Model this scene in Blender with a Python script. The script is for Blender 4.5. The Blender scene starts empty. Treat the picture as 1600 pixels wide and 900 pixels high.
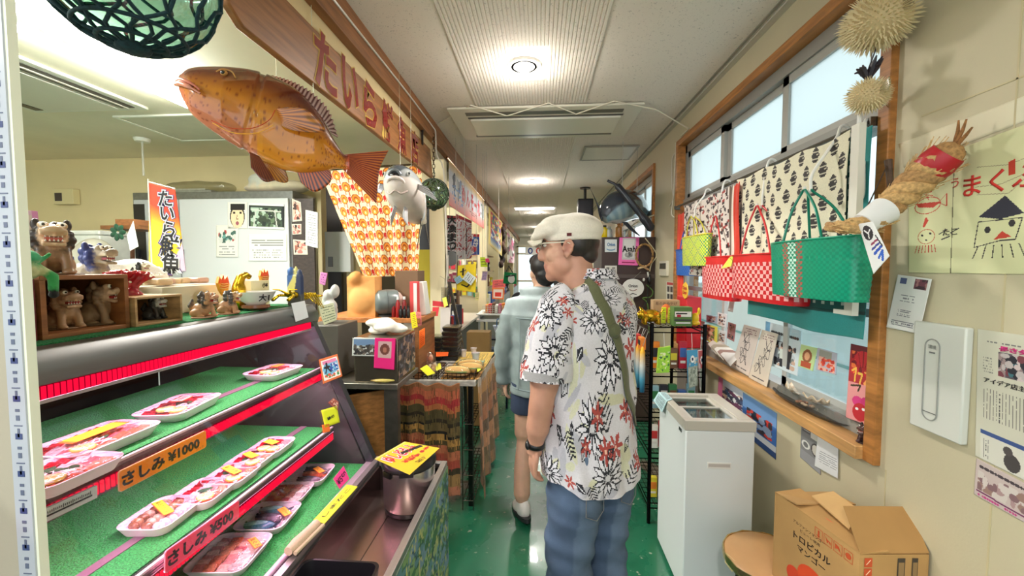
import bpy, math, random
import numpy as np
from mathutils import Vector, Matrix
from mathutils.kdtree import KDTree
sc = bpy.context.scene
COL = sc.collection
PI = math.pi
V = Vector; TR = Matrix.Translation; RT_ = Matrix.Rotation
# ---------------------------------------------------------------- camera
CAM = V((0,0,1.5)); FPX = 640.0
cd = bpy.data.cameras.new('camera'); cam = bpy.data.objects.new('camera',cd); COL.objects.link(cam)
cd.sensor_width = 36; cd.lens = FPX / 1600 * 36; cd.clip_start = 0.02; cd.clip_end = 200
cam.location = CAM
cam.rotation_euler = (math.radians(90 - 2.95),0,math.radians(4.02))
sc.camera = cam
CR = cam.rotation_euler.to_matrix()
# ---------------------------------------------------------------- view, world, lamps
vs = sc.view_settings
sc.display_settings.display_device = 'sRGB'
vs.view_transform = 'Standard'; vs.look = 'None'; vs.exposure = 0.53; vs.gamma = 1.0; vs.use_curve_mapping = False
w = bpy.data.worlds.new('world'); sc.world = w; w.use_nodes = True
bg = w.node_tree.nodes['Background']; bg.inputs[0].default_value = (0.91,0.97,1.0,1); bg.inputs[1].default_value = 1.25

def lamp(name,kind,loc,energy,color=(1,1,1),size=0.1,sy=None,rot=(0,0,0),spot=None):
    d = bpy.data.lights.new(name,kind); d.energy = energy; d.color = color
    if kind == 'AREA':
        d.size = size
        if sy: d.shape = 'RECTANGLE'; d.size_y = sy
    elif kind == 'SPOT':
        d.spot_size = spot; d.spot_blend = 0.8; d.shadow_soft_size = size
    else: d.shadow_soft_size = size
    o = bpy.data.objects.new(name,d); COL.objects.link(o); o.location = loc; o.rotation_euler = rot
    return o
WARM = (1,0.94,0.88); COOL = (1.0,0.99,0.93); PINK = (1.0,0.55,0.74)
LIGHTS_Y = (2.41,5.57,8.75,11.9,15.0,-0.75)
for i, y in enumerate(LIGHTS_Y):
    lamp('downlight_lamp','SPOT',(-0.1,y,2.6),58,WARM,0.07,spot=3.1)
    lamp('downlight_glow','POINT',(-0.1,y,2.5),5,WARM,0.06)
for (x,y,ln,e) in ((-2.24,1.55,2.2,60),(-2.28,-1.0,2.0,34),(-2.28,5.6,1.5,26),(-2.28,9.2,1.5,40),(-2.28,13.5,1.5,30)):  # after the stall's own tube, the rest are unseen tubes added for more light
    lamp('shop_tube_and_fill','AREA',(x,y,2.55),e,COOL,0.16,ln)
for (x,z,y0,y1,e) in ((-.90,1.262,.5,1.56,4.5),(-.87,1.055,.5,1.56,4.5),(-.80,.84,.5,1.56,5)):   # pink lamps under each shelf of the chilled case
    lamp('case_tube_lamp','AREA',(x - .03,(y0 + y1)/2,z),e,PINK,0.03,y1 - y0)
# ---------------------------------------------------------------- pixel -> point on a plane of the room
def ray(px,py):
    return CR @ V(((px - 800)/FPX,(450 - py)/FPX,-1.0))
def onx(px,py,X): r = ray(px,py); return CAM + r * (X/r.x)
def ony(px,py,Y): r = ray(px,py); return CAM + r * (Y/r.y)
def onz(px,py,Z): r = ray(px,py); return CAM + r * ((Z - CAM.z)/r.z)
# ---------------------------------------------------------------- colours and materials
def s2l(c):
    out = []
    for v in c[:3]:
        v = v / 255.0
        out.append(v/12.92 if v <= 0.04045 else ((v + 0.055)/1.055) ** 2.4)
    return (out[0],out[1],out[2],1.0)
MATS = {}
def mat(name):
    if name in MATS: return MATS[name]
    m = bpy.data.materials.new(name); MATS[name] = m; m.use_nodes = True
    nt = m.node_tree; N = nt.nodes; L = nt.links; p = N['Principled BSDF']
    at = N.new('ShaderNodeAttribute'); at.attribute_name = 'Col'
    def noise(scale,lo,hi,detail=3,coord='Object',stretch=None):
        tc = N.new('ShaderNodeTexCoord'); n = N.new('ShaderNodeTexNoise'); n.inputs['Scale'].default_value = scale; n.inputs['Detail'].default_value = detail
        src = tc.outputs[coord]
        if stretch:
            mp = N.new('ShaderNodeMapping'); mp.inputs['Scale'].default_value = stretch; L.new(src,mp.inputs[0]); src = mp.outputs[0]
        L.new(src,n.inputs['Vector'])
        r = N.new('ShaderNodeMapRange'); r.inputs['From Min'].default_value = .3; r.inputs['From Max'].default_value = .7
        r.inputs['To Min'].default_value = lo; r.inputs['To Max'].default_value = hi; L.new(n.outputs['Fac'],r.inputs['Value'])
        return n, r
    def tint(r,col=None):
        mx = N.new('ShaderNodeVectorMath'); mx.operation = 'SCALE'; L.new(col or at.outputs['Color'],mx.inputs[0]); L.new(r.outputs[0],mx.inputs['Scale'])
        L.new(mx.outputs[0],p.inputs['Base Color']); return mx
    def bump(n,s,d=.002):
        b = N.new('ShaderNodeBump'); b.inputs['Strength'].default_value = s; b.inputs['Distance'].default_value = d
        L.new(n.outputs[0],b.inputs['Height']); L.new(b.outputs[0],p.inputs['Normal'])
    P = lambda k, v: p.inputs[k].__setattr__('default_value',v)
    if name == 'matte': P('Roughness',.75); n, r = noise(14,.94,1.06); tint(r)
    elif name == 'paper': P('Roughness',.65); n, r = noise(9,.96,1.04); tint(r)
    elif name == 'wall': P('Roughness',.6); n, r = noise(2.2,.93,1.05,6); tint(r); n2, _ = noise(160,0,1); bump(n2,.12)
    elif name == 'satin': P('Roughness',.38); n, r = noise(20,.96,1.04); tint(r)
    elif name == 'gloss': P('Roughness',.12); P('Coat Weight',.4); P('Coat Roughness',.05); n, r = noise(30,.95,1.05); tint(r)
    elif name == 'plastic': P('Roughness',.28); L.new(at.outputs['Color'],p.inputs['Base Color'])
    elif name == 'wet': P('Roughness',.16); P('Coat Weight',.6); P('Coat Roughness',.03); n, r = noise(160,.72,1.2); tint(r); bump(n,.5,.003)
    elif name == 'fabric': P('Roughness',.9); P('Sheen Weight',.15); n, r = noise(220,.93,1.06); tint(r); bump(n,.12)
    elif name == 'denim': P('Roughness',.9); n, r = noise(11,.82,1.14,5); tint(r); n2, _ = noise(300,0,1); bump(n2,.3)
    elif name == 'skin': P('Roughness',.5); P('Subsurface Weight',.08); P('Subsurface Radius',(.01,.004,.002)); n, r = noise(24,.93,1.06); tint(r)
    elif name == 'hair': P('Roughness',.45); n, r = noise(60,.5,1.5,4,stretch=(1,1,.15)); tint(r); bump(n,.6)
    elif name == 'metal': P('Metallic',.9); P('Roughness',.26); n, r = noise(6,.9,1.06,6); tint(r)
    elif name == 'steel': P('Metallic',.85); P('Roughness',.36); n, r = noise(30,.85,1.08,4,stretch=(1,.05,1)); tint(r)
    elif name == 'alu': P('Metallic',.12); P('Roughness',.45); L.new(at.outputs['Color'],p.inputs['Base Color'])
    elif name == 'foil': P('Metallic',.9); P('Roughness',.22); n, r = noise(45,.75,1.2); tint(r); bump(n,.4,.003)
    elif name == 'wood':
        P('Roughness',.5); n, r = noise(9,.62,1.2,6,stretch=(3,.5,6)); tint(r); bump(n,.15)
    elif name == 'turf':
        P('Roughness',.95); n, r = noise(260,.45,1.5,2); tint(r); bump(n,1.0,.006)
    elif name == 'rope':
        P('Roughness',.9); n, r = noise(120,.6,1.25,4); tint(r); bump(n,.7,.003)
    elif name == 'card':
        P('Roughness',.8); n, r = noise(7,.9,1.06,4); tint(r)
    elif name == 'emit':
        e = N.new('ShaderNodeEmission'); L.new(at.outputs['Color'],e.inputs[0]); e.inputs[1].default_value = 9
        L.new(e.outputs[0],N['Material Output'].inputs[0])
    elif name == 'tube':
        e = N.new('ShaderNodeEmission'); L.new(at.outputs['Color'],e.inputs[0]); e.inputs[1].default_value = 60
        L.new(e.outputs[0],N['Material Output'].inputs[0])
    elif name == 'glow':
        e = N.new('ShaderNodeEmission'); L.new(at.outputs['Color'],e.inputs[0]); e.inputs[1].default_value = 0.75
        L.new(e.outputs[0],N['Material Output'].inputs[0])
    elif name in ('glass','film','frost','floatglass'):
        t = N.new('ShaderNodeBsdfTransparent'); g = N.new('ShaderNodeBsdfGlossy'); mx = N.new('ShaderNodeMixShader'); lw = N.new('ShaderNodeLayerWeight'); lw.inputs['Blend'].default_value = .5; pw = N.new('ShaderNodeMath'); pw.operation = 'POWER'; pw.inputs[1].default_value = 4.5; fr = N.new('ShaderNodeMapRange'); L.new(lw.outputs['Facing'],pw.inputs[0]); L.new(pw.outputs[0],fr.inputs[0])
        g.inputs['Roughness'].default_value = {'glass': .02,'film': .08,'frost': .3,'floatglass': .04}[name]
        fr.inputs['To Min'].default_value = {'glass': .05,'film': .10,'frost': .05,'floatglass': .12}[name]; fr.inputs['To Max'].default_value = .9
        L.new(at.outputs['Color'],t.inputs[0])
        L.new(fr.outputs[0],mx.inputs[0]); L.new(t.outputs[0],mx.inputs[1]); L.new(g.outputs[0],mx.inputs[2])
        out = mx
        if name == 'frost':
            tr = N.new('ShaderNodeBsdfTranslucent'); tr.inputs[0].default_value = (.8,.86,.86,1); m2 = N.new('ShaderNodeMixShader'); m2.inputs[0].default_value = .75
            L.new(mx.outputs[0],m2.inputs[1]); L.new(tr.outputs[0],m2.inputs[2]); out = m2
        if name == 'film':
            n, r = noise(40,0,1); b = N.new('ShaderNodeBump'); b.inputs['Strength'].default_value = .8; b.inputs['Distance'].default_value = .01
            L.new(n.outputs[0],b.inputs['Height']); L.new(b.outputs[0],g.inputs['Normal']); L.new(b.outputs[0],lw.inputs['Normal'])
        L.new(out.outputs[0],N['Material Output'].inputs[0])
    elif name == 'floor':
        P('Roughness',.25); P('Coat Weight',.15)
        n, r = noise(2.6,.75,1.18,8); base = tint(r)
        n2, r2 = noise(1.5,0,1,9,stretch=(1.3,.8,1)); r2.inputs['From Min'].default_value = .60; r2.inputs['From Max'].default_value = .63
        n3, r3 = noise(26,0,1,4); r3.inputs['From Min'].default_value = .68; r3.inputs['From Max'].default_value = .71
        m1 = N.new('ShaderNodeMix'); m1.data_type = 'RGBA'; L.new(r2.outputs[0],m1.inputs['Factor']); L.new(base.outputs[0],m1.inputs['A']); m1.inputs['B'].default_value = s2l((108,96,84))
        m3 = N.new('ShaderNodeMix'); m3.data_type = 'RGBA'; L.new(r3.outputs[0],m3.inputs['Factor']); L.new(m1.outputs['Result'],m3.inputs['A']); m3.inputs['B'].default_value = s2l((150,160,140))
        L.new(m3.outputs['Result'],p.inputs['Base Color'])
        n4, r4 = noise(4,.14,.42,5); L.new(r4.outputs[0],p.inputs['Roughness'])
    elif name == 'ceiling':
        P('Roughness',.85)
        tc = N.new('ShaderNodeTexCoord'); sp = N.new('ShaderNodeSeparateXYZ'); L.new(tc.outputs['Object'],sp.inputs[0])
        vo = N.new('ShaderNodeTexNoise'); vo.inputs['Scale'].default_value = 95; vo.inputs['Detail'].default_value = 2; vo.inputs['Distortion'].default_value = 1.2; L.new(tc.outputs['Object'],vo.inputs['Vector'])
        r = N.new('ShaderNodeMapRange'); r.inputs['From Min'].default_value = .64; r.inputs['From Max'].default_value = .68; r.inputs['To Min'].default_value = 1; r.inputs['To Max'].default_value = .62
        L.new(vo.outputs['Fac'],r.inputs['Value']); tint(r)
        b = N.new('ShaderNodeBump'); b.inputs['Strength'].default_value = .5; b.inputs['Distance'].default_value = .004; L.new(r.outputs[0],b.inputs['Height']); L.new(b.outputs[0],p.inputs['Normal'])
    return m
# ---------------------------------------------------------------- mesh builder
FONT = {}
def font_mesh(s,bold):
    k = (s,bold)
    if k not in FONT:
        c = bpy.data.curves.new('t','FONT'); c.body = s; c.resolution_u = 2; c.offset = bold; c.align_x = 'CENTER'; c.align_y = 'CENTER'; c.fill_mode = 'FRONT'
        o = bpy.data.objects.new('t',c); COL.objects.link(o); bpy.context.view_layer.update()
        m = bpy.data.meshes.new_from_object(o.evaluated_get(bpy.context.evaluated_depsgraph_get()))
        vsx = [v.co.copy() for v in m.vertices]; fs = [tuple(f.vertices) for f in m.polygons]
        if vsx:
            x0 = min(v.x for v in vsx); x1 = max(v.x for v in vsx); y0 = min(v.y for v in vsx); y1 = max(v.y for v in vsx)
            vsx = [V((v.x - (x0 + x1)/2,v.y - (y0 + y1)/2,0)) for v in vsx]
            FONT[k] = (vsx,fs,x1 - x0,y1 - y0)
        else: FONT[k] = ([],[],1,1)
        bpy.data.objects.remove(o); bpy.data.curves.remove(c); bpy.data.meshes.remove(m)
    return FONT[k]
def frame(o,x,y):
    """matrix with origin o, x axis along x, y axis near y, z = x cross y"""
    x = V(x).normalized(); z = x.cross(V(y)).normalized(); y = z.cross(x)
    m = Matrix((x,y,z)).transposed().to_4x4(); m.translation = V(o); return m
I4 = Matrix.Identity(4)
class MB:
    def __init__(s,m='matte',M=None):
        s.v = []; s.f = []; s.c = []; s.m = []; s.mats = []; s.dm = m; s.M = M or I4.copy()
    def mi(s,m):
        m = m or s.dm
        if m not in s.mats: s.mats.append(m)
        return s.mats.index(m)
    def add(s,vs,fs,col,m=None):
        b = len(s.v); M = s.M; s.v += [M @ V(p) for p in vs]; k = s.mi(m)
        pv = isinstance(col,list)
        for f in fs:
            s.f.append([i + b for i in f]); s.m.append(k)
            s.c.append([s2l(col[i]) for i in f] if pv else s2l(col))
        return s
    def box(s,c,d,col,m=None,rot=None):
        c = V(c); R = Matrix.Identity(3)
        if rot is not None: R = rot if isinstance(rot,Matrix) else RT_(rot,3,'Z')
        vs = [c + R @ V((sx*d[0]/2,sy*d[1]/2,sz*d[2]/2)) for sz in (-1,1) for sy in (-1,1) for sx in (-1,1)]
        return s.add(vs,[(0,2,3,1),(4,5,7,6),(0,1,5,4),(2,6,7,3),(0,4,6,2),(1,3,7,5)],col,m)
    def bb(s,a,b,col,m=None):
        return s.box([(a[i] + b[i])/2 for i in range(3)],[abs(b[i] - a[i]) for i in range(3)],col,m)
    def poly(s,pts,col,m=None):
        return s.add(pts,[tuple(range(len(pts)))],col,m)
    def prism(s,pts,off,col,m=None):
        n = len(pts); off = V(off); vs = [V(p) for p in pts] + [V(p) + off for p in pts]
        return s.add(vs,[tuple(range(n - 1,-1,-1)),tuple(range(n,2*n))] + [(i,(i + 1) % n,n + (i + 1) % n,n + i) for i in range(n)],col,m)
    def tube(s,pts,r,col,m=None,n=8,closed=False,flat=None):
        pts = [V(p) for p in pts]; k = len(pts)
        rs = r if isinstance(r,(list,tuple)) else [r] * k
        vs = []; up = None; cols = []
        for i, p in enumerate(pts):
            a = pts[(i - 1) % k] if (closed or i > 0) else p; b = pts[(i + 1) % k] if (closed or i < k - 1) else p
            t = (b - a).normalized() if (b - a).length > 1e-9 else V((0,0,1))
            if up is None: up = V((0,0,1)) if abs(t.z) < .9 else V((0,1,0))
            x = up.cross(t)
            if x.length < 1e-6: x = V((1,0,0)).cross(t)
            x.normalize(); y = t.cross(x); up = y
            for j in range(n):
                th = 2 * PI * j / n; rr = rs[i]; ry = rr[1] if isinstance(rr,tuple) else rr; rx = rr[0] if isinstance(rr,tuple) else rr
                vs.append(p + x*math.cos(th)*rx + y*math.sin(th)*ry)
            if isinstance(col,list): cols += [col[i]] * n
        fs = []
        for i in range(k if closed else k - 1):
            for j in range(n):
                fs.append((i*n + j,i*n + (j + 1) % n,((i + 1) % k)*n + (j + 1) % n,((i + 1) % k)*n + j))
        if not closed: fs += [tuple(range(n - 1,-1,-1)),tuple(range((k - 1)*n,k*n))]
        return s.add(vs,fs,cols if cols else col,m)
    def lathe(s,prof,col,m=None,n=24,o=(0,0,0),axis=None,sx=1,sy=1):
        """prof: (r, z[, col]) ; axis: optional 3x3 rotation"""
        o = V(o); R = axis or Matrix.Identity(3); vs = []; cols = []
        for q in prof:
            for j in range(n):
                th = 2 * PI * j / n; vs.append(o + R @ V((q[0]*math.cos(th)*sx,q[0]*math.sin(th)*sy,q[1]))); cols.append(q[2] if len(q) > 2 else col)
        fs = [(i*n + j,i*n + (j + 1) % n,(i + 1)*n + (j + 1) % n,(i + 1)*n + j) for i in range(len(prof) - 1) for j in range(n)]
        if prof[0][0] > 1e-5: fs.append(tuple(range(n - 1,-1,-1)))
        if prof[-1][0] > 1e-5: fs.append(tuple(range((len(prof) - 1)*n,len(prof)*n)))
        return s.add(vs,fs,cols,m)
    def ell(s,c,r,col,m=None,rot=None,n=16):
        if not isinstance(r,(tuple,list)): r = (r,r,r)
        R = rot or Matrix.Identity(3); c = V(c); k = max(6,n // 2); vs = []; fs = []
        for i in range(k + 1):
            ph = PI * i / k
            for j in range(n):
                th = 2 * PI * j / n
                vs.append(c + R @ V((r[0]*math.sin(ph)*math.cos(th),r[1]*math.sin(ph)*math.sin(th),-r[2]*math.cos(ph))))
        for i in range(k):
            for j in range(n): fs.append((i*n + j,i*n + (j + 1) % n,(i + 1)*n + (j + 1) % n,(i + 1)*n + j))
        return s.add(vs,fs,col,m)
    def grid(s,fn,nu,nv,col,m=None,thick=0):
        """fn(u,v)->point; col(u,v)->colour or colour"""
        vs = []; cols = []
        for j in range(nv + 1):
            for i in range(nu + 1):
                vs.append(V(fn(i/nu,j/nv)))
                if callable(col): cols.append(col(i/nu,j/nv))
        fs = [(j*(nu + 1) + i,j*(nu + 1) + i + 1,(j + 1)*(nu + 1) + i + 1,(j + 1)*(nu + 1) + i) for j in range(nv) for i in range(nu)]
        return s.add(vs,fs,cols if cols else col,m)
    def canvas(s,cv,M,w,h,m=None,bend=None):
        """painted sheet: cv is a numpy picture (rows from top), M its frame (origin bottom left)"""
        H, W = cv.shape[:2]; vs = []; fs = []
        for j in range(H + 1):
            for i in range(W + 1):
                p = V((i/W*w,h - j/H*h,0))
                if bend: p = V(bend(p.x,p.y))
                vs.append(M @ p)
        b = len(s.v); s.v += [s.M @ p for p in vs]; k = s.mi(m); W1 = W + 1
        lin = cv / 255.0; lin = np.where(lin <= .04045,lin/12.92,((lin + .055)/1.055) ** 2.4)
        for j in range(H):
            for i in range(W):
                a = b + j * W1 + i; s.f.append([a,a + W1,a + W1 + 1,a + 1]); s.m.append(k); c = lin[j,i]; s.c.append((c[0],c[1],c[2],1))
        return s
    def text(s,st,M,size,col,m=None,bold=0.0,fit=None,thick=0):
        vs, fs, w, h = font_mesh(st,bold)
        sx = sy = size
        if fit: sx = fit / w; sy = size / h if size else sx
        b = len(s.v); s.v += [s.M @ (M @ V((p.x*sx,p.y*sy,0))) for p in vs]; k = s.mi(m)
        for f in fs: s.f.append([i + b for i in f]); s.m.append(k); s.c.append(s2l(col))
        return s
    def obj(s,name,parent=None,smooth=None,bevel=0,sub=0,solid=0):
        me = bpy.data.meshes.new(name)
        n = len(s.v); c = V((0,0,0))
        if n:
            c = V([(min(p[i] for p in s.v) + max(p[i] for p in s.v))/2 for i in range(3)])
            c.z = min(p.z for p in s.v)
        me.from_pydata([p - c for p in s.v],[],s.f)
        a = me.attributes.new('Col','FLOAT_COLOR','CORNER')
        buf = []
        for f, cc in zip(s.f,s.c):
            if isinstance(cc,list):
                for q in cc: buf += q
            else: buf += list(cc) * len(f)
        a.data.foreach_set('color',np.array(buf,dtype=np.float32))
        for m in s.mats: me.materials.append(mat(m))
        me.polygons.foreach_set('material_index',s.m)
        if smooth is None: smooth = 40
        me.polygons.foreach_set('use_smooth',[bool(smooth)]*len(s.f))
        me.update()
        if smooth and smooth < 170 and hasattr(me,'set_sharp_from_angle'): me.set_sharp_from_angle(angle=math.radians(smooth))
        o = bpy.data.objects.new(name,me); COL.objects.link(o)
        o.location = c - (parent_origin(parent) if parent else V((0,0,0)))
        if parent: o.parent = parent
        if bevel:
            b = o.modifiers.new('bevel','BEVEL'); b.width = bevel; b.segments = 2; b.limit_method = 'ANGLE'; b.angle_limit = .7
        if sub: b = o.modifiers.new('sub','SUBSURF'); b.levels = sub; b.render_levels = sub
        if solid: b = o.modifiers.new('solid','SOLIDIFY'); b.thickness = solid; b.offset = 0
        return o
ORG = {}
def parent_origin(o): return ORG[o.name]
def organic(src,voxel,smooth=6,col=None,m=None,keep=False):
    """fuse the closed pieces of src into one continuous skin, colours follow the nearest source piece"""
    o = src.obj('tmp'); c = o.location.copy()
    r = o.modifiers.new('r','REMESH'); r.mode = 'VOXEL'; r.voxel_size = voxel
    if smooth: q = o.modifiers.new('s','SMOOTH'); q.iterations = smooth; q.factor = .5
    bpy.context.view_layer.update()
    me = bpy.data.meshes.new_from_object(o.evaluated_get(bpy.context.evaluated_depsgraph_get()))
    out = MB(m or src.dm)
    vs = [v.co + c for v in me.vertices]; fs = [tuple(f.vertices) for f in me.polygons]
    if col is None:
        kd = KDTree(len(src.v)); vc = [None] * len(src.v)
        for f, cc in zip(src.f,src.c):
            for k, i in enumerate(f): vc[i] = cc[k] if isinstance(cc,list) else cc
        for i, p in enumerate(src.v): kd.insert(p,i)
        kd.balance(); cl = []
        for p in vs:
            near = kd.find_n(p,3); ws = [1/(d + .001) for _,_,d in near]; t = sum(ws)
            cl.append(tuple(sum(vc[i][k]*w_ for (_,i,_),w_ in zip(near,ws))/t for k in range(4)))
    else: cl = [s2l(col(p)) for p in vs]
    k = out.mi(None); out.v = vs
    for f in fs: out.f.append(list(f)); out.m.append(k); out.c.append([cl[i] for i in f])
    bpy.data.objects.remove(o); bpy.data.meshes.remove(me)
    return out
def merge(a,b):
    n = len(a.v); a.v += b.v; mp = [a.mi(x) for x in b.mats]
    for f, c, k in zip(b.f,b.c,b.m): a.f.append([i + n for i in f]); a.c.append(c); a.m.append(mp[k])
    return a
def verts_of(p):
    out = list(p[1].v)
    for q in (p[2] if len(p) > 2 and isinstance(p[2],list) else []): out += verts_of(q)
    return out
def put(p,parent):
    kw = dict(p[-1]) if isinstance(p[-1],dict) else {}
    lb = kw.pop('label',None); kd = kw.pop('kind',None)
    o = p[1].obj(p[0],parent,**kw)
    ORG[o.name] = ORG[parent.name] + o.location
    if lb: o['label'] = lb
    if kd: o['kind'] = kd
    if len(p) > 2 and isinstance(p[2],list):
        for q in p[2]: put(q,o)
    return o
def thing(name,label,cat,parts,group=None,kind=None,**kw):
    """parts: one MB (a one-piece thing) or a list of (part name, MB[, [sub-parts]][, options])"""
    if isinstance(parts,MB): o = parts.obj(name,**kw)
    else:
        vs = [v for p in parts for v in verts_of(p)]
        b = V(((min(v.x for v in vs) + max(v.x for v in vs))/2,(min(v.y for v in vs) + max(v.y for v in vs))/2,min(v.z for v in vs)))
        o = bpy.data.objects.new(name,None); COL.objects.link(o); o.location = b; o.empty_display_size = .1
        ORG[o.name] = b
        for p in parts: put(p,o)
    o['label'] = label; o['category'] = cat
    if group: o['group'] = group
    if kind: o['kind'] = kind
    return o
def struct(name,mb,**kw):
    o = mb.obj(name,**kw); o['kind'] = 'structure'; return o
# ---------------------------------------------------------------- little painting canvas
class CV:
    def __init__(s,w,h,bg=(255,255,255)):
        s.w = w; s.h = h; s.a = np.zeros((h,w,3)); s.a[:] = bg; s.yy, s.xx = np.mgrid[0:h,0:w] + .5
    def rect(s,x0,y0,x1,y1,c): s.a[max(0,int(y0)):max(0,int(y1)),max(0,int(x0)):max(0,int(x1))] = c; return s
    def ell(s,x,y,rx,ry,c,rot=0):
        dx = s.xx - x; dy = s.yy - y; ca, sa = math.cos(rot), math.sin(rot)
        s.a[((dx*ca + dy*sa)/rx) ** 2 + ((-dx*sa + dy*ca)/ry) ** 2 <= 1] = c; return s
    def line(s,pts,wd,c):
        for (x0,y0), (x1,y1) in zip(pts[:-1],pts[1:]):
            xa, xb = sorted((x0,x1)); ya, yb = sorted((y0,y1)); p = wd + 1
            i0, i1 = max(0,int(xa - p)), min(s.w,int(xb + p + 1)); j0, j1 = max(0,int(ya - p)), min(s.h,int(yb + p + 1))
            if i1 <= i0 or j1 <= j0: continue
            X = s.xx[j0:j1,i0:i1]; Y = s.yy[j0:j1,i0:i1]; L = max(1e-6,(x1 - x0) ** 2 + (y1 - y0) ** 2)
            t = np.clip(((X - x0)*(x1 - x0) + (Y - y0)*(y1 - y0))/L,0,1)
            d = (X - x0 - t*(x1 - x0)) ** 2 + (Y - y0 - t*(y1 - y0)) ** 2
            sub = s.a[j0:j1,i0:i1]; sub[d <= (wd/2) ** 2] = c
        return s
    def poly(s,pts,c):
        m = np.zeros((s.h,s.w),bool); n = len(pts)
        for i in range(n):
            (x0,y0), (x1,y1) = pts[i], pts[(i + 1) % n]
            if y0 == y1: continue
            cond = ((s.yy < y0) != (s.yy < y1)) & (s.xx < (x1 - x0)*(s.yy - y0)/(y1 - y0) + x0); m ^= cond
        s.a[m] = c; return s
    def grad(s,x0,y0,x1,y1,c0,c1):
        for j in range(int(y0),int(y1)):
            t = (j - y0) / max(1,y1 - y0); s.a[j,int(x0):int(x1)] = [c0[k]*(1 - t) + c1[k]*t for k in range(3)]
        return s
    def scrib(s,x0,y0,x1,y1,c,seed,rows,wd=1,dens=.75,vert=False):
        """illegible printed lines"""
        R = random.Random(seed)
        for r in range(rows):
            a = (r + .5) / rows; q = 0
            while q < 1:
                l = R.uniform(.02,.07)
                if R.random() < dens:
                    if vert: s.line([(x0 + a*(x1 - x0),y0 + q*(y1 - y0)),(x0 + a*(x1 - x0),y0 + min(1,q + l)*(y1 - y0))],wd,c)
                    else: s.line([(x0 + q*(x1 - x0),y0 + a*(y1 - y0)),(x0 + min(1,q + l)*(x1 - x0),y0 + a*(y1 - y0))],wd,c)
                q += l + .02
        return s
    def blotch(s,x0,y0,x1,y1,cols,seed,n=40,r=4):
        R = random.Random(seed)
        for i in range(n):
            x = R.uniform(x0,x1); y = R.uniform(y0,y1); rx = R.uniform(.4,1) * r; ry = R.uniform(.4,1) * r
            dx = (s.xx - x) / rx; dy = (s.yy - y) / ry
            msk = (dx*dx + dy*dy <= 1) & (s.xx >= x0) & (s.xx <= x1) & (s.yy >= y0) & (s.yy <= y1)
            s.a[msk] = R.choice(cols)
        return s
def sheet(cv,corners,m='paper',mb=None,off=0.0):
    """painted flat sheet on 4 world corners: top left, top right, bottom right, bottom left (seen from its front)"""
    a, b, c, d = [V(p) for p in corners]; H, W = cv.a.shape[:2]; mb = mb or MB(m)
    nrm = (b - a).cross(a - d).normalized() * off
    cw = lambda u, v: (a*(1 - u) + b*u) * (1 - v) + (d*(1 - u) + c*u) * v + nrm
    base = len(mb.v); mb.v += [mb.M @ cw(i/W,j/H) for j in range(H + 1) for i in range(W + 1)]; k = mb.mi(m); W1 = W + 1
    lin = cv.a / 255.0; lin = np.where(lin <= .04045,lin/12.92,((lin + .055)/1.055) ** 2.4)
    for j in range(H):
        for i in range(W):
            q = base + j * W1 + i; mb.f.append([q,q + W1,q + W1 + 1,q + 1]); mb.m.append(k); cc = lin[j,i]; mb.c.append((cc[0],cc[1],cc[2],1))
    return mb
def wallM(px,py,X,dirsign=1):
    """frame of a sheet lying on the right wall: x runs towards the viewer, z out of the wall"""
    return frame(onx(px,py,X),(0,-1,0),(0,0,1))
def rnd(seed): return random.Random(seed)
XR = 1.09; XL = -0.86; ZC = 2.654
CREAM = (197,188,158); WHT = (240,240,236); WOODC = (176,122,66)
# floor
fl = MB('floor'); fl.bb((-6,-2.2,-.06),(XR + .2,18,0),(30,104,74)); struct('floor',fl)
# corridor ceiling: flat speckled boards, a ribbed middle band, then the shop ceiling
ce = MB('ceiling'); CC = (232,224,212)
ce.bb((XL,-2.2,ZC),(XR + .2,18,ZC + .05),CC)
xs = [-.47 + i*.0195 for i in range(41)]
prof = []
for i in range(40):
    x0 = xs[i]; prof += [(x0,ZC - .0005),(x0 + .004,ZC - .007),(x0 + .0155,ZC - .007)]
prof.append((xs[40],ZC - .0005))
SEG = [(-2.2,2.2),(2.6,2.96),(3.68,5.37),(5.77,8.5),(8.9,11.7),(12.1,18)]
for y0, y1 in SEG:
    vs_ = []; n_ = len(prof)
    for y in (y0,y1): vs_ += [(x,y,z) for x,z in prof]
    ce.add(vs_,[(i,i + 1,n_ + i + 1,n_ + i) for i in range(n_ - 1)],CC)
for y0, y1 in ((2.2,2.6),(5.37,5.77),(8.5,8.9)):    # ribs keep running beside the lamp squares
    for i in list(range(0,15)) + list(range(26,40)):
        x0 = xs[i]; ce.add([(x0,y0,ZC - .0005),(x0 + .004,y0,ZC - .007),(x0 + .0155,y0,ZC - .007),(xs[i + 1],y0,ZC - .0005),(x0,y1,ZC - .0005),(x0 + .004,y1,ZC - .007),(x0 + .0155,y1,ZC - .007),(xs[i + 1],y1,ZC - .0005)],[(0,1,5,4),(1,2,6,5),(2,3,7,6)],CC)
struct('ceiling',ce,smooth=None)
c2 = MB('wall'); c2.bb((-6,-2.2,2.62),(XL - .06,18,2.67),(236,226,200)); struct('ceiling_shop',c2)
tr = MB('paper'); tr.bb((XR - .035,-2.2,ZC - .012),(XR + .01,18,ZC + .002),(196,192,178)); tr.bb((XR - .06,-2.2,ZC - .005),(XR - .045,18,ZC + .002),(150,146,134)); struct('trim_1',tr)
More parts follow.
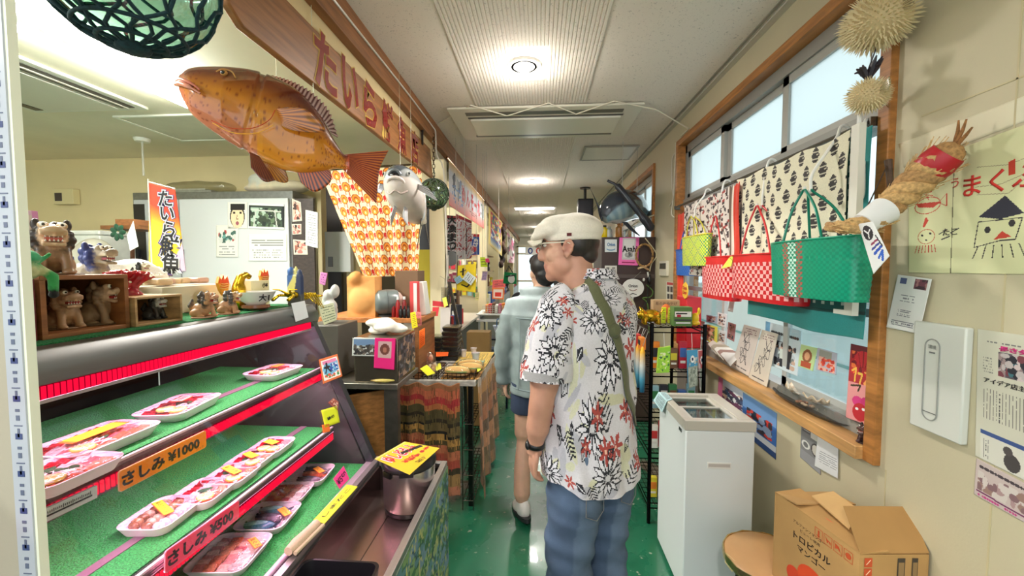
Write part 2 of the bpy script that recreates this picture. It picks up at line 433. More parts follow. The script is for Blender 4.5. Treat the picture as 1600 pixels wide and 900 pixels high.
# right wall with two openings
W1 = (1.41,3.35,.905,2.445); W2 = (4.10,5.8,1.0,2.445)
wr = MB('wall'); X2 = XR + .16
def wallseg(y0,y1,z0,z1): wr.bb((XR,y0,z0),(X2,y1,z1),CREAM)
E_ = .02; wallseg(-1.2,W1[0] - E_,0,ZC); wallseg(W1[0] - E_,W1[1] + E_,0,W1[2] - E_); wallseg(W1[0] - E_,W1[1] + E_,W1[3] + E_,ZC)
wallseg(W1[1] + E_,W2[0] - E_,0,ZC); wallseg(W2[0] - E_,W2[1] + E_,0,W2[2] - E_); wallseg(W2[0] - E_,W2[1] + E_,W2[3] + E_,ZC); wallseg(W2[1] + E_,17.5,0,ZC)
struct('wall_right',wr)
se = MB('paper')
for y in (1.34,1.04): se.bb((XR - .0015,y,0),(XR + .001,y + .004,(.86 if y > 1.2 else ZC)),(196,184,146))
se.bb((XR - .0015,-1.2,1.93),(XR + .001,1.28,1.934),(196,184,146))
struct('trim_2',se)
def window(idx,Wn,panes):
    y0, y1, z0, z1 = Wn; f = MB('wood'); wc = (178,118,58)
    f.bb((XR - .022,y0 - .045,z0 - .045),(X2 + .002,y0,z1 + .045),wc); f.bb((XR - .022,y1,z0 - .045),(X2 + .002,y1 + .045,z1 + .045),wc)
    f.bb((XR - .022,y0 + .0002,z1),(X2,y1 - .0002,z1 + .045),wc); f.bb((XR - .045,y0 + .0002,z0 - .045),(X2,y1 - .0002,z0),(206,156,96))
    a = MB('alu'); ac = (150,150,144); xa = XR + .075
    zr = z0 + (z1 - z0) * .71
    a.bb((xa - .035,y0,z1 - .06),(xa + .035,y1,z1),ac); a.bb((xa - .045,y0,zr - .03),(xa + .035,y1,zr + .03),ac); a.bb((xa - .04,y0,z0),(xa + .035,y1,z0 + .04),ac)
    for y in (y0 + .001,y1 - .036): a.bb((xa - .035,y,z0),(xa + .035,y + .035,z1),ac)
    g = MB('frost'); g2 = MB('glass')
    k = panes
    for i in range(k):
        ya = y0 + .035 + (y1 - y0 - .07) * i / k; yb = y0 + .035 + (y1 - y0 - .07) * (i + 1) / k; dx = .012 if i % 2 else -.012
        for (p,q) in ((ya,ya + .045),(yb - .045,yb)): a.bb((xa + dx - .012,p,zr + .03),(xa + dx + .012,q,z1 - .06),(172,172,166))
        a.bb((xa + dx - .012,ya,zr + .03),(xa + dx + .012,yb,zr + .065),(172,172,166)); a.bb((xa + dx - .012,ya,z1 - .1),(xa + dx + .012,yb,z1 - .06),(172,172,166))
        g.bb((xa + dx - .002,ya + .045,zr + .065),(xa + dx + .002,yb - .045,z1 - .1),(225,235,235))
    for (p,q) in ((y0 + .035,y0 + (y1 - y0)*.30),(y0 + (y1 - y0)*.62,y1 - .035)):
        for (r_,s_) in ((p,p + .035),(q - .035,q)): a.bb((xa - .03,r_,z0 + .04),(xa - .01,s_,zr - .03),(186,188,184))
        a.bb((xa - .03,p,z0 + .04),(xa - .01,q,z0 + .085),(186,188,184)); a.bb((xa - .03,p,z0 + .42),(xa - .01,q,z0 + .45),(170,180,184))
        g2.bb((xa - .022,p + .035,z0 + .085),(xa - .018,q - .035,zr - .03),(235,245,248))
    o = struct('window_%d' % idx,f,bevel=.003)
    ORG[o.name] = o.location.copy()
    for nm, b in (('window_frame',a),('upper_pane',g),('sliding_pane',g2)): put((nm,b),o)
window(1,W1,3); window(2,W2,3)
# outside the windows: pale block wall and ground
ow = MB('wall'); ow.bb((3.0,-1,-.1),(3.15,9,1.15),(214,228,232)); ow.bb((2.98,-1,1.15),(3.17,9,1.2),(190,202,206)); ow.bb((2.99,-1,.5),(3.0,9,.53),(120,170,170))
struct('trim_3',ow)
gr = MB('matte'); gr.bb((X2,-2.2,-.3),(9,18,-.1),(235,238,238)); struct('floor_outside',gr)
# header over the shop front: wooden beam, cream fascia
hb = MB('wood'); hb.bb((XL - .03,-2.2,2.50),(XL + .015,3.4,ZC + .0),(150,98,56)); hb.bb((XL - .03,3.4,2.50),(XL + .015,6.2,ZC),(150,98,56))
hb.bb((XL - .03,6.2,2.52),(XL + .015,16.5,ZC),(150,98,56)); struct('trim_4',hb,bevel=.002)
hw = MB('wall'); hw.bb((XL - .06,-2.2,2.40),(XL - .03,3.4,ZC),(222,200,150)); hw.bb((XL - .12,3.4,2.40),(XL - .03,16.5,ZC),CREAM); struct('wall_header',hw)
# shop posts and walls
def post(n,x0,x1,y0,y1): p = MB('wall'); p.bb((x0,y0,0),(x1,y1,2.40),(226,214,176)); struct('wall_post_%d' % n,p,bevel=.004)
post(1,-.94,-.81,3.42,3.52); post(2,-.93,-.81,6.02,6.2); post(3,-.93,-.81,8.9,9.05); post(4,-.93,-.81,12.0,12.2)
bk = MB('wall'); bk.bb((-6,4.0,0),(-2.2,4.1,2.62),(224,208,160)); bk.bb((-2.2,4.0,2.3),(-1.95,4.1,2.62),(224,208,160)); bk.bb((-1.95,4.0,0),(-1.85,4.1,2.62),(222,208,164))
bk.bb((-6.05,-2.2,0),(-6,4.3,2.62),(224,208,160)); struct('wall_back',bk)
b2 = MB('wall'); b2.bb((-3.4,4.3,0),(-3.3,18,2.62),(206,196,166)); b2.bb((-3.3,6.2,0),(-.93,6.26,2.4),(214,204,176)); b2.bb((-3.3,9.05,0),(-.93,9.1,2.4),(214,204,176)); b2.bb((-3.3,12.2,0),(-.93,12.25,2.4),(214,204,176)); struct('wall_left',b2)
br = MB('wall'); br.bb((-3.3,5.02,0),(-1.66,5.08,2.62),(120,112,100)); struct('wall_room',br)
# far end wall with bright glass doors
fe = MB('wall'); fe.bb((-3.3,16.6,2.35),(XR,16.7,ZC),(236,236,226)); fe.bb((-3.3,16.6,0),(XL - .1,16.7,2.35),(226,222,208)); fe.bb((.95,16.6,0),(XR,16.7,2.35),(226,222,208)); struct('wall_far',fe)
fd = MB('alu'); fc = (210,196,168)
for x in (-.96,-.3,.33,.9): fd.bb((x,16.5,0),(x + .06,16.58,2.35),fc)
for z in (0,.9,2.0,2.29): fd.bb((-.96,16.5,z),(.96,16.58,z + .06),fc)
fd.bb((-.9,16.53,.06),(.9,16.54,2.29),(235,245,245),'glass')
o = struct('door_1',fd)
dsn = MB('paper'); dsn.bb((-.62,16.44,1.98),(.42,16.46,2.3),(238,240,236))
for x, c in ((-.42,(40,70,150)),(-.1,(214,70,60)),(.2,(40,120,90))):
    dsn.tube([(x + .075*math.cos(t*PI/8),16.43,2.14 + .1*math.sin(t*PI/8)) for t in range(16)],.025,c,closed=True,n=6)
thing('door_sign','white sign with blue and red rings above the far glass door','sign',dsn)
# ceiling fittings
for i, y in enumerate(LIGHTS_Y[:5]):
    ring = MB('plastic'); X = -.1; ring.lathe([(.075,-.006),(.098,-.008),(.102,0),(.102,.004)],(236,234,226),o=(X,y,ZC - .004),n=32)
    ring.lathe([(.075,-.006),(.068,.0)],(240,240,236),o=(X,y,ZC - .004),n=32)
    bulb = MB('emit'); bulb.lathe([(.0,-.030),(.03,-.026),(.05,-.014),(.066,-.003),(.068,.0)],(255,250,238),o=(X,y,ZC - .003),n=24)
    lab = ['round recessed ceiling lamp nearest the viewer, glowing white','round ceiling lamp behind the ceiling cassette vent','third round ceiling lamp down the corridor','fourth round ceiling lamp far down the corridor','farthest round ceiling lamp near the end door'][i]
    thing('ceiling_lamp',lab,'lamp',[('trim_ring',ring),('bulb',bulb)],group='round corridor ceiling lamps')
# air conditioner cassette
yc0, yc1 = 2.97, 3.67; xc0, xc1 = -.68, .72
body = MB('plastic'); body.bb((xc0,yc0,ZC - .024),(xc1,yc1,ZC - .007),(222,218,200))
inner = MB('plastic'); inner.bb((xc0 + .14,yc0 + .19,ZC - .042),(xc1 - .13,yc1 - .15,ZC - .024),(228,226,210))
fl1 = MB('satin'); fl1.bb((xc0 + .12,yc0 + .07,ZC - .027),(xc1 - .13,yc0 + .13,ZC - .0238),(96,92,80)); fl1.bb((xc0 + .12,yc1 - .11,ZC - .027),(xc1 - .13,yc1 - .07,ZC - .0238),(96,92,80)); fl1.bb((xc0 + .125,yc0 + .165,ZC - .028),(xc1 - .115,yc0 + .19,ZC - .0238),(70,66,58))
thing('air_conditioner','cream ceiling cassette air conditioner with two long air slots','air conditioner',[('housing',body,{'bevel': .004}),('cover_panel',inner,{'bevel': .004}),('air_slot',fl1)])
hp = MB('plastic'); hp.bb((.43,4.03,ZC - .012),(.91,4.49,ZC - .006),(214,212,200));
for a_, b_ in (((.41,4.01),(.93,4.03)),((.41,4.49),(.93,4.51)),((.41,4.03),(.43,4.49)),((.91,4.03),(.93,4.49))): hp.bb((*a_,ZC - .016),(*b_,ZC - .005),(150,146,134))
thing('access_hatch','square ceiling access hatch with a grey frame over the corridor','hatch',hp)
hp = MB('paper'); x0, y0, x1, y1 = -3.15, 2.9, -2.45, 3.45; hp.bb((x0,y0,2.611),(x1,y1,2.618),(216,210,186))
for a_, b_ in (((x0 - .02,y0 - .02),(x1 + .02,y0)),((x0 - .02,y1),(x1 + .02,y1 + .02)),((x0 - .02,y0),(x0,y1)),((x1,y0),(x1 + .02,y1))): hp.bb((*a_,2.606),(*b_,2.619),(240,238,224))
thing('access_hatch','cream ceiling hatch above the fish stall behind the tube lamp','hatch',hp)
# strip lamp in the far corridor
sl = MB('emit'); sl.bb((-.5,8.0,ZC - .03),(.25,8.16,ZC - .012),(255,250,235)); sb = MB('plastic'); sb.bb((-.53,7.96,ZC - .011),(.28,8.2,ZC - .007),(236,232,220))
sb2 = MB('plastic'); thing('flat_ceiling_light','flat rectangular ceiling light across the far corridor','lamp',[('base',sb),('diffuser',sl)])
# fluorescent batten over the stall
for yy, ln, lab in ((1.55,2.3,'long double tube lamp glowing above the fish stall'),(5.6,1.5,'tube lamp in the second shop behind the cream post'),(9.2,1.5,'tube lamp in the third shop far down the corridor')):
    x = -2.24; ho = MB('plastic'); ho.prism([(x - .1,yy - ln/2,2.618),(x - .04,yy - ln/2,2.555),(x + .04,yy - ln/2,2.555),(x + .1,yy - ln/2,2.618)],(0,ln,0),(244,244,236))
    prt = [('housing',ho)]
    for dx in (-.085,.085):
        t = MB('tube'); t.tube([(x + dx,yy - ln/2 + .05,2.56),(x + dx,yy + ln/2 - .05,2.56)],.016,(250,255,244),n=12)
        prt += [('tube',t)]
        for s_ in (-1,1): e = MB('plastic'); e.bb((x + dx - .02,yy + s_*(ln/2 - .03) - .02,2.54),(x + dx + .02,yy + s_*(ln/2 - .03) + .02,2.6),(240,240,236)); prt += [('socket',e)]
    thing('tube_lamp',lab,'lamp',prt,group='tube lamps')
# ceiling duct grille left of the batten
gl = MB('plastic'); gl.bb((-3.6,.9,2.60),(-2.75,2.75,2.619),(226,224,210)); gl.bb((-3.45,.95,2.59),(-2.92,2.70,2.6),(216,214,200))
gd = MB('satin'); gd.bb((-2.90,.95,2.597),(-2.80,2.70,2.601),(46,42,36)); gd.bb((-2.86,.95,2.59),(-2.845,2.70,2.599),(170,166,150)); gd.bb((-3.55,.95,2.597),(-3.49,2.70,2.601),(70,64,50))
thing('air_conditioner','cream cassette air conditioner with dark slots above the stall','air conditioner',[('housing',gl,{'bevel': .004}),('air_slot',gd)])
# ================================================================= chilled fish case
def gx(z): return -.926 + (1.285 - z) * .432      # front glass plane
YE = 1.59; Y0 = .12
STL = (150,150,146)
top = MB('steel'); top.bb((-1.62,Y0,1.322),(-.95,YE,1.342),STL)
top.prism([(-.97,Y0,1.347),(-.935,Y0,1.345),(-.912,Y0,1.31),(-.912,Y0,1.281),(-.97,Y0,1.281)],(0,YE - Y0 + .03,0),(122,122,120))
endp = MB('satin'); endp.prism([(gx(1.30),YE,1.30),(gx(.71),YE,.71),(gx(.71) - .03,YE,.70),(-.965,YE,1.29)],(0,.03,0),(46,46,50))
endw = MB('plastic'); endw.bb((-1.62,YE + .004,.3),(-1.58,YE + .03,1.30),(40,40,44))
side = MB('satin'); side.prism([(-1.6,YE + .006,1.3),(-.965,YE + .006,1.29),(-.72,YE + .006,.70),(-.72,YE + .006,.25),(-1.6,YE + .006,.25)],(0,.02,0),(54,50,50))
glass = MB('glass'); glass.add([(gx(1.28),Y0,1.28),(gx(.715),Y0,.715),(gx(.715),YE,.715),(gx(1.28),YE,1.28)],[(0,1,2,3)],(250,250,250))
back = MB('glass'); 
backw = MB('metal'); backw.bb((-1.62,Y0,.6),(-1.60,YE,1.31),(58,52,54))
for i in range(3): y = Y0 + i * .5; backw.bb((-1.6,y,.62),(-1.59,y + .03,1.3),(110,100,104))
bottom = MB('satin'); bottom.bb((-1.62,Y0,.0),(-.71,YE,.675),(60,58,60)); bottom.bb((-.71,Y0,.66),(-.655,YE,.705),(128,126,126))
rail = MB('steel'); rail.bb((-.672,Y0,.705),(-.652,YE + .02,.72),(176,176,178)); rail.bb((-.72,YE,.25),(-.652,YE + .03,.705),(70,68,70))
pipe = MB('plastic'); pipe.tube([(-.69,.5,.714),(-.69,1.32,.714)],.008,(236,190,220),n=10)
def ridges(xf,z0,h,y0,y1,label):
    b = MB('glow'); b.bb((xf - .006,y0,z0),(xf,y1,z0 + h),(120,0,24))
    y = y0
    while y < y1 - .006:
        b.bb((xf,y,z0 + .001),(xf + .004,y + .0056,z0 + h - .001),(255,16,60)); y += .0105
    return b
parts = [('top_panel',top,{'bevel': .002}),('end_frame',endp),('front_glass',glass),('back_wall',backw),('cabinet',bottom),('end_panel',side),('front_rail',rail),('pipe',pipe,{'label': 'pink tube along the front rail'})]
led = ridges(-.912,1.256,.026,Y0,YE - .03,''); parts.append(('light_strip',led,{'label': 'glowing red ribbed strip'}))
lf = MB('steel'); lf.bb((-.918,Y0,1.249),(-.91,YE - .03,1.255),(190,180,180)); parts.append(('strip_rail',lf))
TURF = (44,148,70)
for nm, z, xf, xb in (('shelf',1.075,-.868,-1.30),('shelf',.835,-.825,-1.36)):
    t = MB('turf'); t.bb((xb,Y0,z + .012),(xf - .03,YE - .03,z + .02),TURF)
    for k in (0,): t.bb((xf - .03,Y0,z + .012),(xf - .012,YE - .03,z + .017),(34,60,40))
    s_ = MB('satin'); s_.bb((xb,Y0,z),(xf - .004,YE - .03,z + .012),(70,56,62)); s_.bb((xf - .14,Y0,z + .0205),(xf - .115,YE - .03,z + .0225),(122,100,112)); s_.bb((xf - .012,Y0,z - .03),(xf - .006,YE - .03,z + .02),(110,88,98)); s_.bb((xf - .012,Y0,z + .02),(xf - .004,YE - .03,z + .025),(214,200,206))
    parts.append((nm,s_,[('turf_mat',t),('light_strip',ridges(xf,z - .022,.026,Y0,YE - .04,''),{'label': 'glowing red ribbed strip'})]))
dk = MB('turf'); dk.bb((-1.5,Y0,.676),(-.713,YE - .01,.70),TURF); parts.append(('deck_mat',dk))
thing('display_case','chilled fish display case with slanted glass front and red lit shelf edges','display case',parts)
tm = MB('turf'); tm.bb((-1.5,Y0,1.3425),(-.972,YE,1.349),(30,120,64)); thing('turf_mat','strip of green artificial turf on the steel top of the fish case','mat',tm)
# --------------------------------------------------------------- trays of fish
def tray_frame(cx,cy,z,rz,tilt=0): return TR((cx,cy,z)) @ RT_(rz,4,'Z') @ RT_(tilt,4,'Y')
def rrect(w,h,r,n=5):
    out = []
    for cx, cy, a0 in ((w/2 - r,h/2 - r,0),(-w/2 + r,h/2 - r,PI/2),(-w/2 + r,-h/2 + r,PI),(w/2 - r,-h/2 + r,1.5*PI)):
        for i in range(n + 1): a = a0 + PI / 2 * i / n; out.append((cx + r*math.cos(a),cy + r*math.sin(a)))
    return out
def make_tray(name,label,px,py,z,w,h,rz,kind,tag=None,tagcol=(250,240,60),tagtxt=None,seed=1,pos=None,cat='tray'):
    R = rnd(seed); c = pos or onz(px,py,z + .012); M = tray_frame(c.x,c.y,z,rz)
    t = MB('satin',M); C1 = (244,226,236); C2 = (236,214,226)
    o1 = rrect(w*.84,h*.84,.022); o2 = rrect(w,h,.028); o3 = rrect(w*.965,h*.965,.026); o4 = rrect(w*.80,h*.80,.02); n = len(o1)
    rings = [(o1,0),(o2,.024),(o3,.0245),(o4,.004)]
    vs_ = [(x,y,zz) for o,zz in rings for x,y in o]
    fs = [(i + k*n,(i + 1) % n + k*n,(i + 1) % n + (k + 1)*n,i + (k + 1)*n) for k in range(3) for i in range(n)]
    fs += [tuple(range(n - 1,-1,-1)),tuple(range(3*n,4*n))]
    t.add(vs_,fs,C1)
    parts = [('dish',t,{'smooth': 60})]
    PAL = {'red': [(176,18,40),(200,40,60),(150,10,30)],'pink': [(238,150,150),(250,190,180),(214,110,120)],'salmon': [(240,120,90),(250,150,120)],'white': [(236,226,222),(214,196,198)],
           'blue': [(70,120,150),(150,190,200),(60,70,90)],'tan': [(190,150,110),(230,200,170),(150,110,80)],'grey': [(130,110,130),(90,80,100),(180,160,176)]}
    lay = {'mix': ['red','white','pink','salmon'],'red': ['red','red','pink'],'whole': ['blue','grey','blue'],'fillet': ['pink','salmon','pink','white'],'shell': ['tan','tan','white'],'greyf': ['grey','salmon','grey']}[kind]
    W = w * .78; H = h * .76
    if kind in ('whole','greyf'):
        k = 3
        for i in range(k):
            fsh = MB('wet',M @ TR((R.uniform(-.01,.01),-H/2 + (i + .5)*H/k,.014)) @ RT_(R.uniform(-.15,.15),4,'Z')); cl = PAL[lay[i % len(lay)]]; L_ = W * .9
            fsh.ell((0,0,0),(L_*.44,H/k*.5,.012),cl[0],n=18); fsh.ell((-.006,0,.003),(L_*.38,H/k*.36,.0115),cl[1],n=16)
            fsh.prism([(L_*.38,-.004,-.002),(L_*.52,-.016,-.002),(L_*.49,0,-.002),(L_*.52,.016,-.002),(L_*.38,.004,-.002)],(0,0,.004),cl[2] if len(cl) > 2 else cl[0])
            fsh.ell((-L_*.36,0,.012),(.004,.004,.002),(20,20,24),n=8)
            parts.append(('fish',fsh))
    else:
        ncol = len(lay); wcol = W / ncol
        for ci, k in enumerate(lay):
            b = MB('wet',M); rows = 7
            for i in range(rows):
                y = -H / 2 + (i + .5) * H / rows; x = -W / 2 + (ci + .5) * wcol + R.uniform(-.003,.003)
                rot = RT_(R.uniform(-.3,.3),3,'Z') @ RT_(.35,3,'X')
                cc = R.choice(PAL[k])
                if kind == 'shell': b.ell((x,y,.016),(wcol*.44,H/rows*.6,.012),cc,rot=rot,n=10)
                else: b.box((x,y,.014 + R.uniform(0,.004)),(wcol*.95,H/rows*1.1,.008),cc,rot=rot)
            parts.append(('sashimi_slices',b,{'bevel': .002} if kind != 'shell' else {}))
        if kind in ('mix','red'):
            b = MB('wet',M)
            for q in range(2 if kind == 'red' else 1):
                lx = W / 2 - .02 - q * .03; ly = -H / 2 + .02
                b.lathe([(.02,0),(.021,.003),(.019,.005)],(232,206,96),o=(lx,ly,.022 + q*.002),n=20); b.lathe([(.0175,.0052),(.017,.0056)],(250,240,190),o=(lx,ly,.022 + q*.002),n=20)
                for a in range(8): b.box((lx + .009*math.cos(a*PI/4),ly + .009*math.sin(a*PI/4),.0279 + q*.002),(.013,.0012,.0006),(222,196,110),rot=a*PI/4)
            parts.append(('lemon_slice',b))
            b = MB('plastic',M)
            for q in range(26):
                x = R.uniform(W*.05,W*.48); y = R.uniform(-H*.5,-H*.1); a = R.uniform(0,PI)
                b.tube([(x,y,.021 + R.uniform(0,.005)),(x + .012*math.cos(a),y + .012*math.sin(a),.026),(x + .022*math.cos(a + .5),y + .022*math.sin(a + .5),.022)],.0011,(246,236,240),n=5)
            parts.append(('radish_shreds',b,{'kind': 'stuff'}))
            b = MB('matte',M)
            for q in range(5): x = R.uniform(-.02,.02); b.ell((x,R.uniform(-.012,.012),.024),(.012,.007,.002),(40,84,44),rot=RT_(R.uniform(0,3),3,'Z'),n=8)
            parts.append(('leaf',b))
    f = MB('film',M); nn = 10
    f.grid(lambda u,v: ((u - .5)*w*.95,(v - .5)*h*.95,.0262 + .006*math.sin(u*PI)*math.sin(v*PI)),nn,nn,(250,248,250))
    parts.append(('wrap',f))
    if tag:
        tx, ty, tw, th, ta = tag; g = MB('paper',M @ TR((tx,ty,.034)) @ RT_(ta,4,'Z')); g.box((0,0,0),(tw,th,.001),(240,110,40)); g.box((0,0,.0006),(tw*.97,th*.85,.001),tagcol)
        if tagtxt: g.text(tagtxt,TR((0,0,.0014)),th*.6,(20,20,30),fit=tw*.85,bold=.01)
        parts.append(('price_label',g))
    return thing(name,label,cat,parts,group='packed trays of raw fish in the case')
YEL = (248,236,40); ORG_ = (252,160,40)
S1 = 1.097; S2 = .857; S3 = .702
HP = PI / 2
make_tray('fish_tray','tray of red tuna slices with two lemon slices alone on the upper shelf',281,637,S1,.13,.19,0.15,'red',(.0,.01,.045,.03,HP),(248,180,170),'お刺身',11)
make_tray('fish_tray','tray with long yellow label and lemon on the upper shelf left of the orange sign',150,690,S1,.145,.20,.0,'mix',(.0,.0,.035,.12,0),YEL,None,12)
make_tray('fish_tray','sashimi tray with lemon beside the post at the left end of upper shelf',92,742,S1,.135,.15,-.03,'mix',None,YEL,None,13)
make_tray('fish_tray','tray of dark red slices behind the white glare on the upper shelf',428,582,S1,.14,.17,-.1,'red',(.0,.02,.04,.028,HP),ORG_,'五百円',14)
make_tray('fish_tray','tray of brown shellfish with yellow label, leftmost on the middle shelf',255,806,S2,.125,.15,.08,'shell',(0,0,.09,.022,-.6),YEL,'島貝のつぶ貝',15)
make_tray('fish_tray','sashimi tray behind the pink price sign on the middle shelf',318,772,S2,.125,.14,.08,'mix',None,YEL,None,16)
make_tray('fish_tray','sashimi tray with upright yellow label, third on the middle shelf',362,745,S2,.12,.13,.05,'mix',(0,0,.075,.024,-.5),YEL,'島の地魚',17)
make_tray('fish_tray','sashimi tray with orange fish and short yellow label on the middle shelf',392,721,S2,.115,.13,.05,'mix',(0,0,.055,.026,-.5),YEL,'ミーバイ',18)
make_tray('fish_tray','red sashimi tray farthest along the middle shelf',424,700,S2,.115,.14,.05,'red',(0,0,.05,.028,-.4),YEL,'五百円',19)
make_tray('fish_tray','large tray of pink fillets nearest the viewer on the bottom deck',360,868,S3,.16,.16,.08,'fillet',(.055,.02,.055,.02,-.7),ORG_,'まぐろ',20)
make_tray('fish_tray','tray of blue parrotfish on the bottom deck',420,810,S3,.15,.15,.08,'whole',(.05,.0,.055,.022,-.7),ORG_,'イラブチャー',21)
make_tray('fish_tray','unlabelled tray of salmon coloured fillets on the bottom deck',450,773,S3,.14,.13,.08,'fillet',None,ORG_,None,22)
make_tray('fish_tray','tray of grey and pink fish beside the pink card on the bottom deck',486,743,S3,.14,.14,.08,'greyf',(.03,.0,.055,.022,-.7),ORG_,'グルクン',23)
# price signs clipped to the strips
def psign(name,label,p0,p1,p2,X0,col,txt,small,cat='sign'):
    a = onx(*p0,X0); b = onx(*p1,X0); M = frame(a,b - a,(0,0,1)); L_ = (b - a).length; hgt = (a - onx(*p2,X0)).length; m = MB('plastic',M)
    o = rrect(L_,hgt,.006); m.prism([(x + L_/2,y - hgt/2,0) for x,y in o],(0,0,.003),(236,200,150) if col[2] < 60 else (240,160,180)); m.prism([((x)*.99 + L_/2,y*.95 - hgt/2,.003) for x,y in o],(0,0,.0008),col)
    t = MB('plastic',M); t.text(txt,TR((L_*.46,-hgt*.5,.0045)),hgt*.66,(16,14,20),fit=L_*.88,bold=.045); t.text(small,TR((L_*.90,-hgt*.84,.0045)),hgt*.12,(16,14,20),fit=L_*.1)
    return thing(name,label,cat,[('card',m),('lettering',t)])
psign('price_sign','orange plastic price sign with black handwriting on the upper shelf edge',(183,737),(320,672),(188,768),-.86,(255,146,12),'さしみ ¥1000','1パック')
psign('price_sign','pink plastic price sign with black handwriting on the middle shelf edge',(256,862),(372,781),(264,890),-.815,(255,66,104),'さしみ ¥500','1パック')
def thermometer():
    a = onx(55,812,-.858); b = onx(150,768,-.858); M = frame(a,b - a,(0,0,1)); L_ = (b - a).length; m = MB('plastic',M); m.box((L_/2,0,0),(L_,.024,.006),(200,206,206)); m.box((L_*.5,-.002,.0035),(L_*.8,.003,.001),(30,30,34))
    for i in range(26): m.box((L_*.1 + i*L_*.8/26,.004,.0035),(.0008,.004 if i % 5 else .007,.001),(60,60,66))
    thing('thermometer','grey strip thermometer on the upper shelf edge beside the post','thermometer',m,bevel=.001)
thermometer()
def stuck(name,label,quad,X,draw,m='paper',cat='sticker'): pass
# stickers on the slanted glass (placed on the glass plane)
def ong(px,py,off=.004):
    r = ray(px,py); n = V((1,0,.432)).normalized(); P0 = V((gx(1.0),0,1.0)) + n * off; return CAM + r * ((P0 - CAM).dot(n)/r.dot(n))
def gsheet(name,label,q,cvs,cat,extra=None):
    mb = MB('paper'); sheet(cvs,[ong(*p) for p in q],mb=mb)
    if extra: extra(mb)
    return thing(name,label,cat,mb,solid=.001)
c = CV(44,44,(250,250,246)); c.rect(0,0,44,4,(230,120,60)); c.rect(0,40,44,44,(230,120,60)); c.rect(0,0,3,44,(230,120,60)); c.rect(41,0,44,44,(230,120,60)); c.poly([(4,20),(12,8),(28,6),(40,10),(40,28),(20,34),(6,30)],(120,190,230))
c.rect(6,6,38,12,(240,140,190)); c.line([(8,18),(20,18)],3,(20,20,30)); c.line([(14,10),(14,18),(9,28)],3,(20,20,30)); c.line([(14,18),(21,28)],3,(20,20,30)); c.blotch(20,14,38,28,[(30,80,180),(30,60,160),(240,240,250)],4,22,3); c.blotch(6,30,38,38,[(230,90,60),(60,150,90),(250,220,120)],5,20,3)
gsheet('sticker','orange framed sticker with a blue wave high on the case glass',[(498,562),(527,553),(535,588),(505,600)],c,'sticker')
c = CV(36,30,(226,238,30)); c.scrib(4,3,20,16,(10,10,20),3,3,2); c.scrib(4,18,32,28,(10,10,20),8,2,2,.9)
ya = lambda mb: mb.text('海鮮いなり',frame(ong(517,652,.006),ong(531,645,.006) - ong(503,660,.006),ong(514,640,.006) - ong(517,663,.006)),.011,(14,14,20),fit=.045)
gsheet('note','yellow note with black writing taped low on the case glass',[(502,641),(526,634),(531,660),(508,668)],CV(6,6,(226,238,30)),'note',ya)
c = CV(16,18,(176,92,74)); c.blotch(2,2,14,16,[(220,160,130),(140,60,50),(230,190,170)],3,14,3)
gsheet('photo_card','small red brown cut-out picture above the yellow note on the glass',[(513,629),(521,622),(529,628),(528,642)],c,'card')
c = CV(10,8,(250,120,40)); gsheet('sticker','small orange sticker below the yellow note on the glass',[(503,664),(514,662),(516,674),(505,677)],c,'sticker')
# pink card and yellow tag and paper roll lying in the front gutter
def slab(name,label,quad,z,col,th,cat,mt='paper',txt=None,rise=0,tsz=.01,tcol=(10,10,30)):
    pts = [onz(px,py,z + (rise if i in (0,1) else 0)) for i,(px,py) in enumerate(quad)]; mb = MB(mt); n_ = (pts[1] - pts[0]).cross(pts[0] - pts[3]).normalized(); mb.prism(pts,n_*-th,col)
    if txt: ctr = sum(pts,V((0,0,0))) / 4 + n_ * .001; mb.text(txt,frame(ctr,pts[1] - pts[0],pts[0] - pts[3]),tsz,tcol,fit=(pts[1] - pts[0]).length*.8,bold=.01)
    return thing(name,label,cat,mb)
slab('price_card','bright pink card with blue black writing leaning on a fish tray',[(521,748),(537,728),(546,748),(531,764)],S3 + .04,(250,60,150),.001,'card',txt='¥550',rise=.035,tsz=.02)
slab('price_card','long yellow green card lying on the case front rail',[(490,812),(542,757),(559,760),(507,818)],.726,(206,222,40),.002,'card',txt='しまだこ',tsz=.012)
pr = MB('fabric'); pa = onz(450,862,.735); pb = onz(495,818,.735); pr.tube([pa,pa.lerp(pb,.3),pa.lerp(pb,.6),pb],[.012,.016,.014,.013],(214,188,160),n=10); pr.tube([pa + V((.02,0,-.004)),pb + V((.02,0,-.004))],.006,(200,184,150),n=8)
thing('cloth_roll','rolled beige cloth lying on the case front rail','cloth',pr)
# --------------------------------------------------------------- low steel sink counter in front of the case
XS0, XS1 = -.648, -.373; ZS = .72
sk = MB('steel'); sk.bb((XS1 - .022,.3,ZS - .02),(XS1,YE,ZS),(190,186,182)); sk.bb((XS0,YE - .022,ZS - .02),(XS1 - .022,YE,ZS),(170,168,166)); sk.bb((XS1 - .018,.3,.50),(XS1 - .010,YE - .02,ZS - .02),(96,88,84)); sk.bb((XS0,YE - .022,.5),(XS1 - .02,YE - .012,ZS - .02),(70,62,60))
bs = MB('metal'); bs.bb((XS0,.3,.585),(XS1 - .018,YE - .02,.60),(170,150,144)); bs.bb((XS0 ,.3,.5),(XS0 + .006,YE - .02,.70),(120,96,94)); bs.bb((-.55,.3,.601),(-.548,YE - .03,.6025),(140,130,124))
fpn = MB('paper'); R = rnd(5); cvp = CV(96,120,(96,140,92))
cvp.blotch(0,0,96,120,[(70,120,80),(130,165,110),(60,104,84),(96,140,150),(160,176,120),(120,150,170)],6,900,5)
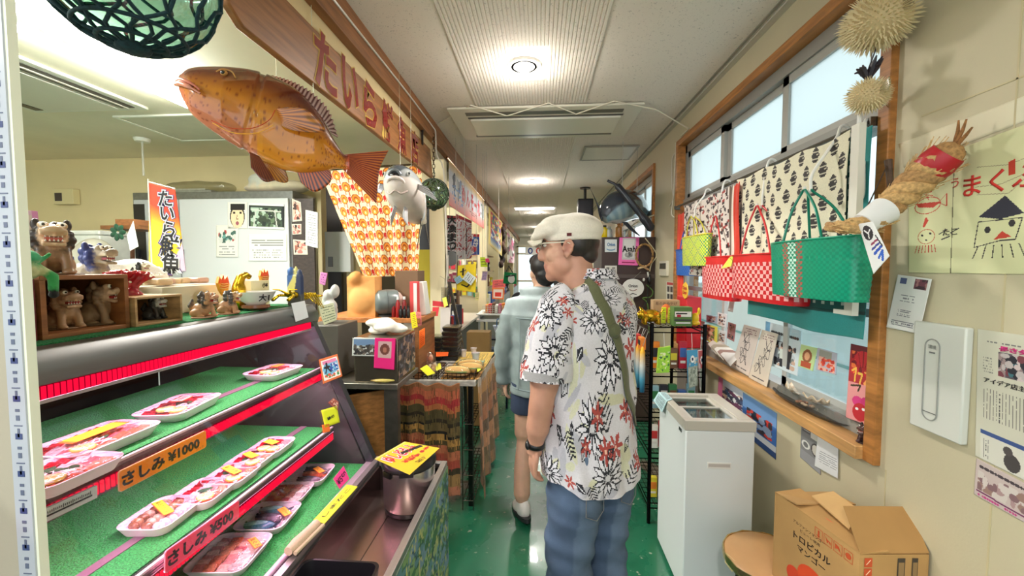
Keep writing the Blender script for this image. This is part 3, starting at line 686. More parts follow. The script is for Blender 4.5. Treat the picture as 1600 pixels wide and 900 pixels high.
for i in range(600): x, y = R.uniform(0,96), R.uniform(0,120); cvp.line([(x,y),(x + R.uniform(-4,4),y + R.uniform(3,9))],1,R.choice([(60,110,70),(150,180,130),(110,150,160),(190,190,120),(50,84,96)]))
sheet(cvp,[(XS1 + .003,.55,ZS - .022),(XS1 + .003,YE,ZS - .022),(XS1 + .003,YE,.03),(XS1 + .003,.55,.03)],mb=fpn); fpn.bb((XS1 - .008,.3,.02),(XS1 + .002,YE,ZS - .021),(110,130,110)); fpn.bb((XS0 - .0,YE - .012,.02),(XS1 - .008,YE,.70),(80,80,80))
thing('sink_counter','low stainless sink trough with green painted front beside the walkway','counter',[('rim',sk,{'bevel': .002}),('basin',bs),('front_panel',fpn,{'label': 'green and blue dabbed painting'})])
tb = MB('plastic'); c0 = onz(470,910,.60); 
o1 = rrect(.19,.15,.02); tz0, tz1 = .6035, .70
cx, cy = -.535, .96
o2 = rrect(.215,.17,.025); o3 = rrect(.18,.14,.02); n_ = len(o1)
vs_ = [(x + cx,y + cy,tz0) for x,y in o1] + [(x + cx,y + cy,tz1) for x,y in o2] + [(x*.93 + cx,y*.93 + cy,tz1) for x,y in o2] + [(x*.9 + cx,y*.9 + cy,tz0 + .006) for x,y in o3]
tb.add(vs_,[(i + k*n_,(i + 1) % n_ + k*n_,(i + 1) % n_ + (k + 1)*n_,i + (k + 1)*n_) for k in range(3) for i in range(n_)] + [tuple(range(n_ - 1,-1,-1)),tuple(range(3*n_,4*n_))],(26,26,30))
thing('plastic_tray','black plastic tub in the steel trough at the bottom edge','tray',tb)
# rice cooker with yellow sign
pc = V((ony(640,780,1.462).x,1.462,.603)); rb = .092
bodyc = MB('metal'); bodyc.lathe([(rb - .004,.018),(rb,.024),(rb + .003,.155),(rb + .002,.165)],(190,180,176),o=pc,n=40)
basec = MB('plastic'); basec.lathe([(rb - .012,0),(rb - .004,.004),(rb - .002,.018)],(24,24,26),o=pc,n=40)
lid = MB('plastic'); lid.lathe([(rb + .003,.165),(rb + .008,.172),(rb + .006,.188),(rb - .006,.200),(rb - .03,.210),(0,.214)],(26,26,28),o=pc,n=40); lid.box(pc + V((rb*.2,-rb*.9,.17)),(.05,.03,.022),(30,30,32),rot=.2); lid.box(pc + V((rb*.1,rb*.95,.18)),(.05,.03,.03),(30,30,32))
lid.box(pc + V((.01,0,.214)),(.09,.02,.012),(36,36,38),rot=.9)
ltc = MB('plastic'); ltc.box(pc + V((-rb*.55,-rb*.9,.162)),(.035,.012,.02),(14,14,16),rot=-.5)
thing('rice_cooker','steel rice cooker with black lid standing in the sink trough','rice cooker',[('body',bodyc),('base',basec),('lid',lid,{'bevel': .002}),('latch',ltc)])
q = [(585,717),(632,690),(687,700),(640,742)]; sg = MB('paper'); pts = [onz(px,py,.822) for px,py in q]; cvs = CV(64,40,(250,208,40)); cvs.rect(0,0,64,2,(250,230,120)); cvs.scrib(26,26,62,30,(200,40,40),4,1,3)
pts[3] = onz(640,742,.818)
sheet(cvs,[pts[0],pts[1],pts[2],pts[3]],mb=sg)
ctr = sum(pts,V((0,0,0))) / 4; ux = (pts[1] - pts[0]).normalized(); uy = (pts[1] - pts[2]).normalized()
F_ = frame(ctr,ux,pts[0] - pts[3])
Lx = (pts[1] - pts[0]).length; Ly = (pts[0] - pts[3]).length
sg.M = F_; sg.text('ゆしどうふ',TR((0,Ly*.18,.001)),Ly*.40,(255,240,240),bold=.09,fit=Lx*.92); sg.text('ゆしどうふ',TR((0,Ly*.18,.0016)),Ly*.34,(226,40,70),bold=.03,fit=Lx*.86)
sg.text('TAKE OUT OK',TR((.01,-Ly*.36,.001)),Ly*.1,(20,20,20),bold=.02,fit=Lx*.5); sg.text('¥300',TR((-Lx*.12,-Ly*.14,.001)),Ly*.16,(220,60,50),bold=.04)
thing('menu_sign','laminated yellow sign with red lettering lying on the rice cooker lid','sign',sg)
# --------------------------------------------------------------- near post with printed tape
np_ = MB('wall'); xp = -.69; yp = .5; np_.bb((-.96,yp,0),(xp - .030,yp + .025,2.62),(172,166,148)); struct('wall_post_5',np_)
tp = MB('plastic'); tp.bb((xp - .029,yp - .003,.2),(xp - .004,yp + .012,2.6),(176,182,192)); tp.bb((xp - .0038,yp - .001,.2),(xp,yp + .01,2.6),(232,236,216)); z = .4; k = 0
while z < 2.5:
    for kk, (dz,ww,hh) in enumerate(((0,.012,.0015),(.008,.005,.007),(.02,.006,.004),(.034,.010,.008),(.037,.003,.012))):
        tp.bb((xp - .016 - ww/2,yp - .0036,z + dz),(xp - .016 + ww/2,yp - .0028,z + dz + hh),(96,104,128) if kk != 3 else (60,72,120))
    z += .052
thing('door_edge_strip','clear plastic edge strip with small blue print at the left edge','strip',tp)
# ================================================================= sign board, hanging fish, floats
def bez(pts,n=8):
    """Catmull-Rom through points"""
    P = [V(p) for p in pts]; P = [P[0]*2 - P[1]] + P + [P[-1]*2 - P[-2]]; out = []
    for i in range(1,len(P) - 2):
        for k in range(n):
            t = k / n; a, b, c, d = P[i - 1], P[i], P[i + 1], P[i + 2]
            out.append(.5*((2*b) + (c - a)*t + (2*a - 5*b + 4*c - d)*t*t + (3*b - a - 3*c + d)*t ** 3))
    out.append(P[-2]); return out
def fin(base,tip,col,n=14,th=.004,m='gloss',col2=None,serr=0):
    B = bez(base,6); T = bez(tip,6); mb = MB(m)
    def at(L,u): x = u * (len(L) - 1); i = min(int(x),len(L) - 2); return L[i].lerp(L[i + 1],x - i)
    nu = n * 4
    def fn(u,v):
        ph = (u*n) % 1; k = 1 - serr * abs(ph - .5) * 2; p = at(B,u).lerp(at(T,u),v*k); return p
    c2 = col2 or tuple(int(q*.6) for q in col)
    mb.grid(fn,nu,8,lambda u,v: tuple(int(a*(1 - w_) + b*w_) for a,b,w_ in ((col[k],c2[k],(1 if (u*n) % 1 < .3 else 0)*.8 + .2*v) for k in range(3))))
    return mb
A = V((-.88,1.0,0)); bdz = (2.21,2.43)
bd = MB('wood'); a0 = onx(357,20,-.88)
bd.prism([(-.905,1.14,2.42),(-.905,1.13,2.24),(-.905,1.19,2.205),(-.905,3.32,2.22),(-.905,3.25,2.435)],(.028,0,0),(150,98,52))
lt = MB('gloss')
for ch, y in zip('たいら鮮魚店',(1.655,1.87,2.09,2.33,2.57,2.83)):
    M = frame((-.8755,y,2.325),(0,1,0),(0,0,1)); lt.text(ch,M,.235,(214,176,90),bold=.06,fit=.185 if ch != 'い' else .17); lt.text(ch,M @ TR((0,0,.0015)),.225,(132,28,30),bold=.035,fit=.172 if ch != 'い' else .16)
hk = MB('matte')
for y in (3.0,): hk.bb((-.878,y,2.40),(-.87,y + .03,2.62),(40,30,26)); 
hk.tube([(-.86,3.0,2.62),(-.87,3.0,2.4)],.006,(30,24,22))
thing('shop_sign','long weathered wooden sign board with dark red Japanese lettering','sign',[('board',bd,{'bevel': .006}),('lettering',lt),('bracket',hk)])
cb = MB('plastic'); pts = [(XL + .02,y,2.585 + .006*math.sin(y*3)) for y in np.arange(.2,3.3,.2)] + [(XL + .025,3.25,2.56),(XL + .02,3.3,2.4),(-.80,3.36,2.3),(-.795,3.4,1.9),(-.79,3.42,1.5),(-.80,3.42,1.32)]
cb.tube(bez(pts,3),.006,(214,208,196),n=6); thing('cable','white cable clipped along the brown ceiling beam','cable',cb)
# --- big orange grouper
UP = [(279,118),(300,107),(350,106),(400,112),(440,127),(470,146),(500,181),(520,215),(537,241),(546,243)]
LO = [(279,140),(300,178),(345,213),(395,243),(440,264),(470,270),(500,268),(520,264),(537,264),(546,266)]
def fy(px): return 1.33 + (px - 277) / 330 * .36
ups = bez([ony(p[0],p[1],fy(p[0])) for p in UP],22); los = bez([ony(p[0],p[1],fy(p[0])) for p in LO],22)
R = rnd(3); fm = MB('gloss'); nr = len(ups); nn = 84; vs_ = []; cl = []
spots = [(R.uniform(.06,.97),R.uniform(-.8,.85)) for i in range(420)]
sg_ = {}
for s_ in spots: sg_.setdefault((int(s_[0]*40),int(s_[1]*10 + 20)),[]).append(s_)
mid = [(a + b)/2 for a,b in zip(ups,los)]
for i in range(nr):
    u_ = ups[i] - los[i]; hh = u_.length / 2; u_ = u_.normalized(); t = i / (nr - 1)
    ax = (mid[min(i + 3,nr - 1)] - mid[max(i - 3,0)]).normalized(); sd = ax.cross(u_).normalized(); wd = min(hh*.62,.075) * (1 if t < .75 else 1 - (t - .75)*.9)
    for j in range(nn):
        th = 2 * PI * j / nn; c_, s_ = math.cos(th), math.sin(th); up = s_; v_ = math.copysign(abs(c_) ** .85,c_)
        bulge = 1.0
        if .07 < t < .33 and abs(up) < .8: bulge = 1 + .06 * math.sin((t - .07)/.26*PI)
        if abs(t - .335 - .03*up) < .012: bulge = .96
        vs_.append(mid[i] + u_*hh*up*(bulge if bulge < 1 else 1) + sd*wd*v_*bulge)
        g = (up + 1) / 2
        top_, midc, low, cheek = (92,42,28), (202,128,32), (218,140,44), (196,116,88)
        if g > .55: w_ = min(1,(g - .55)/.3); c0 = [midc[k]*(1 - w_) + top_[k]*w_ for k in range(3)]
        else: w_ = min(1,(.55 - g)/.45); lc = cheek if t < .35 else low; c0 = [midc[k]*(1 - w_) + lc[k]*w_ for k in range(3)]
        if t < .06: c0 = [c0[k]*.6 + (180,96,70)[k]*.4 for k in range(3)]
        if t > .88: w_ = (t - .88) / .12; c0 = [c0[k]*(1 - w_) + (190,70,40)[k]*w_ for k in range(3)]
        if .3 < t < .37 and .05 < g < .5: c0 = [c0[k]*.7 + (240,170,50)[k]*.3 for k in range(3)]
        sp = False; sv = math.asin(max(-1,min(1,up))) / 1.5
        for di in (-1,0,1):
            for dj in (-1,0,1):
                for q in sg_.get((int(t*40) + di,int(sv*10 + 20) + dj),()):
                    if (q[0] - t) ** 2 * 1.0 + ((q[1] - sv)*hh*1.5/.95) ** 2 < .0042 ** 2: sp = True
        if sp: c0 = [c0[k]*.5 + (90,26,20)[k]*.5 for k in range(3)]
        cl.append(tuple(c0))
fm.add(vs_,[(i*nn + j,i*nn + (j + 1) % nn,(i + 1)*nn + (j + 1) % nn,(i + 1)*nn + j) for i in range(nr - 1) for j in range(nn)] + [tuple(range(nn - 1,-1,-1)),tuple(range((nr - 1)*nn,nr*nn))],cl)
def fp(px,py,dy=0): return ony(px,py,fy(px) + dy)
lips = MB('gloss'); lips.tube(bez([fp(276,126,.01),fp(284,124,-.035),fp(300,131,-.056),fp(312,140,-.062)],6),[.006]*12 + [.004]*7,(190,104,80),n=10); lips.tube(bez([fp(275,132,.01),fp(284,131,-.035),fp(300,138,-.055),fp(313,146,-.06)],6),[.008]*12 + [.004]*7,(206,132,110),n=10)
lips.tube(bez([fp(277,129,.0),fp(286,128,-.04),fp(302,135,-.06)],6),.002,(90,20,16),n=6)
eye = MB('gloss'); ec = fp(350,114,-.052); eye.ell(ec,(.013,.008,.010),(170,120,60)); eye.ell(ec + V((0,-.006,.0)),(.008,.005,.006),(20,14,12))
br_ = MB('gloss'); br_.tube(bez([fp(338,112,-.05),fp(348,108,-.052),fp(362,112,-.05),fp(368,122,-.055)],4),.0025,(186,134,70),n=6)
gill = MB('gloss'); gill.tube(bez([fp(330,188,-.05),fp(360,200,-.07),fp(395,200,-.082),fp(420,188,-.086),(fp(430,172,-.086))],5),.0013,(196,60,30),n=6); gill.tube(bez([fp(332,192,-.045),fp(362,207,-.065),fp(400,208,-.078),fp(428,195,-.084)],5),.0013,(246,180,60),n=6)
dors = fin([fp(420,122),fp(450,136),fp(480,158),fp(505,187),fp(518,209)],[fp(424,117),fp(456,126),fp(488,143),fp(515,172),fp(530,217)],(206,170,160),22,col2=(80,24,24),serr=.25)
pect = fin([fp(432,170,-.075),fp(438,185,-.08),fp(440,196,-.078)],[fp(448,168,-.10),fp(480,172,-.13),fp(508,204,-.13),fp(470,206,-.10),fp(446,200,-.08)],(196,118,36),12,col2=(110,60,30))
pel1 = fin([fp(390,238,-.03),fp(405,244,-.03)],[fp(392,262,-.04),fp(412,283,-.05),fp(430,282,-.045)],(130,60,34),8,col2=(90,40,26))
pel2 = fin([fp(402,240,.02),fp(422,250,.02)],[fp(412,262,.02),fp(430,282,.02),fp(450,284,.015),fp(445,262,.01)],(190,128,50),10,col2=(120,76,40))
anal = fin([fp(463,266),fp(490,266),fp(510,263)],[fp(470,285),fp(492,300),fp(516,285),fp(517,268)],(214,100,34),12,col2=(60,24,34))
tail = fin([fp(534,242),fp(540,252),fp(536,265)],[fp(607,235,.02),fp(594,262,.02),fp(590,290,.02),fp(588,318,.02)],(104,28,34),18,col2=(206,104,44))
hg = MB('plastic')
for a_, b_ in (((432,120),(430,70)),((490,160),(500,120))): p_ = fp(*a_); hg.tube([p_,V((p_.x,p_.y,2.618))],.0015,(214,214,190),n=5)
so = {'solid': .004}
thing('fish_model','large glossy orange spotted grouper model hanging under the ceiling','fish model',[('body',fm,{'smooth': 180}),('lips',lips),('eye',eye,[('eyelid',br_)]),('gill_cover',gill),('dorsal_fin',dors,so),('pectoral_fin',pect,so),('pelvic_fin',pel1,so),('pelvic_fin',pel2,so),('anal_fin',anal,so),('tail_fin',tail,so),('hanging_cord',hg)])
# --- silver trevally seen head-on
f2 = MB('gloss'); Y = 2.3
cA = ony(626,278,2.25); cB = ony(630,300,2.5); cC = ony(632,330,2.75)
secs = [(V((0,-.10,.02)),.012,.02),(V((0,-.09,.012)),.045,.055),(V((0,-.05,.0)),.082,.10),(V((0,.03,-.02)),.108,.125),(V((0,.13,-.05)),.108,.13),(V((0,.25,-.09)),.08,.11),(V((0,.38,-.13)),.04,.06),(V((0,.48,-.16)),.015,.02)]
o_ = ony(626,288,2.33); vs_ = []; cl = []; nn = 40
cen = bez([s[0] for s in secs],5); rx = [p.x for p in bez([(s[1],0,0) for s in secs],5)]; rz = [p.x for p in bez([(s[2],0,0) for s in secs],5)]
for i in range(len(cen)):
    for j in range(nn):
        th = 2 * PI * j / nn; z_ = math.sin(th); vs_.append(o_ + cen[i] + V((rx[i]*math.cos(th),0,rz[i]*z_)))
        g = (z_ + 1) / 2; c0 = (70,78,84) if g > .88 else ((150,154,154) if g > .6 else (206,196,188)); cl.append(c0)
f2.add(vs_,[(i*nn + j,i*nn + (j + 1) % nn,(i + 1)*nn + (j + 1) % nn,(i + 1)*nn + j) for i in range(len(cen) - 1) for j in range(nn)] + [tuple(range(nn - 1,-1,-1)),tuple(range((len(cen) - 1)*nn,len(cen)*nn))],cl)
mo = MB('gloss'); mo.ell(o_ + V((.0,-.092,.03)),(.030,.02,.016),(26,24,26)); 
jaw = MB('gloss'); jaw.tube(bez([o_ + V((-.05,-.055,-.035)),o_ + V((-.042,-.085,.0)),o_ + V((-.02,-.108,.014)),o_ + V((.02,-.108,.014)),o_ + V((.042,-.085,0)),o_ + V((.05,-.055,-.035))],5),.010,(222,206,200),n=10)
jaw.tube(bez([o_ + V((-.035,-.09,.03)),o_ + V((-.015,-.10,.056)),o_ + V((.015,-.10,.056)),o_ + V((.035,-.09,.03))],5),.009,(96,100,104),n=10)
jaw.tube(bez([o_ + V((-.06,-.06,-.05)),o_ + V((-.03,-.085,-.068)),o_ + V((0,-.09,-.05)),o_ + V((.03,-.085,-.068)),o_ + V((.06,-.06,-.05))],5),.005,(176,158,150),n=8)
pt = [('body',f2,{'smooth': 180}),('mouth',mo),('jaw',jaw,{'smooth': 180})]
for sx in (-1,1):
    e = MB('gloss'); e.ell(o_ + V((sx*.066,-.062,.045)),(.012,.012,.014),(206,206,200)); e.ell(o_ + V((sx*.073,-.07,.046)),(.006,.006,.008),(16,16,18)); pt.append(('eye',e))
pt.append(('pectoral_fin',fin([o_ + V((.10,0,.0)),o_ + V((.10,.0,-.03))],[o_ + V((.16,-.02,-.02)),o_ + V((.22,-.03,-.10)),o_ + V((.14,-.01,-.055))],(190,186,184),8,col2=(110,110,116)),so))
pt.append(('pectoral_fin',fin([o_ + V((-.10,0,.0)),o_ + V((-.10,.0,-.03))],[o_ + V((-.125,0,.01)),o_ + V((-.14,0,-.04)),o_ + V((-.12,0,-.05))],(90,90,96),6),so))
for sx in (-1,1): pt.append(('pelvic_fin',fin([o_ + V((sx*.03 - .01,-.0,-.12)),o_ + V((sx*.03,.02,-.13))],[o_ + V((sx*.035 - .02,-.02,-.19)),o_ + V((sx*.05 - .01,0,-.24))],(236,236,236),4,col2=(150,150,154)),so))
pt.append(('anal_fin',fin([o_ + V((.06,.2,-.17)),o_ + V((.02,.36,-.18))],[o_ + V((.04,.2,-.30)),o_ + V((.01,.26,-.36))],(40,40,46),6,col2=(16,16,20)),so))
pt.append(('tail_fin',fin([o_ + V((0,.47,-.15)),o_ + V((0,.48,-.18))],[o_ + V((0,.6,.0)),o_ + V((0,.52,-.16)),o_ + V((0,.6,-.34))],(60,60,66),8),so))
hg = MB('plastic'); hg.tube([o_ + V((0,.0,.1)),V((o_.x,o_.y,2.618))],.0008,(200,200,180),n=5); hg.tube([o_ + V((0,.2,.02)),V((o_.x,o_.y + .2,2.618))],.0008,(200,200,180),n=5); pt.append(('hanging_cord',hg))
thing('fish_model','silver grey fish model hanging head-on beneath the sign board','fish model',pt)
# --- glass floats in nets
def gfloat(label,c,r,gcol,ncol,seed,topz,tw=.004,kn=11):
    g = MB('floatglass'); g.ell(c,r,gcol,n=40); net = MB('rope'); R = rnd(seed)
    for s_ in (-1,1):
        for k in range(kn):
            pts = []
            for i in range(25):
                ph = PI * (.02 + .96*i/24); th = 2 * PI * k / kn + s_ * ph * .9 + .12 * math.sin(i*1.3 + k)
                pts.append(c + V((math.sin(ph)*math.cos(th),math.sin(ph)*math.sin(th),math.cos(ph)))*(r + tw*.6))
            net.tube(pts,tw,ncol,n=5)
    for ph in (.25,.6,1.0): net.tube([c + V((math.sin(PI - ph*.6)*math.cos(t*PI/12),math.sin(PI - ph*.6)*math.sin(t*PI/12),math.cos(PI - ph*.6)))*(r + tw) for t in range(24)],tw*(1.6 if ph < .4 else 1),ncol,n=6,closed=True)
    net.ell(c - V((0,0,r + .004)),(.03*r/.15,.03*r/.15,.012),ncol,n=10)
    rp = MB('rope'); rp.tube(bez([c + V((0,0,r)),c + V((.004,0,r + (topz - c.z - r)*.5)),V((c.x,c.y,topz))],5),tw*1.2,ncol,n=6)
    thing('glass_float',label,'float',[('glass_ball',g,{'smooth': 180}),('net',net,{'kind': 'stuff','smooth': 180}),('rope',rp)])
cF = ony(203,-48,.82); gfloat('big blue green glass float in dark netting at the top left',cF,.155,(196,228,220),(20,52,60),1,2.62)
cG = ony(678,303,2.9); gfloat('green glass float in netting hanging beside the end of the sign board',cG,.105,(170,200,180),(52,60,44),2,2.2,.0035,10)
chn = MB('metal'); p0 = cG + V((0,0,.105)); p1 = V((-.86,3.28,2.6))
for i in range(13):
    q = p0.lerp(p1,i/13); chn.tube([q + V((math.cos(t)*(.010 if i % 2 else 0),math.cos(t)*(0 if i % 2 else .010),math.sin(t)*.02)) for t in np.arange(0,6.2,.9)],.003,(110,96,80),n=5,closed=True)
thing('chain','rusty chain hanging from the beam above the green float','chain',chn)
# ================================================================= things standing on the case
def shisa(name,label,base,h,yaw,body,mane,facec,inner=(150,40,40),arm=None,sit=True,cat='figurine',vox=.016,group=None):
    """lion dog statue: base point, height, yaw 0 looks to -Y"""
    M = TR(base) @ RT_(yaw,4,'Z') @ Matrix.Scale(h,4); s = MB('satin',M)
    rx = lambda a: RT_(a,3,'X')
    s.ell((0,.12,.26),(.19,.27,.24),body,rot=rx(.5)); s.ell((0,-.05,.36),(.17,.15,.22),body)
    for sx in (-1,1):
        s.ell((sx*.17,.2,.15),(.10,.19,.15),body); s.ell((sx*.19,.05,.05),(.08,.14,.05),body)
        if arm and sx == arm: s.tube([(sx*.13,-.1,.42),(sx*.24,-.18,.5),(sx*.24,-.22,.74)],[.08,.07,.065],body,n=10); s.ell((sx*.24,-.22,.8),.08,body)
        else: s.tube([(sx*.12,-.08,.42),(sx*.14,-.16,.22),(sx*.15,-.18,.06)],[.085,.07,.075],body,n=10); s.ell((sx*.15,-.21,.045),(.085,.11,.05),body)
    for k in range(12): a = k / 12 * 2 * PI; s.ell((.2*math.cos(a),-.06 + .06*math.sin(a)*0,.56 + .19*math.sin(a)),(.075,.07,.07),mane)
    for k in range(5): s.ell((0.05*(-1) ** k,.12,.5 + k*.07),.09,mane)
    s.ell((0,-.08,.62),(.19,.19,.19),facec); s.box((0,-.24,.67),(.30,.24,.10),facec); s.ell((0,-.35,.70),(.13,.07,.07),facec)
    s.box((0,-.24,.50),(.26,.22,.06),facec,rot=rx(.25)); s.tube([(-.14,-.30,.635),(0,-.37,.62),(.14,-.30,.635)],.022,tuple(min(255,q + 50) for q in facec),n=8)
    for sx in (-1,1): s.ell((sx*.17,0,.80),(.06,.05,.10),mane); s.ell((sx*.10,-.19,.78),(.07,.06,.06),facec)
    s.tube([(0,.36,.2),(0,.44,.4),(.03,.40,.62)],[.08,.1,.03],mane,n=8)
    b = organic(s,h*vox,3,m='satin')
    e = MB('gloss',M)
    for sx in (-1,1): e.ell((sx*.10,-.245,.79),(.042,.03,.042),(240,236,226),n=10); e.ell((sx*.10,-.27,.79),(.02,.014,.02),(20,18,18),n=8)
    t = MB('gloss',M); t.box((0,-.22,.565),(.20,.2,.05),inner)
    for k in range(5): t.lathe([(.014,0),(.0,-.045)],(246,240,226),o=(-.09 + k*.045,-.335,.625),n=6); t.lathe([(.014,0),(0,.04)],(246,240,226),o=(-.09 + k*.045,-.325,.53),n=6)
    st = MB('matte',M); st.lathe([(.34,0),(.36,.02),(.33,.04)],tuple(int(q*.8) for q in body),o=(0,.06,-.01),n=20)
    return thing(name,label,cat,[('body',b,{'smooth': 180}),('eyes',e),('teeth',t),('base',st)],group=group)
ZT = 1.349
BRN = (176,138,104); TER = (168,116,80)
# wooden show boxes
def showbox(label,y0,y1,x0,x1,z1,col,th=.010,divide=None):
    p = []
    a = MB('wood'); a.bb((x0,y0,z1 - th),(x1,y1,z1),col); p.append(('top_board',a,{'bevel': .001}))
    a = MB('wood'); a.bb((x0,y0,ZT),(x1,y1,ZT + th),col); p.append(('bottom_board',a,{'bevel': .001}))
    for y in (y0,y1 - th): a = MB('wood'); a.bb((x0,y,ZT + th),(x1,y + th,z1 - th),col); p.append(('side_board',a))
    a = MB('wood'); a.bb((x0,y0 + th,ZT + th),(x0 + .005,y1 - th,z1 - th),tuple(int(q*.8) for q in col)); p.append(('back_board',a))
    return thing('display_box',label,'wooden box',p)
showbox('reddish wooden open box on the case with two brown lion dogs inside',.765,.945,-1.20,-1.02,1.482,(150,94,50))
showbox('pale wooden open box on the case with a white lion dog inside',.95,1.085,-1.20,-1.01,1.424,(190,152,104),.006)
rbx = MB('wood'); rbx.bb((-1.2,.66,ZT),(-1.02,.757,1.478),(110,22,26)); rbx.bb((-1.019,.67,ZT + .01),(-1.017,.745,1.468),(84,12,18)); thing('red_box','dark red lacquer box standing beside the post on the case','box',rbx,bevel=.002)
def atx(px,X,z): p = onx(px,417,X); return V((X,p.y,z))
shisa('lion_dog','brown clay lion dog, left one of the two in the reddish box',atx(97,-1.085,1.360),.105,-.2 + HP,BRN,(150,112,84),(190,150,120),group='small clay lion dogs')
shisa('lion_dog','brown clay lion dog with pale pink ear, right one in the reddish box',atx(154,-1.08,1.360),.118,.25 + HP,(150,120,92),(134,104,80),(196,160,130),group='small clay lion dogs')
shisa('lion_dog','white faced lion dog with black body in the pale wooden box',atx(240,-1.07,1.356),.072,.1 + HP,(70,68,66),(60,58,56),(226,224,216),group='small clay lion dogs')
shisa('lion_dog','tan lion dog raising its paw, on the turf left of its pair',atx(318,-.995,1.3505),.088,.2 + HP,(184,138,98),(80,74,70),(190,140,104),arm=-1,group='small clay lion dogs')
shisa('lion_dog','tan lion dog with gold arm on the turf beside the noodle bowl',atx(357,-.995,1.3505),.085,.5 + HP,(176,130,92),(80,74,70),(190,146,100),group='small clay lion dogs')
shisa('lion_dog','large painted lion dog with open red mouth on top of the reddish box',atx(84,-1.10,1.482),.14,-.6 + HP,(150,116,86),(60,50,44),(206,172,136),(190,70,60))
shisa('lion_dog','grey stone lion dog with blue spots behind the reddish box',atx(146,-1.35,1.44),.15,.2 + HP,(156,140,120),(50,60,120),(160,144,124))
sbx = MB('card'); sbx.bb((-1.5,.98,ZT),(-1.24,1.17,1.44),(206,196,176)); thing('storage_box','plain grey box behind the reddish show box','box',sbx,bevel=.002)
# white woven basket with cloth
bk_ = MB('plastic'); bp = atx(198,-1.24,1.424); bp = V((-1.42,1.30,ZT))
for k in range(5): bk_.tube([bp + V((.075*math.cos(t*PI/12)*(1 + k*.05),.11*math.sin(t*PI/12)*(1 + k*.05),.04 + k*.02)) for t in range(24)],.004,(236,234,226),n=5,closed=True)
for s_ in (-1,1):
    for k in range(22): th = 2 * PI * k / 22; bk_.tube([bp + V((.075*math.cos(th),.11*math.sin(th),.0)),bp + V((.092*math.cos(th + s_*.5),.134*math.sin(th + s_*.5),.13))],.0028,(236,234,226),n=4)
bk_.lathe([(.07,0),(.075,.004)],(230,228,220),o=bp,n=20,sy=1.4)
clo = MB('fabric'); 
for k in range(9): R = rnd(k); clo.ell(bp + V((R.uniform(-.04,.04),R.uniform(-.07,.07),.13 + R.uniform(-.02,.03))),(.045,.06,.03),(238,236,228))
clo = organic(clo,.008,5,m='fabric'); thing('basket','white lattice basket filled with white cloth behind the show boxes','basket',[('weave',bk_),('cloth',clo,{'smooth': 180})])
# red coral
def coral(label,c,w_,h_,seed):
    R = rnd(seed); s = MB('gloss'); s.lathe([(w_*.55,0),(w_*.5,.008),(w_*.3,.016)],(150,26,40),o=c,n=16)
    def br(p,d,l,r,k):
        q = p + d * l; s.tube([p,q],[r,r*.8],(168,30,44),n=7); s.ell(q,r,(176,36,48),n=8)
        if k:
            for i in range(3): dd = (d + V((R.uniform(-.9,.9),R.uniform(-.9,.9),R.uniform(-.1,.6)))).normalized(); br(q,dd,l*.72,r*.78,k - 1)
    for i in range(9): br(c + V((R.uniform(-.5,.5)*w_*.6,R.uniform(-.5,.5)*w_*.6,.012)),V((R.uniform(-.6,.6),R.uniform(-.6,.6),1)).normalized(),h_*.27,.0052,3)
    thing('coral_ornament',label,'ornament',organic(s,.0028,1,m='gloss'),smooth=180)
coral('dark red branching coral ornament on top of the pale box',V((-1.10,1.02,1.424)),.055,.085,4)
# green puppet
s = MB('fabric'); gp = V((0,0,0)); gq = atx(38,-1.0,1.480); s.M = TR(gq) @ Matrix.Scale(.68,4); G1 = (60,160,90)
s.ell(gp + V((0,0,.02)),(.03,.035,.03),(196,200,150)); s.ell(gp + V((0,0,.055)),(.034,.034,.025),(70,170,120)); s.tube([gp + V((.01,.02,.03)),gp + V((.03,.045,.0)),gp + V((.035,.04,-.04))],[.012,.014,.012],G1,n=10); s.tube([gp + V((.01,-.02,.03)),gp + V((.03,-.03,0))],.012,G1,n=10); s.ell(gp + V((.035,.04,-.052)),(.012,.013,.012),(20,22,22)); s.tube([gp + V((.01,.03,.045)),gp + V((.02,.05,.07))],.006,G1)
thing('puppet','small green cloth puppet with a black hand sitting on the red box','puppet',organic(s,.003,4,m='fabric'),smooth=180)
# drawing with eye and pink border behind the puppet
cvs = CV(60,60,(228,216,206)); cvs.rect(0,0,60,7,(236,200,220)); cvs.rect(48,0,60,60,(224,150,200)); cvs.ell(22,34,9,7,(250,250,250)); cvs.ell(23,34,5,5,(20,20,24)); cvs.line([(8,22),(18,16),(30,19)],4,(20,20,20)); cvs.line([(12,34),(18,27),(28,28),(33,36)],2,(20,20,20)); cvs.blotch(2,42,30,60,[(80,180,130)],2,20,5)
mb = MB('paper'); sheet(cvs,[onx(8,325,-1.15),onx(58,330,-1.15),onx(66,392,-1.15),onx(8,388,-1.15)],mb=mb); thing('drawing','pink bordered card with a drawn eye behind the green puppet','picture',mb,solid=.002)
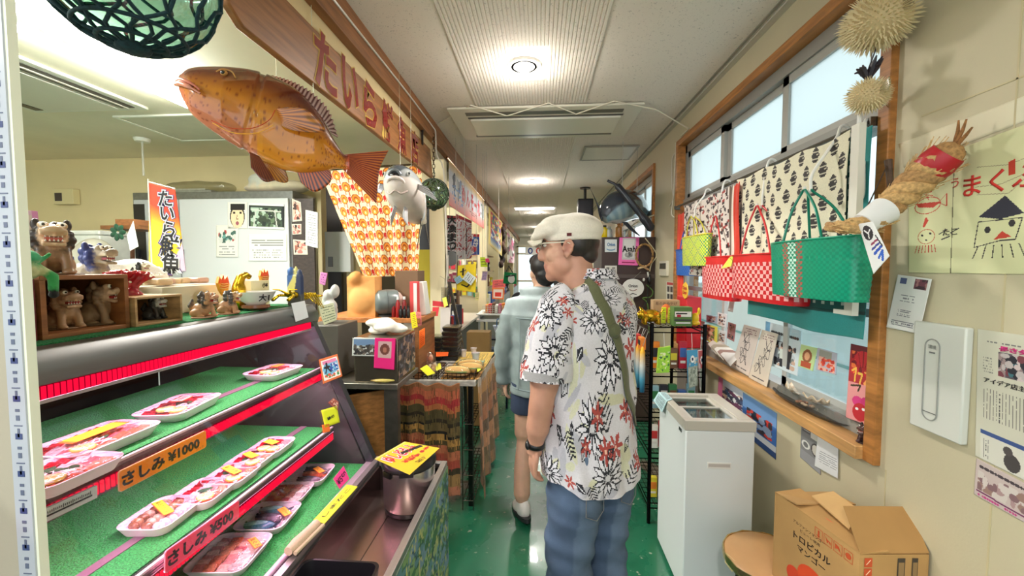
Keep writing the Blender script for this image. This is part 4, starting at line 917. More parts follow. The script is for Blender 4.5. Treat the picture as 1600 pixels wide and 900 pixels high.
# bowls with brushwork
def bowl(name,label,c,r,h,col,foot,txt,rim=(240,236,226)):
    b = MB('gloss'); b.lathe([(r*.45,.006),(r*.5,.01),(r*.8,h*.45),(r,h*.95),(r*1.03,h),(r*.97,h),(r*.78,h*.5),(r*.4,.02),(0,.018)],col,o=c,n=40)
    f = MB('gloss'); f.lathe([(r*.55,-.012),(r*.72,-.004),(r*.70,.006),(r*.45,.008)],foot,o=c,n=30) if foot else None
    t = MB('gloss'); M = frame(c + V((math.cos(-.5),math.sin(-.5),0))*r*.93 + V((0,0,h*.62)),(math.sin(.5),math.cos(.5),0),(.3,0,1)); t.text(txt,M,h*.5,(20,20,24),bold=.03)
    return thing(name,label,'bowl',[('dish',b,{'smooth': 60})] + ([('foot_ring',f)] if foot else []) + [('lettering',t)])
b1 = atx(398,-1.0,ZT + .013); bowl('noodle_bowl','large white bowl with black brush lettering on a brown foot',b1,.062,.052,(226,226,222),(120,74,50),'大1')
cub = MB('gloss'); q = atx(396,-1.06,ZT); cub.bb((q.x - .04,q.y - .03,ZT),(q.x + .01,q.y + .07,ZT + .100),(226,214,170)); cub.text('小¥',frame((q.x + .011,q.y + .045,ZT + .082),(0,1,0),(0,0,1)),.02,(20,20,24),bold=.03); thing('cup_box','square cream cup with black brush lettering behind the large bowl','cup',cub,bevel=.003)
# golden figure
s = MB('metal'); q = atx(372,-1.06,ZT); GC = (214,168,40)
s.ell(q + V((0,0,.03)),(.03,.036,.035),GC); s.ell(q + V((0,.0,.07)),(.022,.024,.034),GC); s.ell(q + V((0,.022,.03)),(.03,.018,.03),GC); s.tube([q + V((0,0,.09)),q + V((.005,.005,.115)),q + V((.005,.03,.122)),q + V((.01,.045,.112))],[.018,.015,.013,.010],GC,n=10)
thing('gold_figurine','golden crouching figurine between the two orange fish tails','figurine',organic(s,.004,4,m='foil'),smooth=180)
for px, lab, zz in ((345,'orange striped paper fish standing left of the gold figurine',1.425),(410,'orange and white striped paper fish right of the gold figurine',1.445)):
    q = atx(px,-1.12,zz); s = MB('satin'); k = (214,120,40); M = frame(q,(0,1,0),(0,0,1)); s.M = M @ Matrix.Scale(.032,4)
    out = [(-.55,-.2),(-.85,.6),(-.6,1.3),(-.35,.9),(-.05,1.5),(.1,.95),(.55,1.35),(.8,.5),(.6,-.2),(.2,-.75),(-.1,-.8)]
    s.prism([(x,y,0) for x,y in out],(0,0,.3),(240,166,60)); s.prism([(x*.9,y*.9 + .02,.3) for x,y in out[1:8]] ,(0,0,.04),(232,84,44))
    for k_ in range(6): s.tube([(-.6 + k_*.05,.05 + k_*.12,.33),(0,-.05 + k_*.13,.36),(.55,.05 + k_*.12,.33)],.035,(214,80,30) if k_ % 2 else (250,220,150),n=5)
    s.tube([(0,-.6,.15),(0,-(q.z - ZT)/.032,.15)],.05,(226,214,170),n=6)
    thing('paper_fish',lab,'ornament',s)
wb = MB('card'); q0 = onx(253,440,-1.16); q1 = onx(361,440,-1.16); wb.bb((-1.34,q0.y,ZT),(-1.16,q1.y,1.452 - .015),(214,202,178)); thing('carton','plain beige carton behind the tan lion dogs on the case','box',wb,bevel=.002)
bb_ = MB('film'); 
for k in range(6): R = rnd(k); bb_.box((-1.25 + R.uniform(-.03,.03),1.12 + k*.055,1.452),(.07,.045,.02),R.choice([(220,190,150),(240,230,210),(200,160,140)]),m='satin',rot=R.uniform(-.3,.3))
thing('snack_packs','small wrapped snacks lying on the beige carton','snacks',bb_,bevel=.006,kind='stuff')
shisa('lion_dog','cream lion dog with black mane on the beige carton',V((-1.25,1.20,1.462)),.06,.2 + HP,(206,196,170),(50,48,46),(216,204,176),group='small clay lion dogs')
# golden lobster hanging over the case end
s = MB('foil'); LG = (206,170,30); base = onx(470,462,-.955); ax_ = V((.02,1,-.08)).normalized()
for k in range(9): s.ell(base + ax_*(-.06 + k*.018) + V((0,0,.004*math.sin(k))),(.020 - abs(k - 3)*.0012,.014,.016 - abs(k - 3)*.001),LG,n=12)
s.ell(base + ax_*.115,(.024,.03,.006),LG); 
for sx in (-1,1):
    for k in range(5): a = base + ax_ * (-.03 + k*.018); s.tube([a,a + V((sx*.03,.01,.012)),a + V((sx*.05 + .01,.02,-.03 - .006*k))],.0028,LG,n=6)
    s.tube([base + ax_*-.06,base + ax_*-.10 + V((sx*.02,0,.02)),base + V((sx*.05,-.10,.03))],[.006,.004,.002],LG,n=6)
    s.tube([base + ax_*-.05,base + ax_*-.09 + V((sx*.03,0,0)),base + V((sx*.03,-.13,-.008)),],[.007,.006,.008],LG,n=6)
lob = organic(s,.0032,1,m='foil'); thing('lobster_ornament','golden foil lobster lying across the far end of the case top','ornament',lob,smooth=180)
for lab, quad, X, cvk in (('white star cut card taped to the case end',[(455,474),(476,470),(482,496),(462,503)],-.91,0),('cream note with green writing under the gold lobster',[(497,478),(521,473),(526,500),(506,508)],-.90,1)):
    c = CV(30,30,(226,232,236) if cvk == 0 else (220,226,190))
    if cvk: c.scrib(3,2,28,28,(60,100,60),3,6,1)
    mb = MB('paper'); sheet(c,[onx(*p,X) for p in quad],mb=mb); thing('note_card',lab,'note',mb,solid=.001)
# flag banner たいら鮮魚
FY = 1.45
fpt = lambda px, py: ony(px,py,FY)
cvs = CV(40,90,(250,220,50))
for j in range(90):
    for i in range(40):
        t = j / 90 - i / 40 * .12; 
        if t < .22: c0 = (232,70,40)
        elif t < .42: w_ = (t - .22) / .2; c0 = tuple(int(a*(1 - w_) + b*w_) for a,b in zip((232,80,40),(250,200,40)))
        else: c0 = (250,214,50)
        if i / 40 > .95 - max(0,t - .55) * 1.2 and t > .5: c0 = (206,190,214)
        if t > .9: c0 = (240,236,214)
        cvs.a[j,i] = c0
flg = MB('fabric'); sheet(cvs,[fpt(233,286),fpt(274,297),fpt(291,424),fpt(233,426)],m='fabric',mb=flg)
tx = MB('satin')
for ch, px, py, sz in zip('たいら鮮魚',(259,262,265,266,268),(310,334,358,385,412),(20,20,20,24,24)):
    p = fpt(px,py); sc_ = (fpt(px + sz,py) - p).length; 
    for d, col, b in ((.001,(90,70,130),.10),(.0018,(240,240,240),.065),(.0026,(16,16,20),.02)): tx.text(ch,frame(p + V((0,-d,0)),(1,0,-.05),(0.12,0,1)),sc_*1.3,col,bold=b)
pl = MB('plastic'); p0 = fpt(232,284); pl.tube([(p0.x,FY,ZT + .01),(p0.x,FY,p0.z + .01)],.003,(236,230,214)); pl.tube([p0,fpt(274,295)],.002,(236,230,214)); pl.lathe([(.045,0),(.045,.012),(.01,.016)],(230,228,220),o=(p0.x,FY,ZT),n=20)
thing('banner_flag','small orange and yellow flag with vertical black Japanese lettering','flag',[('cloth',flg,{'solid': .001}),('lettering',tx),('pole',pl)])
# ceiling sprinkler-like stem
sp_ = MB('plastic'); q = onz(222,217,2.615); q.z = 2.618; sp_.lathe([(.05,-.03),(.06,-.012),(.06,0)],(236,234,222),o=q,n=20); sp_.tube([q,q - V((0,0,.32))],.008,(200,196,180)); thing('ceiling_pipe','thin pipe hanging from a round ceiling plate above the flag','pipe',sp_)
# ================================================================= back of the stall
FYR = 3.6; fz = 2.19; fx0, fx1 = ony(207,300,FYR).x, ony(457,300,FYR).x
fr_ = MB('steel'); fr_.bb((fx0,FYR,.05),(fx1,FYR + .38,fz),(150,150,146)); pr_ = [('body',fr_,{'bevel': .004})]
wx = (fx1 - fx0)
for i, (a_,b_) in enumerate(((.02,.30),(.31,.98))):
    for z0, z1 in ((.12,1.12),(1.16,fz - .07)):
        d = MB('alu'); d.bb((fx0 + wx*a_,FYR - .025,z0),(fx0 + wx*b_,FYR - .001,z1),(206,208,206) if i else (186,188,186)); h = MB('plastic'); h.bb((fx0 + wx*a_ + (.01 if i else .03),FYR - .05,z0 + .3),(fx0 + wx*a_ + (.03 if i else .05),FYR - .026,z0 + .5),(40,40,44)); pr_.append(('door',d,[('handle',h)],{'bevel': .004}))
lv = MB('satin'); lv.bb((fx0 + .03,FYR - .028,1.25),(fx0 + .14,FYR - .0255,2.08),(40,36,34)); pr_.append(('window_slot',lv))
thing('refrigerator','tall stainless kitchen refrigerator with papers stuck on its doors','refrigerator',pr_)
ff = lambda px, py: ony(px,py,FYR - .030)
def fsheet(name,label,q,cvs,cat): mb = MB('paper'); sheet(cvs,[ff(*p) for p in q],mb=mb); return thing(name,label,cat,mb,solid=.002)
c = CV(36,50,(226,222,206)); c.ell(18,27,14,22,(30,24,22)); c.ell(18,29,12,20,(230,200,160)); c.rect(5,3,32,15,(28,22,22)); c.ell(12,20,2.4,2,(30,20,20)); c.ell(24,20,2.4,2,(30,20,20)); c.line([(18,24),(16,32),(20,32)],1,(120,80,60)); c.ell(18,40,3,4,(150,80,90))
fsheet('child_drawing','child drawing of a round face with black fringe on the refrigerator',[(356,316),(386,316),(386,357),(356,357)],c,'drawing')
c = CV(60,46,(26,26,26)); c.rect(3,6,57,42,(60,74,60)); c.blotch(3,8,57,42,[(90,110,80),(30,40,34),(170,190,170),(50,60,44)],4,70,6); c.line([(8,42),(12,12),(8,42)],2,(190,190,180)); c.line([(48,42),(44,12)],2,(190,190,180)); c.line([(5,12),(54,14)],2,(200,200,190)); c.rect(0,0,60,4,(226,224,214)); c.rect(0,42,60,46,(226,224,214))
fsheet('photograph','dark framed photograph of a shrine gate on the refrigerator',[(389,317),(444,319),(444,359),(389,357)],c,'picture')
c = CV(30,40,(216,214,200)); c.blotch(3,6,27,22,[(100,150,140),(170,60,60),(60,90,80),(200,200,190)],5,40,3); c.scrib(4,25,26,38,(120,120,120),3,4)
fsheet('notice','small notice with a colour picture below the child drawing',[(338,352),(372,352),(372,402),(338,402)],c,'notice')
c = CV(56,44,(222,222,208)); c.scrib(6,8,50,20,(130,130,126),7,3,2,.9); c.scrib(6,24,50,40,(150,150,146),9,4)
fsheet('notice','wide pale notice with grey lines below the shrine photograph',[(388,366),(448,366),(448,408),(388,408)],c,'notice')
# trays, bags on top of the refrigerator
s = MB('film'); 
for k in range(5): R = rnd(k + 4); s.ell(V((fx0 + .35 + k*.1,FYR + .15,fz + .06 + R.uniform(0,.02))),(.14,.12,.055),(226,226,220),n=16)
bagm = organic(s,.02,4,m='film'); 
tr_ = MB('steel'); tr_.bb((fx0 + .12,FYR + .03,fz),(fx0 + .75,FYR + .3,fz + .02),(190,190,184)); tr_.bb((fx0 + .2,FYR + .02,fz + .02),(fx0 + .7,FYR + .28,fz + .035),(206,206,198))
thing('metal_trays','steel trays under clear plastic bags on the refrigerator top','tray',[('trays',tr_),('plastic_bag',bagm,{'smooth': 180})])
s = MB('fabric'); s.ell((fx1 - .30,FYR + .15,fz + .05),(.26,.14,.055),(206,190,160)); s.ell((fx1 - .12,FYR + .14,fz + .06),(.2,.14,.06),(196,184,156)); s.ell((fx1 - .35,FYR + .12,fz + .12),(.14,.11,.07),(190,190,176)); s.ell((fx1 - .36,FYR + .12,fz + .2),(.02,.02,.04),(190,190,176))
thing('wrapped_bundle','beige cloth bundles on the right end of the refrigerator top','bundle',organic(s,.014,4,m='fabric'),smooth=180)
# white foam box stack and breaker box on back wall, brown carton
s = MB('matte'); s.bb((-4.6,3.45,1.45),(-3.98,3.9,1.79),(236,236,226)); s.bb((-4.62,3.43,1.79),(-3.96,3.92,1.83),(240,240,230)); thing('foam_box','big white foam box on the back shelf left of the refrigerator','box',s,bevel=.012)
s = MB('film'); s.ell((-3.86,3.30,1.61),(.13,.13,.14),(206,200,180)); s.ell((-3.92,3.27,1.58),(.09,.11,.12),(206,200,180)); thing('plastic_bag','full translucent plastic bag beside the foam box','bag',organic(s,.016,3,m='matte'),smooth=180)
s = MB('steel'); s.bb((-5.4,3.2,.02),(fx0 - .02,3.95,1.42),(120,116,110)); s.bb((-5.42,3.18,1.42),(fx0 - .02,3.97,1.45),(160,158,150)); thing('back_counter','steel counter along the back wall under the foam box','counter',s,bevel=.004)
s = MB('plastic'); a_ = ony(93,297,3.99); b_ = ony(125,320,3.99); s.bb((a_.x,3.93,b_.z),(b_.x,3.995,a_.z),(222,208,160)); s.bb((a_.x + .02,3.925,b_.z + .03),(a_.x + .10,3.93,a_.z - .04),(70,60,60)); thing('switch_box','cream switch box with a dark window on the back wall','switch box',s,bevel=.004)
# wooden rack with papers beside the refrigerator
s = MB('wood'); w0 = ony(170,345,3.1); s.bb((w0.x - .02,3.05,1.8),(w0.x + .32,3.3,1.83),(130,84,48)); s.tube([(w0.x + .08,3.2,1.45),(w0.x + .2,3.1,1.8)],.015,(96,62,40)); s.tube([(w0.x + .3,3.2,1.45),(w0.x + .3,3.2,1.8)],.015,(96,62,40)); s.bb((w0.x + .1,3.06,1.83),(w0.x + .26,3.2,1.88),(150,96,56)); s.bb((w0.x,3.0,1.42),(w0.x + .34,3.3,1.45),(120,80,50))
thing('wooden_rack','small brown wooden rack between the bag and refrigerator','rack',s)
s = MB('paper'); s.prism([ony(198,368,3.04),ony(208,345,3.04),ony(216,385,3.04),ony(203,392,3.04)],(0,.003,0),(236,236,226)); thing('paper_slip','white paper slip pinned to the small wooden rack','paper',s)
s = MB('fabric'); 
for k in range(7): a = k * 2 * PI / 7; s.ell(ony(184,363,3.02) + V((.04*math.cos(a),0,.04*math.sin(a))),(.03,.012,.02),(24,70,44),rot=RT_(-a,3,'Y'),n=8)
thing('green_bow','dark green ribbon rosette on the small wooden rack','ribbon',s)
# dark panel stands in for the shade inside the doorway, photos beside it
s = MB('satin'); s.bb((-2.12,3.95,0),(-1.98,3.99,2.28),(52,42,38)); struct('doorway_shade',s)
for i, (q,lab,seed) in enumerate((([(456,310),(470,316),(472,345),(457,347)],'reddish portrait photograph highest beside the refrigerator',3),([(456,350),(471,350),(471,366),(457,367)],'pink photograph in the middle beside the refrigerator',5),([(458,374),(480,376),(481,398),(459,398)],'lowest photograph with white border beside the refrigerator',7))):
    c = CV(20,24,(206,196,180)); c.blotch(2,2,18,22,[(150,90,70),(60,40,36),(220,170,150),(180,110,100)],seed,30,4); mb = MB('paper'); sheet(c,[ony(*p,3.5) for p in q],mb=mb)
    thing('photograph',lab,'photograph',mb,solid=.002)
s = MB('wood'); s.bb((-2.2,3.505,1.0),(-2.0,3.53,2.1),(60,48,42)); thing('notice_board','dark narrow board with photographs beside the refrigerator','board',s)
s = MB('paper'); q = [ony(*p,3.3) for p in [(478,328),(497,332),(497,388),(478,383)]]; c = CV(20,50,(206,208,200)); c.scrib(3,4,17,46,(120,120,116),4,12); sheet(c,q,mb=s); thing('menu_board','tall framed pale menu sheet left of the patterned curtain','notice',s,solid=.01)
s = MB('plastic'); a_ = ony(507,362,3.9); b_ = ony(548,425,3.9); s.bb((a_.x,3.9,b_.z),(b_.x,3.97,a_.z),(200,202,198)); s.bb((a_.x + .03,3.893,b_.z + .05),(a_.x + .08,3.9,b_.z + .15),(110,110,108)); thing('white_cabinet','pale grey cabinet door seen behind the patterned curtain','cabinet',s,bevel=.006)
# --- patterned lion curtain
W_, H_ = 190, 176; cvs = CV(W_,H_,(226,212,170)); R = rnd(9)
for r in range(9):
    for q in range(9):
        x = q * 24 + (12 if r % 2 else 0) + 4; y = r * 20 + 8
        cvs.ell(x,y,8.4,8.4,(150,66,22)); cvs.ell(x,y,6.8,6.8,(226,140,40)); cvs.ell(x,y + .5,4.6,4.6,(170,74,24)); cvs.ell(x,y + 2,3,3,(236,170,60)); cvs.ell(x,y + 2.5,1.2,1.2,(240,226,190))
        cvs.rect(x + 9,y - 4,x + 15,y + 3,(196,36,34)); cvs.rect(x + 10,y + 2,x + 12,y + 6,(196,36,34)); cvs.rect(x + 13,y + 2,x + 15,y + 6,(196,36,34)); cvs.ell(x + 9.5,y - 5,2.4,2.4,(240,230,200))
        cvs.line([(x - 4,y + 9),(x - 4,y + 14)],2,(176,110,80)); cvs.line([(x + 3,y + 9),(x + 3,y + 14)],2,(190,60,44))
cu = MB('fabric'); cq = [ony(*p,3.2) for p in [(500,268),(660,258),(655,432),(566,432)]]
def cfn(u,v):
    p = (cq[0]*(1 - u) + cq[1]*u) * (1 - v) + (cq[3]*(1 - u) + cq[2]*u) * v; return p + V((0,.018*math.sin(u*22 + v*2)*(.4 + v),0))
nu, nv = W_, H_; base_ = len(cu.v); cu.v += [V(cfn(i/nu,j/nv)) for j in range(nv + 1) for i in range(nu + 1)]; k = cu.mi(None)
lin = cvs.a / 255.0; lin = np.where(lin <= .04045,lin/12.92,((lin + .055)/1.055) ** 2.4)
for j in range(nv):
    for i in range(nu): q = j * (nu + 1) + i; cu.f.append([q,q + nu + 1,q + nu + 2,q + 1]); cu.m.append(k); c_ = lin[j,i]; cu.c.append((c_[0],c_[1],c_[2],1))
rod = MB('metal'); rod.tube([cq[0] + V((-.05,.0,.01)),cq[1] + V((.02,0,.01))],.008,(90,70,50))
thing('curtain','red orange and cream curtain with rows of round lion faces','curtain',[('cloth',cu,{'smooth': 180,'solid': .0015}),('rod',rod)])
# ================================================================= people
SK = (190,140,118); SK2 = (206,160,136)
def hand(mb,w,d,nrm,thumb,L=.18,curl=.5,col=SK):
    """w wrist, d direction of the fingers, nrm out of the back of the hand, thumb: side direction"""
    w = V(w); d = V(d).normalized(); t = V(thumb); t = (t - d*t.dot(d)).normalized(); n = V(nrm); n = (n - d*n.dot(d) - t*n.dot(t)).normalized(); R3 = Matrix((t,d,n)).transposed()
    mb.ell(w + d*L*.25,(.037,L*.29,.0135),col,rot=R3,n=18); mb.tube([w - d*.03,w + d*.03],[(.026,.018),(.028,.016)],col,n=12)
    for k, (s_,ln) in enumerate(((.85,.40),(.28,.45),(-.28,.42),(-.85,.33))):
        p = w + d * L * (.50 - abs(s_)*.03) + t * s_ * .029; a = -curl * .35; pts = [p - d*.02,p]; q = p
        for seg in (.44,.32,.24):
            dd = d * math.cos(a) + n * math.sin(a); q = q + dd * (ln*L*seg); pts.append(q); a -= curl * .75
        mb.tube(pts,[.0095,.0092,.0086,.0080,.0068],col,n=9); mb.ell(pts[-1],.0068,col,n=8)
    p = w + d * L * .14 + t * .026; q = p + (d*.7 + t*.62 - n*.3).normalized() * .038; r = q + (d*.95 + t*.12 - n*.3).normalized() * .030
    mb.tube([p - t*.012,p,q,r],[.013,.0125,.0105,.008],col,n=9); mb.ell(r,.0078,col,n=8)
# ---- shirt print
CW, CH = 720, 500
sp = CV(CW,CH,(206,202,208)); R = rnd(21)
for i in range(150):
    x, y = R.uniform(0,CW), R.uniform(0,CH); sp.ell(x,y,R.uniform(12,36),R.uniform(5,11),R.choice([(180,178,188),(190,188,198),(206,204,178),(200,196,168),(176,174,184)]),rot=R.uniform(0,3))
def burst(x,y,r,n,col=(28,28,38)):
    for k in range(n):
        a = k * 2 * PI / n + R.uniform(-.05,.05); c_, s_ = math.cos(a), math.sin(a); rr = r * R.uniform(.8,1.05); w_ = r * .13
        a0 = (x + c_*r*.18,y + s_*r*.18); a1 = (x + c_*rr,y + s_*rr); m_ = .6
        p1 = (x + c_*rr*m_ - s_*w_,y + s_*rr*m_ + c_*w_); p2 = (x + c_*rr*m_ + s_*w_,y + s_*rr*m_ - c_*w_)
        sp.poly([a0,p1,a1,p2],(222,218,226)); sp.line([a0,p1,a1],2.4,col); sp.line([a1,p2,a0],1.6,col)
def redf(x,y,r):
    a0 = R.uniform(0,6)
    for k in range(6):
        a = a0 + k * PI / 3; sp.ell(x + math.cos(a)*r*.55,y + math.sin(a)*r*.55,r*.46,r*.17,(166,66,60),rot=a)
    sp.ell(x,y,r*.14,r*.14,(226,180,160))
def leaf(x,y,r,a,fill=False):
    c_, s_ = math.cos(a), math.sin(a); w_ = r * .3; pts = [(x,y),(x + c_*r*.4 - s_*w_,y + s_*r*.4 + c_*w_),(x + c_*r,y + s_*r),(x + c_*r*.45 + s_*w_,y + s_*r*.45 - c_*w_)]
    if fill: sp.poly(pts,(34,34,44)); sp.line([(x + c_*r*.2,y + s_*r*.2),(x + c_*r*.8,y + s_*r*.8)],2,(220,220,226))
    else:
        sp.line(pts + [pts[0]],2.2,(28,28,38)); sp.line([(x,y),(x + c_*r*.8,y + s_*r*.8)],1.5,(28,28,38))
def frond(x,y,r,a):
    for k in range(6):
        t = .15 + k * .15; bx, by = x + math.cos(a) * r * t, y + math.sin(a) * r * t
        for s_ in (-1,1): b = a + s_ * 1.0; sp.line([(bx,by),(bx + math.cos(b)*r*.35*(1.1 - t*.6),by + math.sin(b)*r*.35*(1.1 - t*.6))],2.6,(28,28,38))
CX, CY = 9, 7
for gy in range(CY):
    for gx_ in range(CX):
        x = (gx_ + .5 + (gy % 2)*.5 + R.uniform(-.12,.12)) * CW / CX; y = (gy + .5 + R.uniform(-.12,.12)) * CH / CY; k = (gx_ + gy*3) % 4
        for dx in (0,-CW):
            X = x + dx; st = R.getstate()
            if k in (0,2): burst(X,y,40,14)
            elif k == 1: frond(X - 30,y + 20,62,-.6 + gy); leaf(X + 20,y - 20,30,2.2,True)
            else: leaf(X - 14,y + 10,32,.6,True); leaf(X + 4,y - 24,30,-1); frond(X + 20,y + 8,44,1.2)
            if dx == 0: R.setstate(st)
for i in range(54): x, y = R.uniform(0,CW), R.uniform(0,CH); redf(x,y,R.uniform(14,19)); redf(x + 20,y + 12,14) if R.random() < .45 else None
for i in range(46): leaf(R.uniform(0,CW),R.uniform(0,CH),R.uniform(14,26),R.uniform(0,6),R.random() < .35)
lin = sp.a / 255.0; SPL = np.where(lin <= .04045,lin/12.92,((lin + .055)/1.055) ** 2.4)
def printed(mb,fn,nu,nv,uv):
    b = len(mb.v); mb.v += [mb.M @ V(fn(i/nu,j/nv)) for j in range(nv + 1) for i in range(nu + 1)]; k = mb.mi(None)
    for j in range(nv):
        for i in range(nu):
            q = b + j * (nu + 1) + i; mb.f.append([q,q + 1,q + nu + 2,q + nu + 1]); mb.m.append(k); a_, b_ = uv((i + .5)/nu,(j + .5)/nv); c = SPL[int(b_*CH) % CH,int(a_*CW) % CW]; mb.c.append((c[0],c[1],c[2],1))
MP = V((.185,1.50,0)); YAW = math.radians(38)
MM = TR(MP) @ RT_(YAW,4,'Z')
TS = [(.72,.186,.142,0),(.80,.190,.145,.008),(.92,.186,.146,.018),(1.05,.182,.138,.016),(1.18,.184,.128,.008),(1.28,.188,.118,0),(1.345,.182,.105,-.006),(1.39,.158,.088,-.012),(1.425,.115,.075,-.018),(1.45,.078,.066,-.02),(1.475,.070,.064,-.016),(1.492,.074,.068,-.012)]
tz = bez([(a,0,0) for a,*_ in TS],10); tcurve = [bez([(s[k],0,0) for s in TS],10) for k in range(4)]
def torso(th,v,off=0):
    x = v * (len(tcurve[0]) - 1); i = min(int(x),len(tcurve[0]) - 2); f = x - i; z, a, b, y0 = [c[i].x*(1 - f) + c[i + 1].x*f for c in tcurve]
    back = max(0,-math.sin(th)); hem = max(0,1 - v*5); z += hem * (.055*math.cos(th) ** 2 - .01)
    fold = .0045 * math.sin(th*9 + z*14) * (1 - v) + .004 * math.sin(th*5 - z*26 + 1) * (.3 + (1 - v)) + .003 * math.sin(th*17 + z*5) * hem + .006 * math.sin(z*22 + th*3) * max(0,.6 - v)
    a += fold + off; b += fold + off; c_, s_ = math.cos(th), math.sin(th); k = .86
    return V((a*math.copysign(abs(c_) ** k,c_),y0 + b*math.copysign(abs(s_) ** k,s_),z))
sh = MB('fabric',MM)
printed(sh,lambda u,v: torso(u*2*PI,v),420,300,lambda u,v: (u,1 - v*.99))
def sleeve(pts,rad,uoff,flare=.0):
    P_ = bez(pts,6); m = MB('fabric'); n = len(P_) - 1
    def fn(u,v):
        x = v * n; i = min(int(x),n - 1); p = P_[i].lerp(P_[i + 1],x - i); t = (P_[i + 1] - P_[i]).normalized(); ax = t.cross(V((0,1,0))).normalized(); ay = t.cross(ax); th = u * 2 * PI
        r = rad[0] + (rad[1] - rad[0]) * v + .004 * math.sin(th*4 + v*9) * v + .003 * math.sin(v*22 + th*2); return p + ax * r * math.cos(th) * 1.0 + ay * r * math.sin(th) * .92
    printed(m,fn,150,90,lambda u,v: (u*.45 + uoff,v*.5 + uoff)); 
    c = P_[-1]; ring = [fn(i/40,1.0) for i in range(40)]; inn = [c + (q - c)*.93 + V((0,0,.03)) for q in ring]; m.add(ring + inn,[(i,(i + 1) % 40,40 + (i + 1) % 40,40 + i) for i in range(40)],(150,148,150)); return m
wl = lambda x, y, z: MM @ V((x,y,z))
shoL = wl(-.155,-.005,1.365); slL = [wl(-.125,-.005,1.385),shoL,wl(-.205,-.01,1.26),wl(-.222,-.015,1.125)]
shoR = wl(.142,.02,1.358); slR = [wl(.11,.01,1.38),shoR,wl(.172,.045,1.26),wl(.180,.06,1.14)]
s1 = sleeve(slL,(.062,.084),.13); s2 = sleeve(slR,(.062,.080),.57)
col_ = MB('fabric',MM)
printed(col_,lambda u,v: V(((.076 + .014*v)*math.cos(u*2*PI),(.070 + .016*v)*math.sin(u*2*PI) - .012,1.492 - .034*v + .003*math.sin(u*12))),90,10,lambda u,v: (u*.4,v*.08 + .3))
hemi = MB('fabric',MM); ringo = [torso(i/60*2*PI,0.0) for i in range(60)]; ringi = [q*.94 + V((0,0,.05)) for q in ringo]; hemi.add(ringo + ringi,[(i,(i + 1) % 60,60 + (i + 1) % 60,60 + i) for i in range(60)],(150,148,150))
# skin: one continuous body for head, neck, arms and trunk core
HC = V((.100,1.475,1.572)); HY = math.radians(82); HM = TR(HC) @ RT_(HY,4,'Z') @ RT_(math.radians(-2),4,'X')
bs_ = MB('skin'); bs_.M = HM
bs_.ell((0,-.014,.03),(.076,.092,.084),SK); bs_.ell((0,.022,-.018),(.066,.070,.086),SK); bs_.ell((0,.032,-.078),(.056,.056,.044),SK); bs_.ell((0,.066,-.102),(.028,.022,.022),SK)
for sx in (-1,1): bs_.ell((sx*.040,.056,-.028),(.022,.026,.026),SK2); bs_.ell((sx*.040,.018,-.062),(.026,.045,.034),SK); bs_.tube([(sx*.074,.008,-.030),(sx*.080,.014,-.008),(sx*.083,.006,.014),(sx*.087,-.010,.020),(sx*.088,-.020,.004),(sx*.083,-.014,-.018),(sx*.076,.0,-.036)],.0062,SK,n=8); bs_.ell((sx*.076,-.002,-.006),(.006,.014,.024),(170,112,94)); bs_.ell((sx*.078,.002,-.034),(.007,.009,.010),SK)
bs_.tube([(0,.084,.022),(0,.094,-.008),(0,.106,-.032)],[.008,.010,.012],SK,n=10); bs_.ell((0,.100,-.038),(.016,.014,.011),SK); bs_.ell((0,.082,-.066),(.024,.012,.009),(176,118,104)); bs_.ell((0,.080,-.078),(.022,.011,.009),(180,122,106)); bs_.ell((0,.07,-.055),(.03,.02,.03),SK); bs_.ell((0,.083,.032),(.046,.012,.010),SK)
bs_.tube([(0,-.02,-.04),(0,-.028,-.10),(0.01,-.02,-.19)],[.056,.058,.068],SK,n=20); bs_.ell((0,.02,-.10),(.045,.04,.03),SK)
bs_.M = MM; bs_.tube([(0,-.01,1.44),(0,-.01,1.2),(0,0,.95),(0,0,.86)],[.06,(.14,.08),(.14,.09),(.13,.09)],SK,n=20); bs_.tube([(-.16,0,1.36),(0,-.01,1.40),(.16,0,1.36)],.05,SK,n=14)
bs_.M = I4
elL = V((.008,1.365,1.070)); wrL = V((-.018,1.405,.872)); elR = wl(.185,.06,1.10); wrR = wl(.15,.27,1.12)
bs_.tube(bez([shoL,shoL.lerp(elL,.5) + V((-.004,0,0)),elL,elL.lerp(wrL,.35),wrL],4),[.052]*4 + [.050]*4 + [.043]*4 + [.041]*3 + [.030,.027],SK,n=18)
bs_.tube(bez([shoR,shoR.lerp(elR,.5),elR,elR.lerp(wrR,.35),wrR],4),[.052]*4 + [.048]*4 + [.042]*4 + [.040]*3 + [.030,.027],SK,n=18)
hand(bs_,wrL,(-.10,.12,-1),(-.9,-.4,.0),(-.35,.9,0),L=.165,curl=.75)
hand(bs_,wrR,wl(0,1,0) - wl(0,0,0),(0,0,1),(-1,-.2,0),L=.165,curl=1.0)
for sx in (-1,1): a = wl(sx*.09,0,.1); bs_.tube([wl(sx*.06,0,.9),wl(sx*.085,.0,.5),a],[.07,.05,.04],SK,n=12); bs_.tube([wl(0,0,.9),wl(sx*.06,0,.9)],.07,SK,n=10)
kdc = organic(bs_,.0045,7,m='skin')
hair = MB('hair',HM); hair.ell((0,-.027,.012),(.0785,.0815,.066),(38,32,30),n=28); hair.ell((0,-.06,-.030),(.052,.042,.038),(44,36,34),n=20)
for sx in (-1,1): hair.ell((sx*.068,.008,.016),(.010,.016,.024),(40,34,32)); 
hair = organic(hair,.005,3,m='hair')
eyes = MB('gloss',HM)
for sx in (-1,1): eyes.ell((sx*.032,.082,.006),(.012,.008,.006),(220,214,206),n=12); eyes.ell((sx*.034,.088,.006),(.005,.004,.005),(30,22,20),n=10); 
brow = MB('hair',HM)
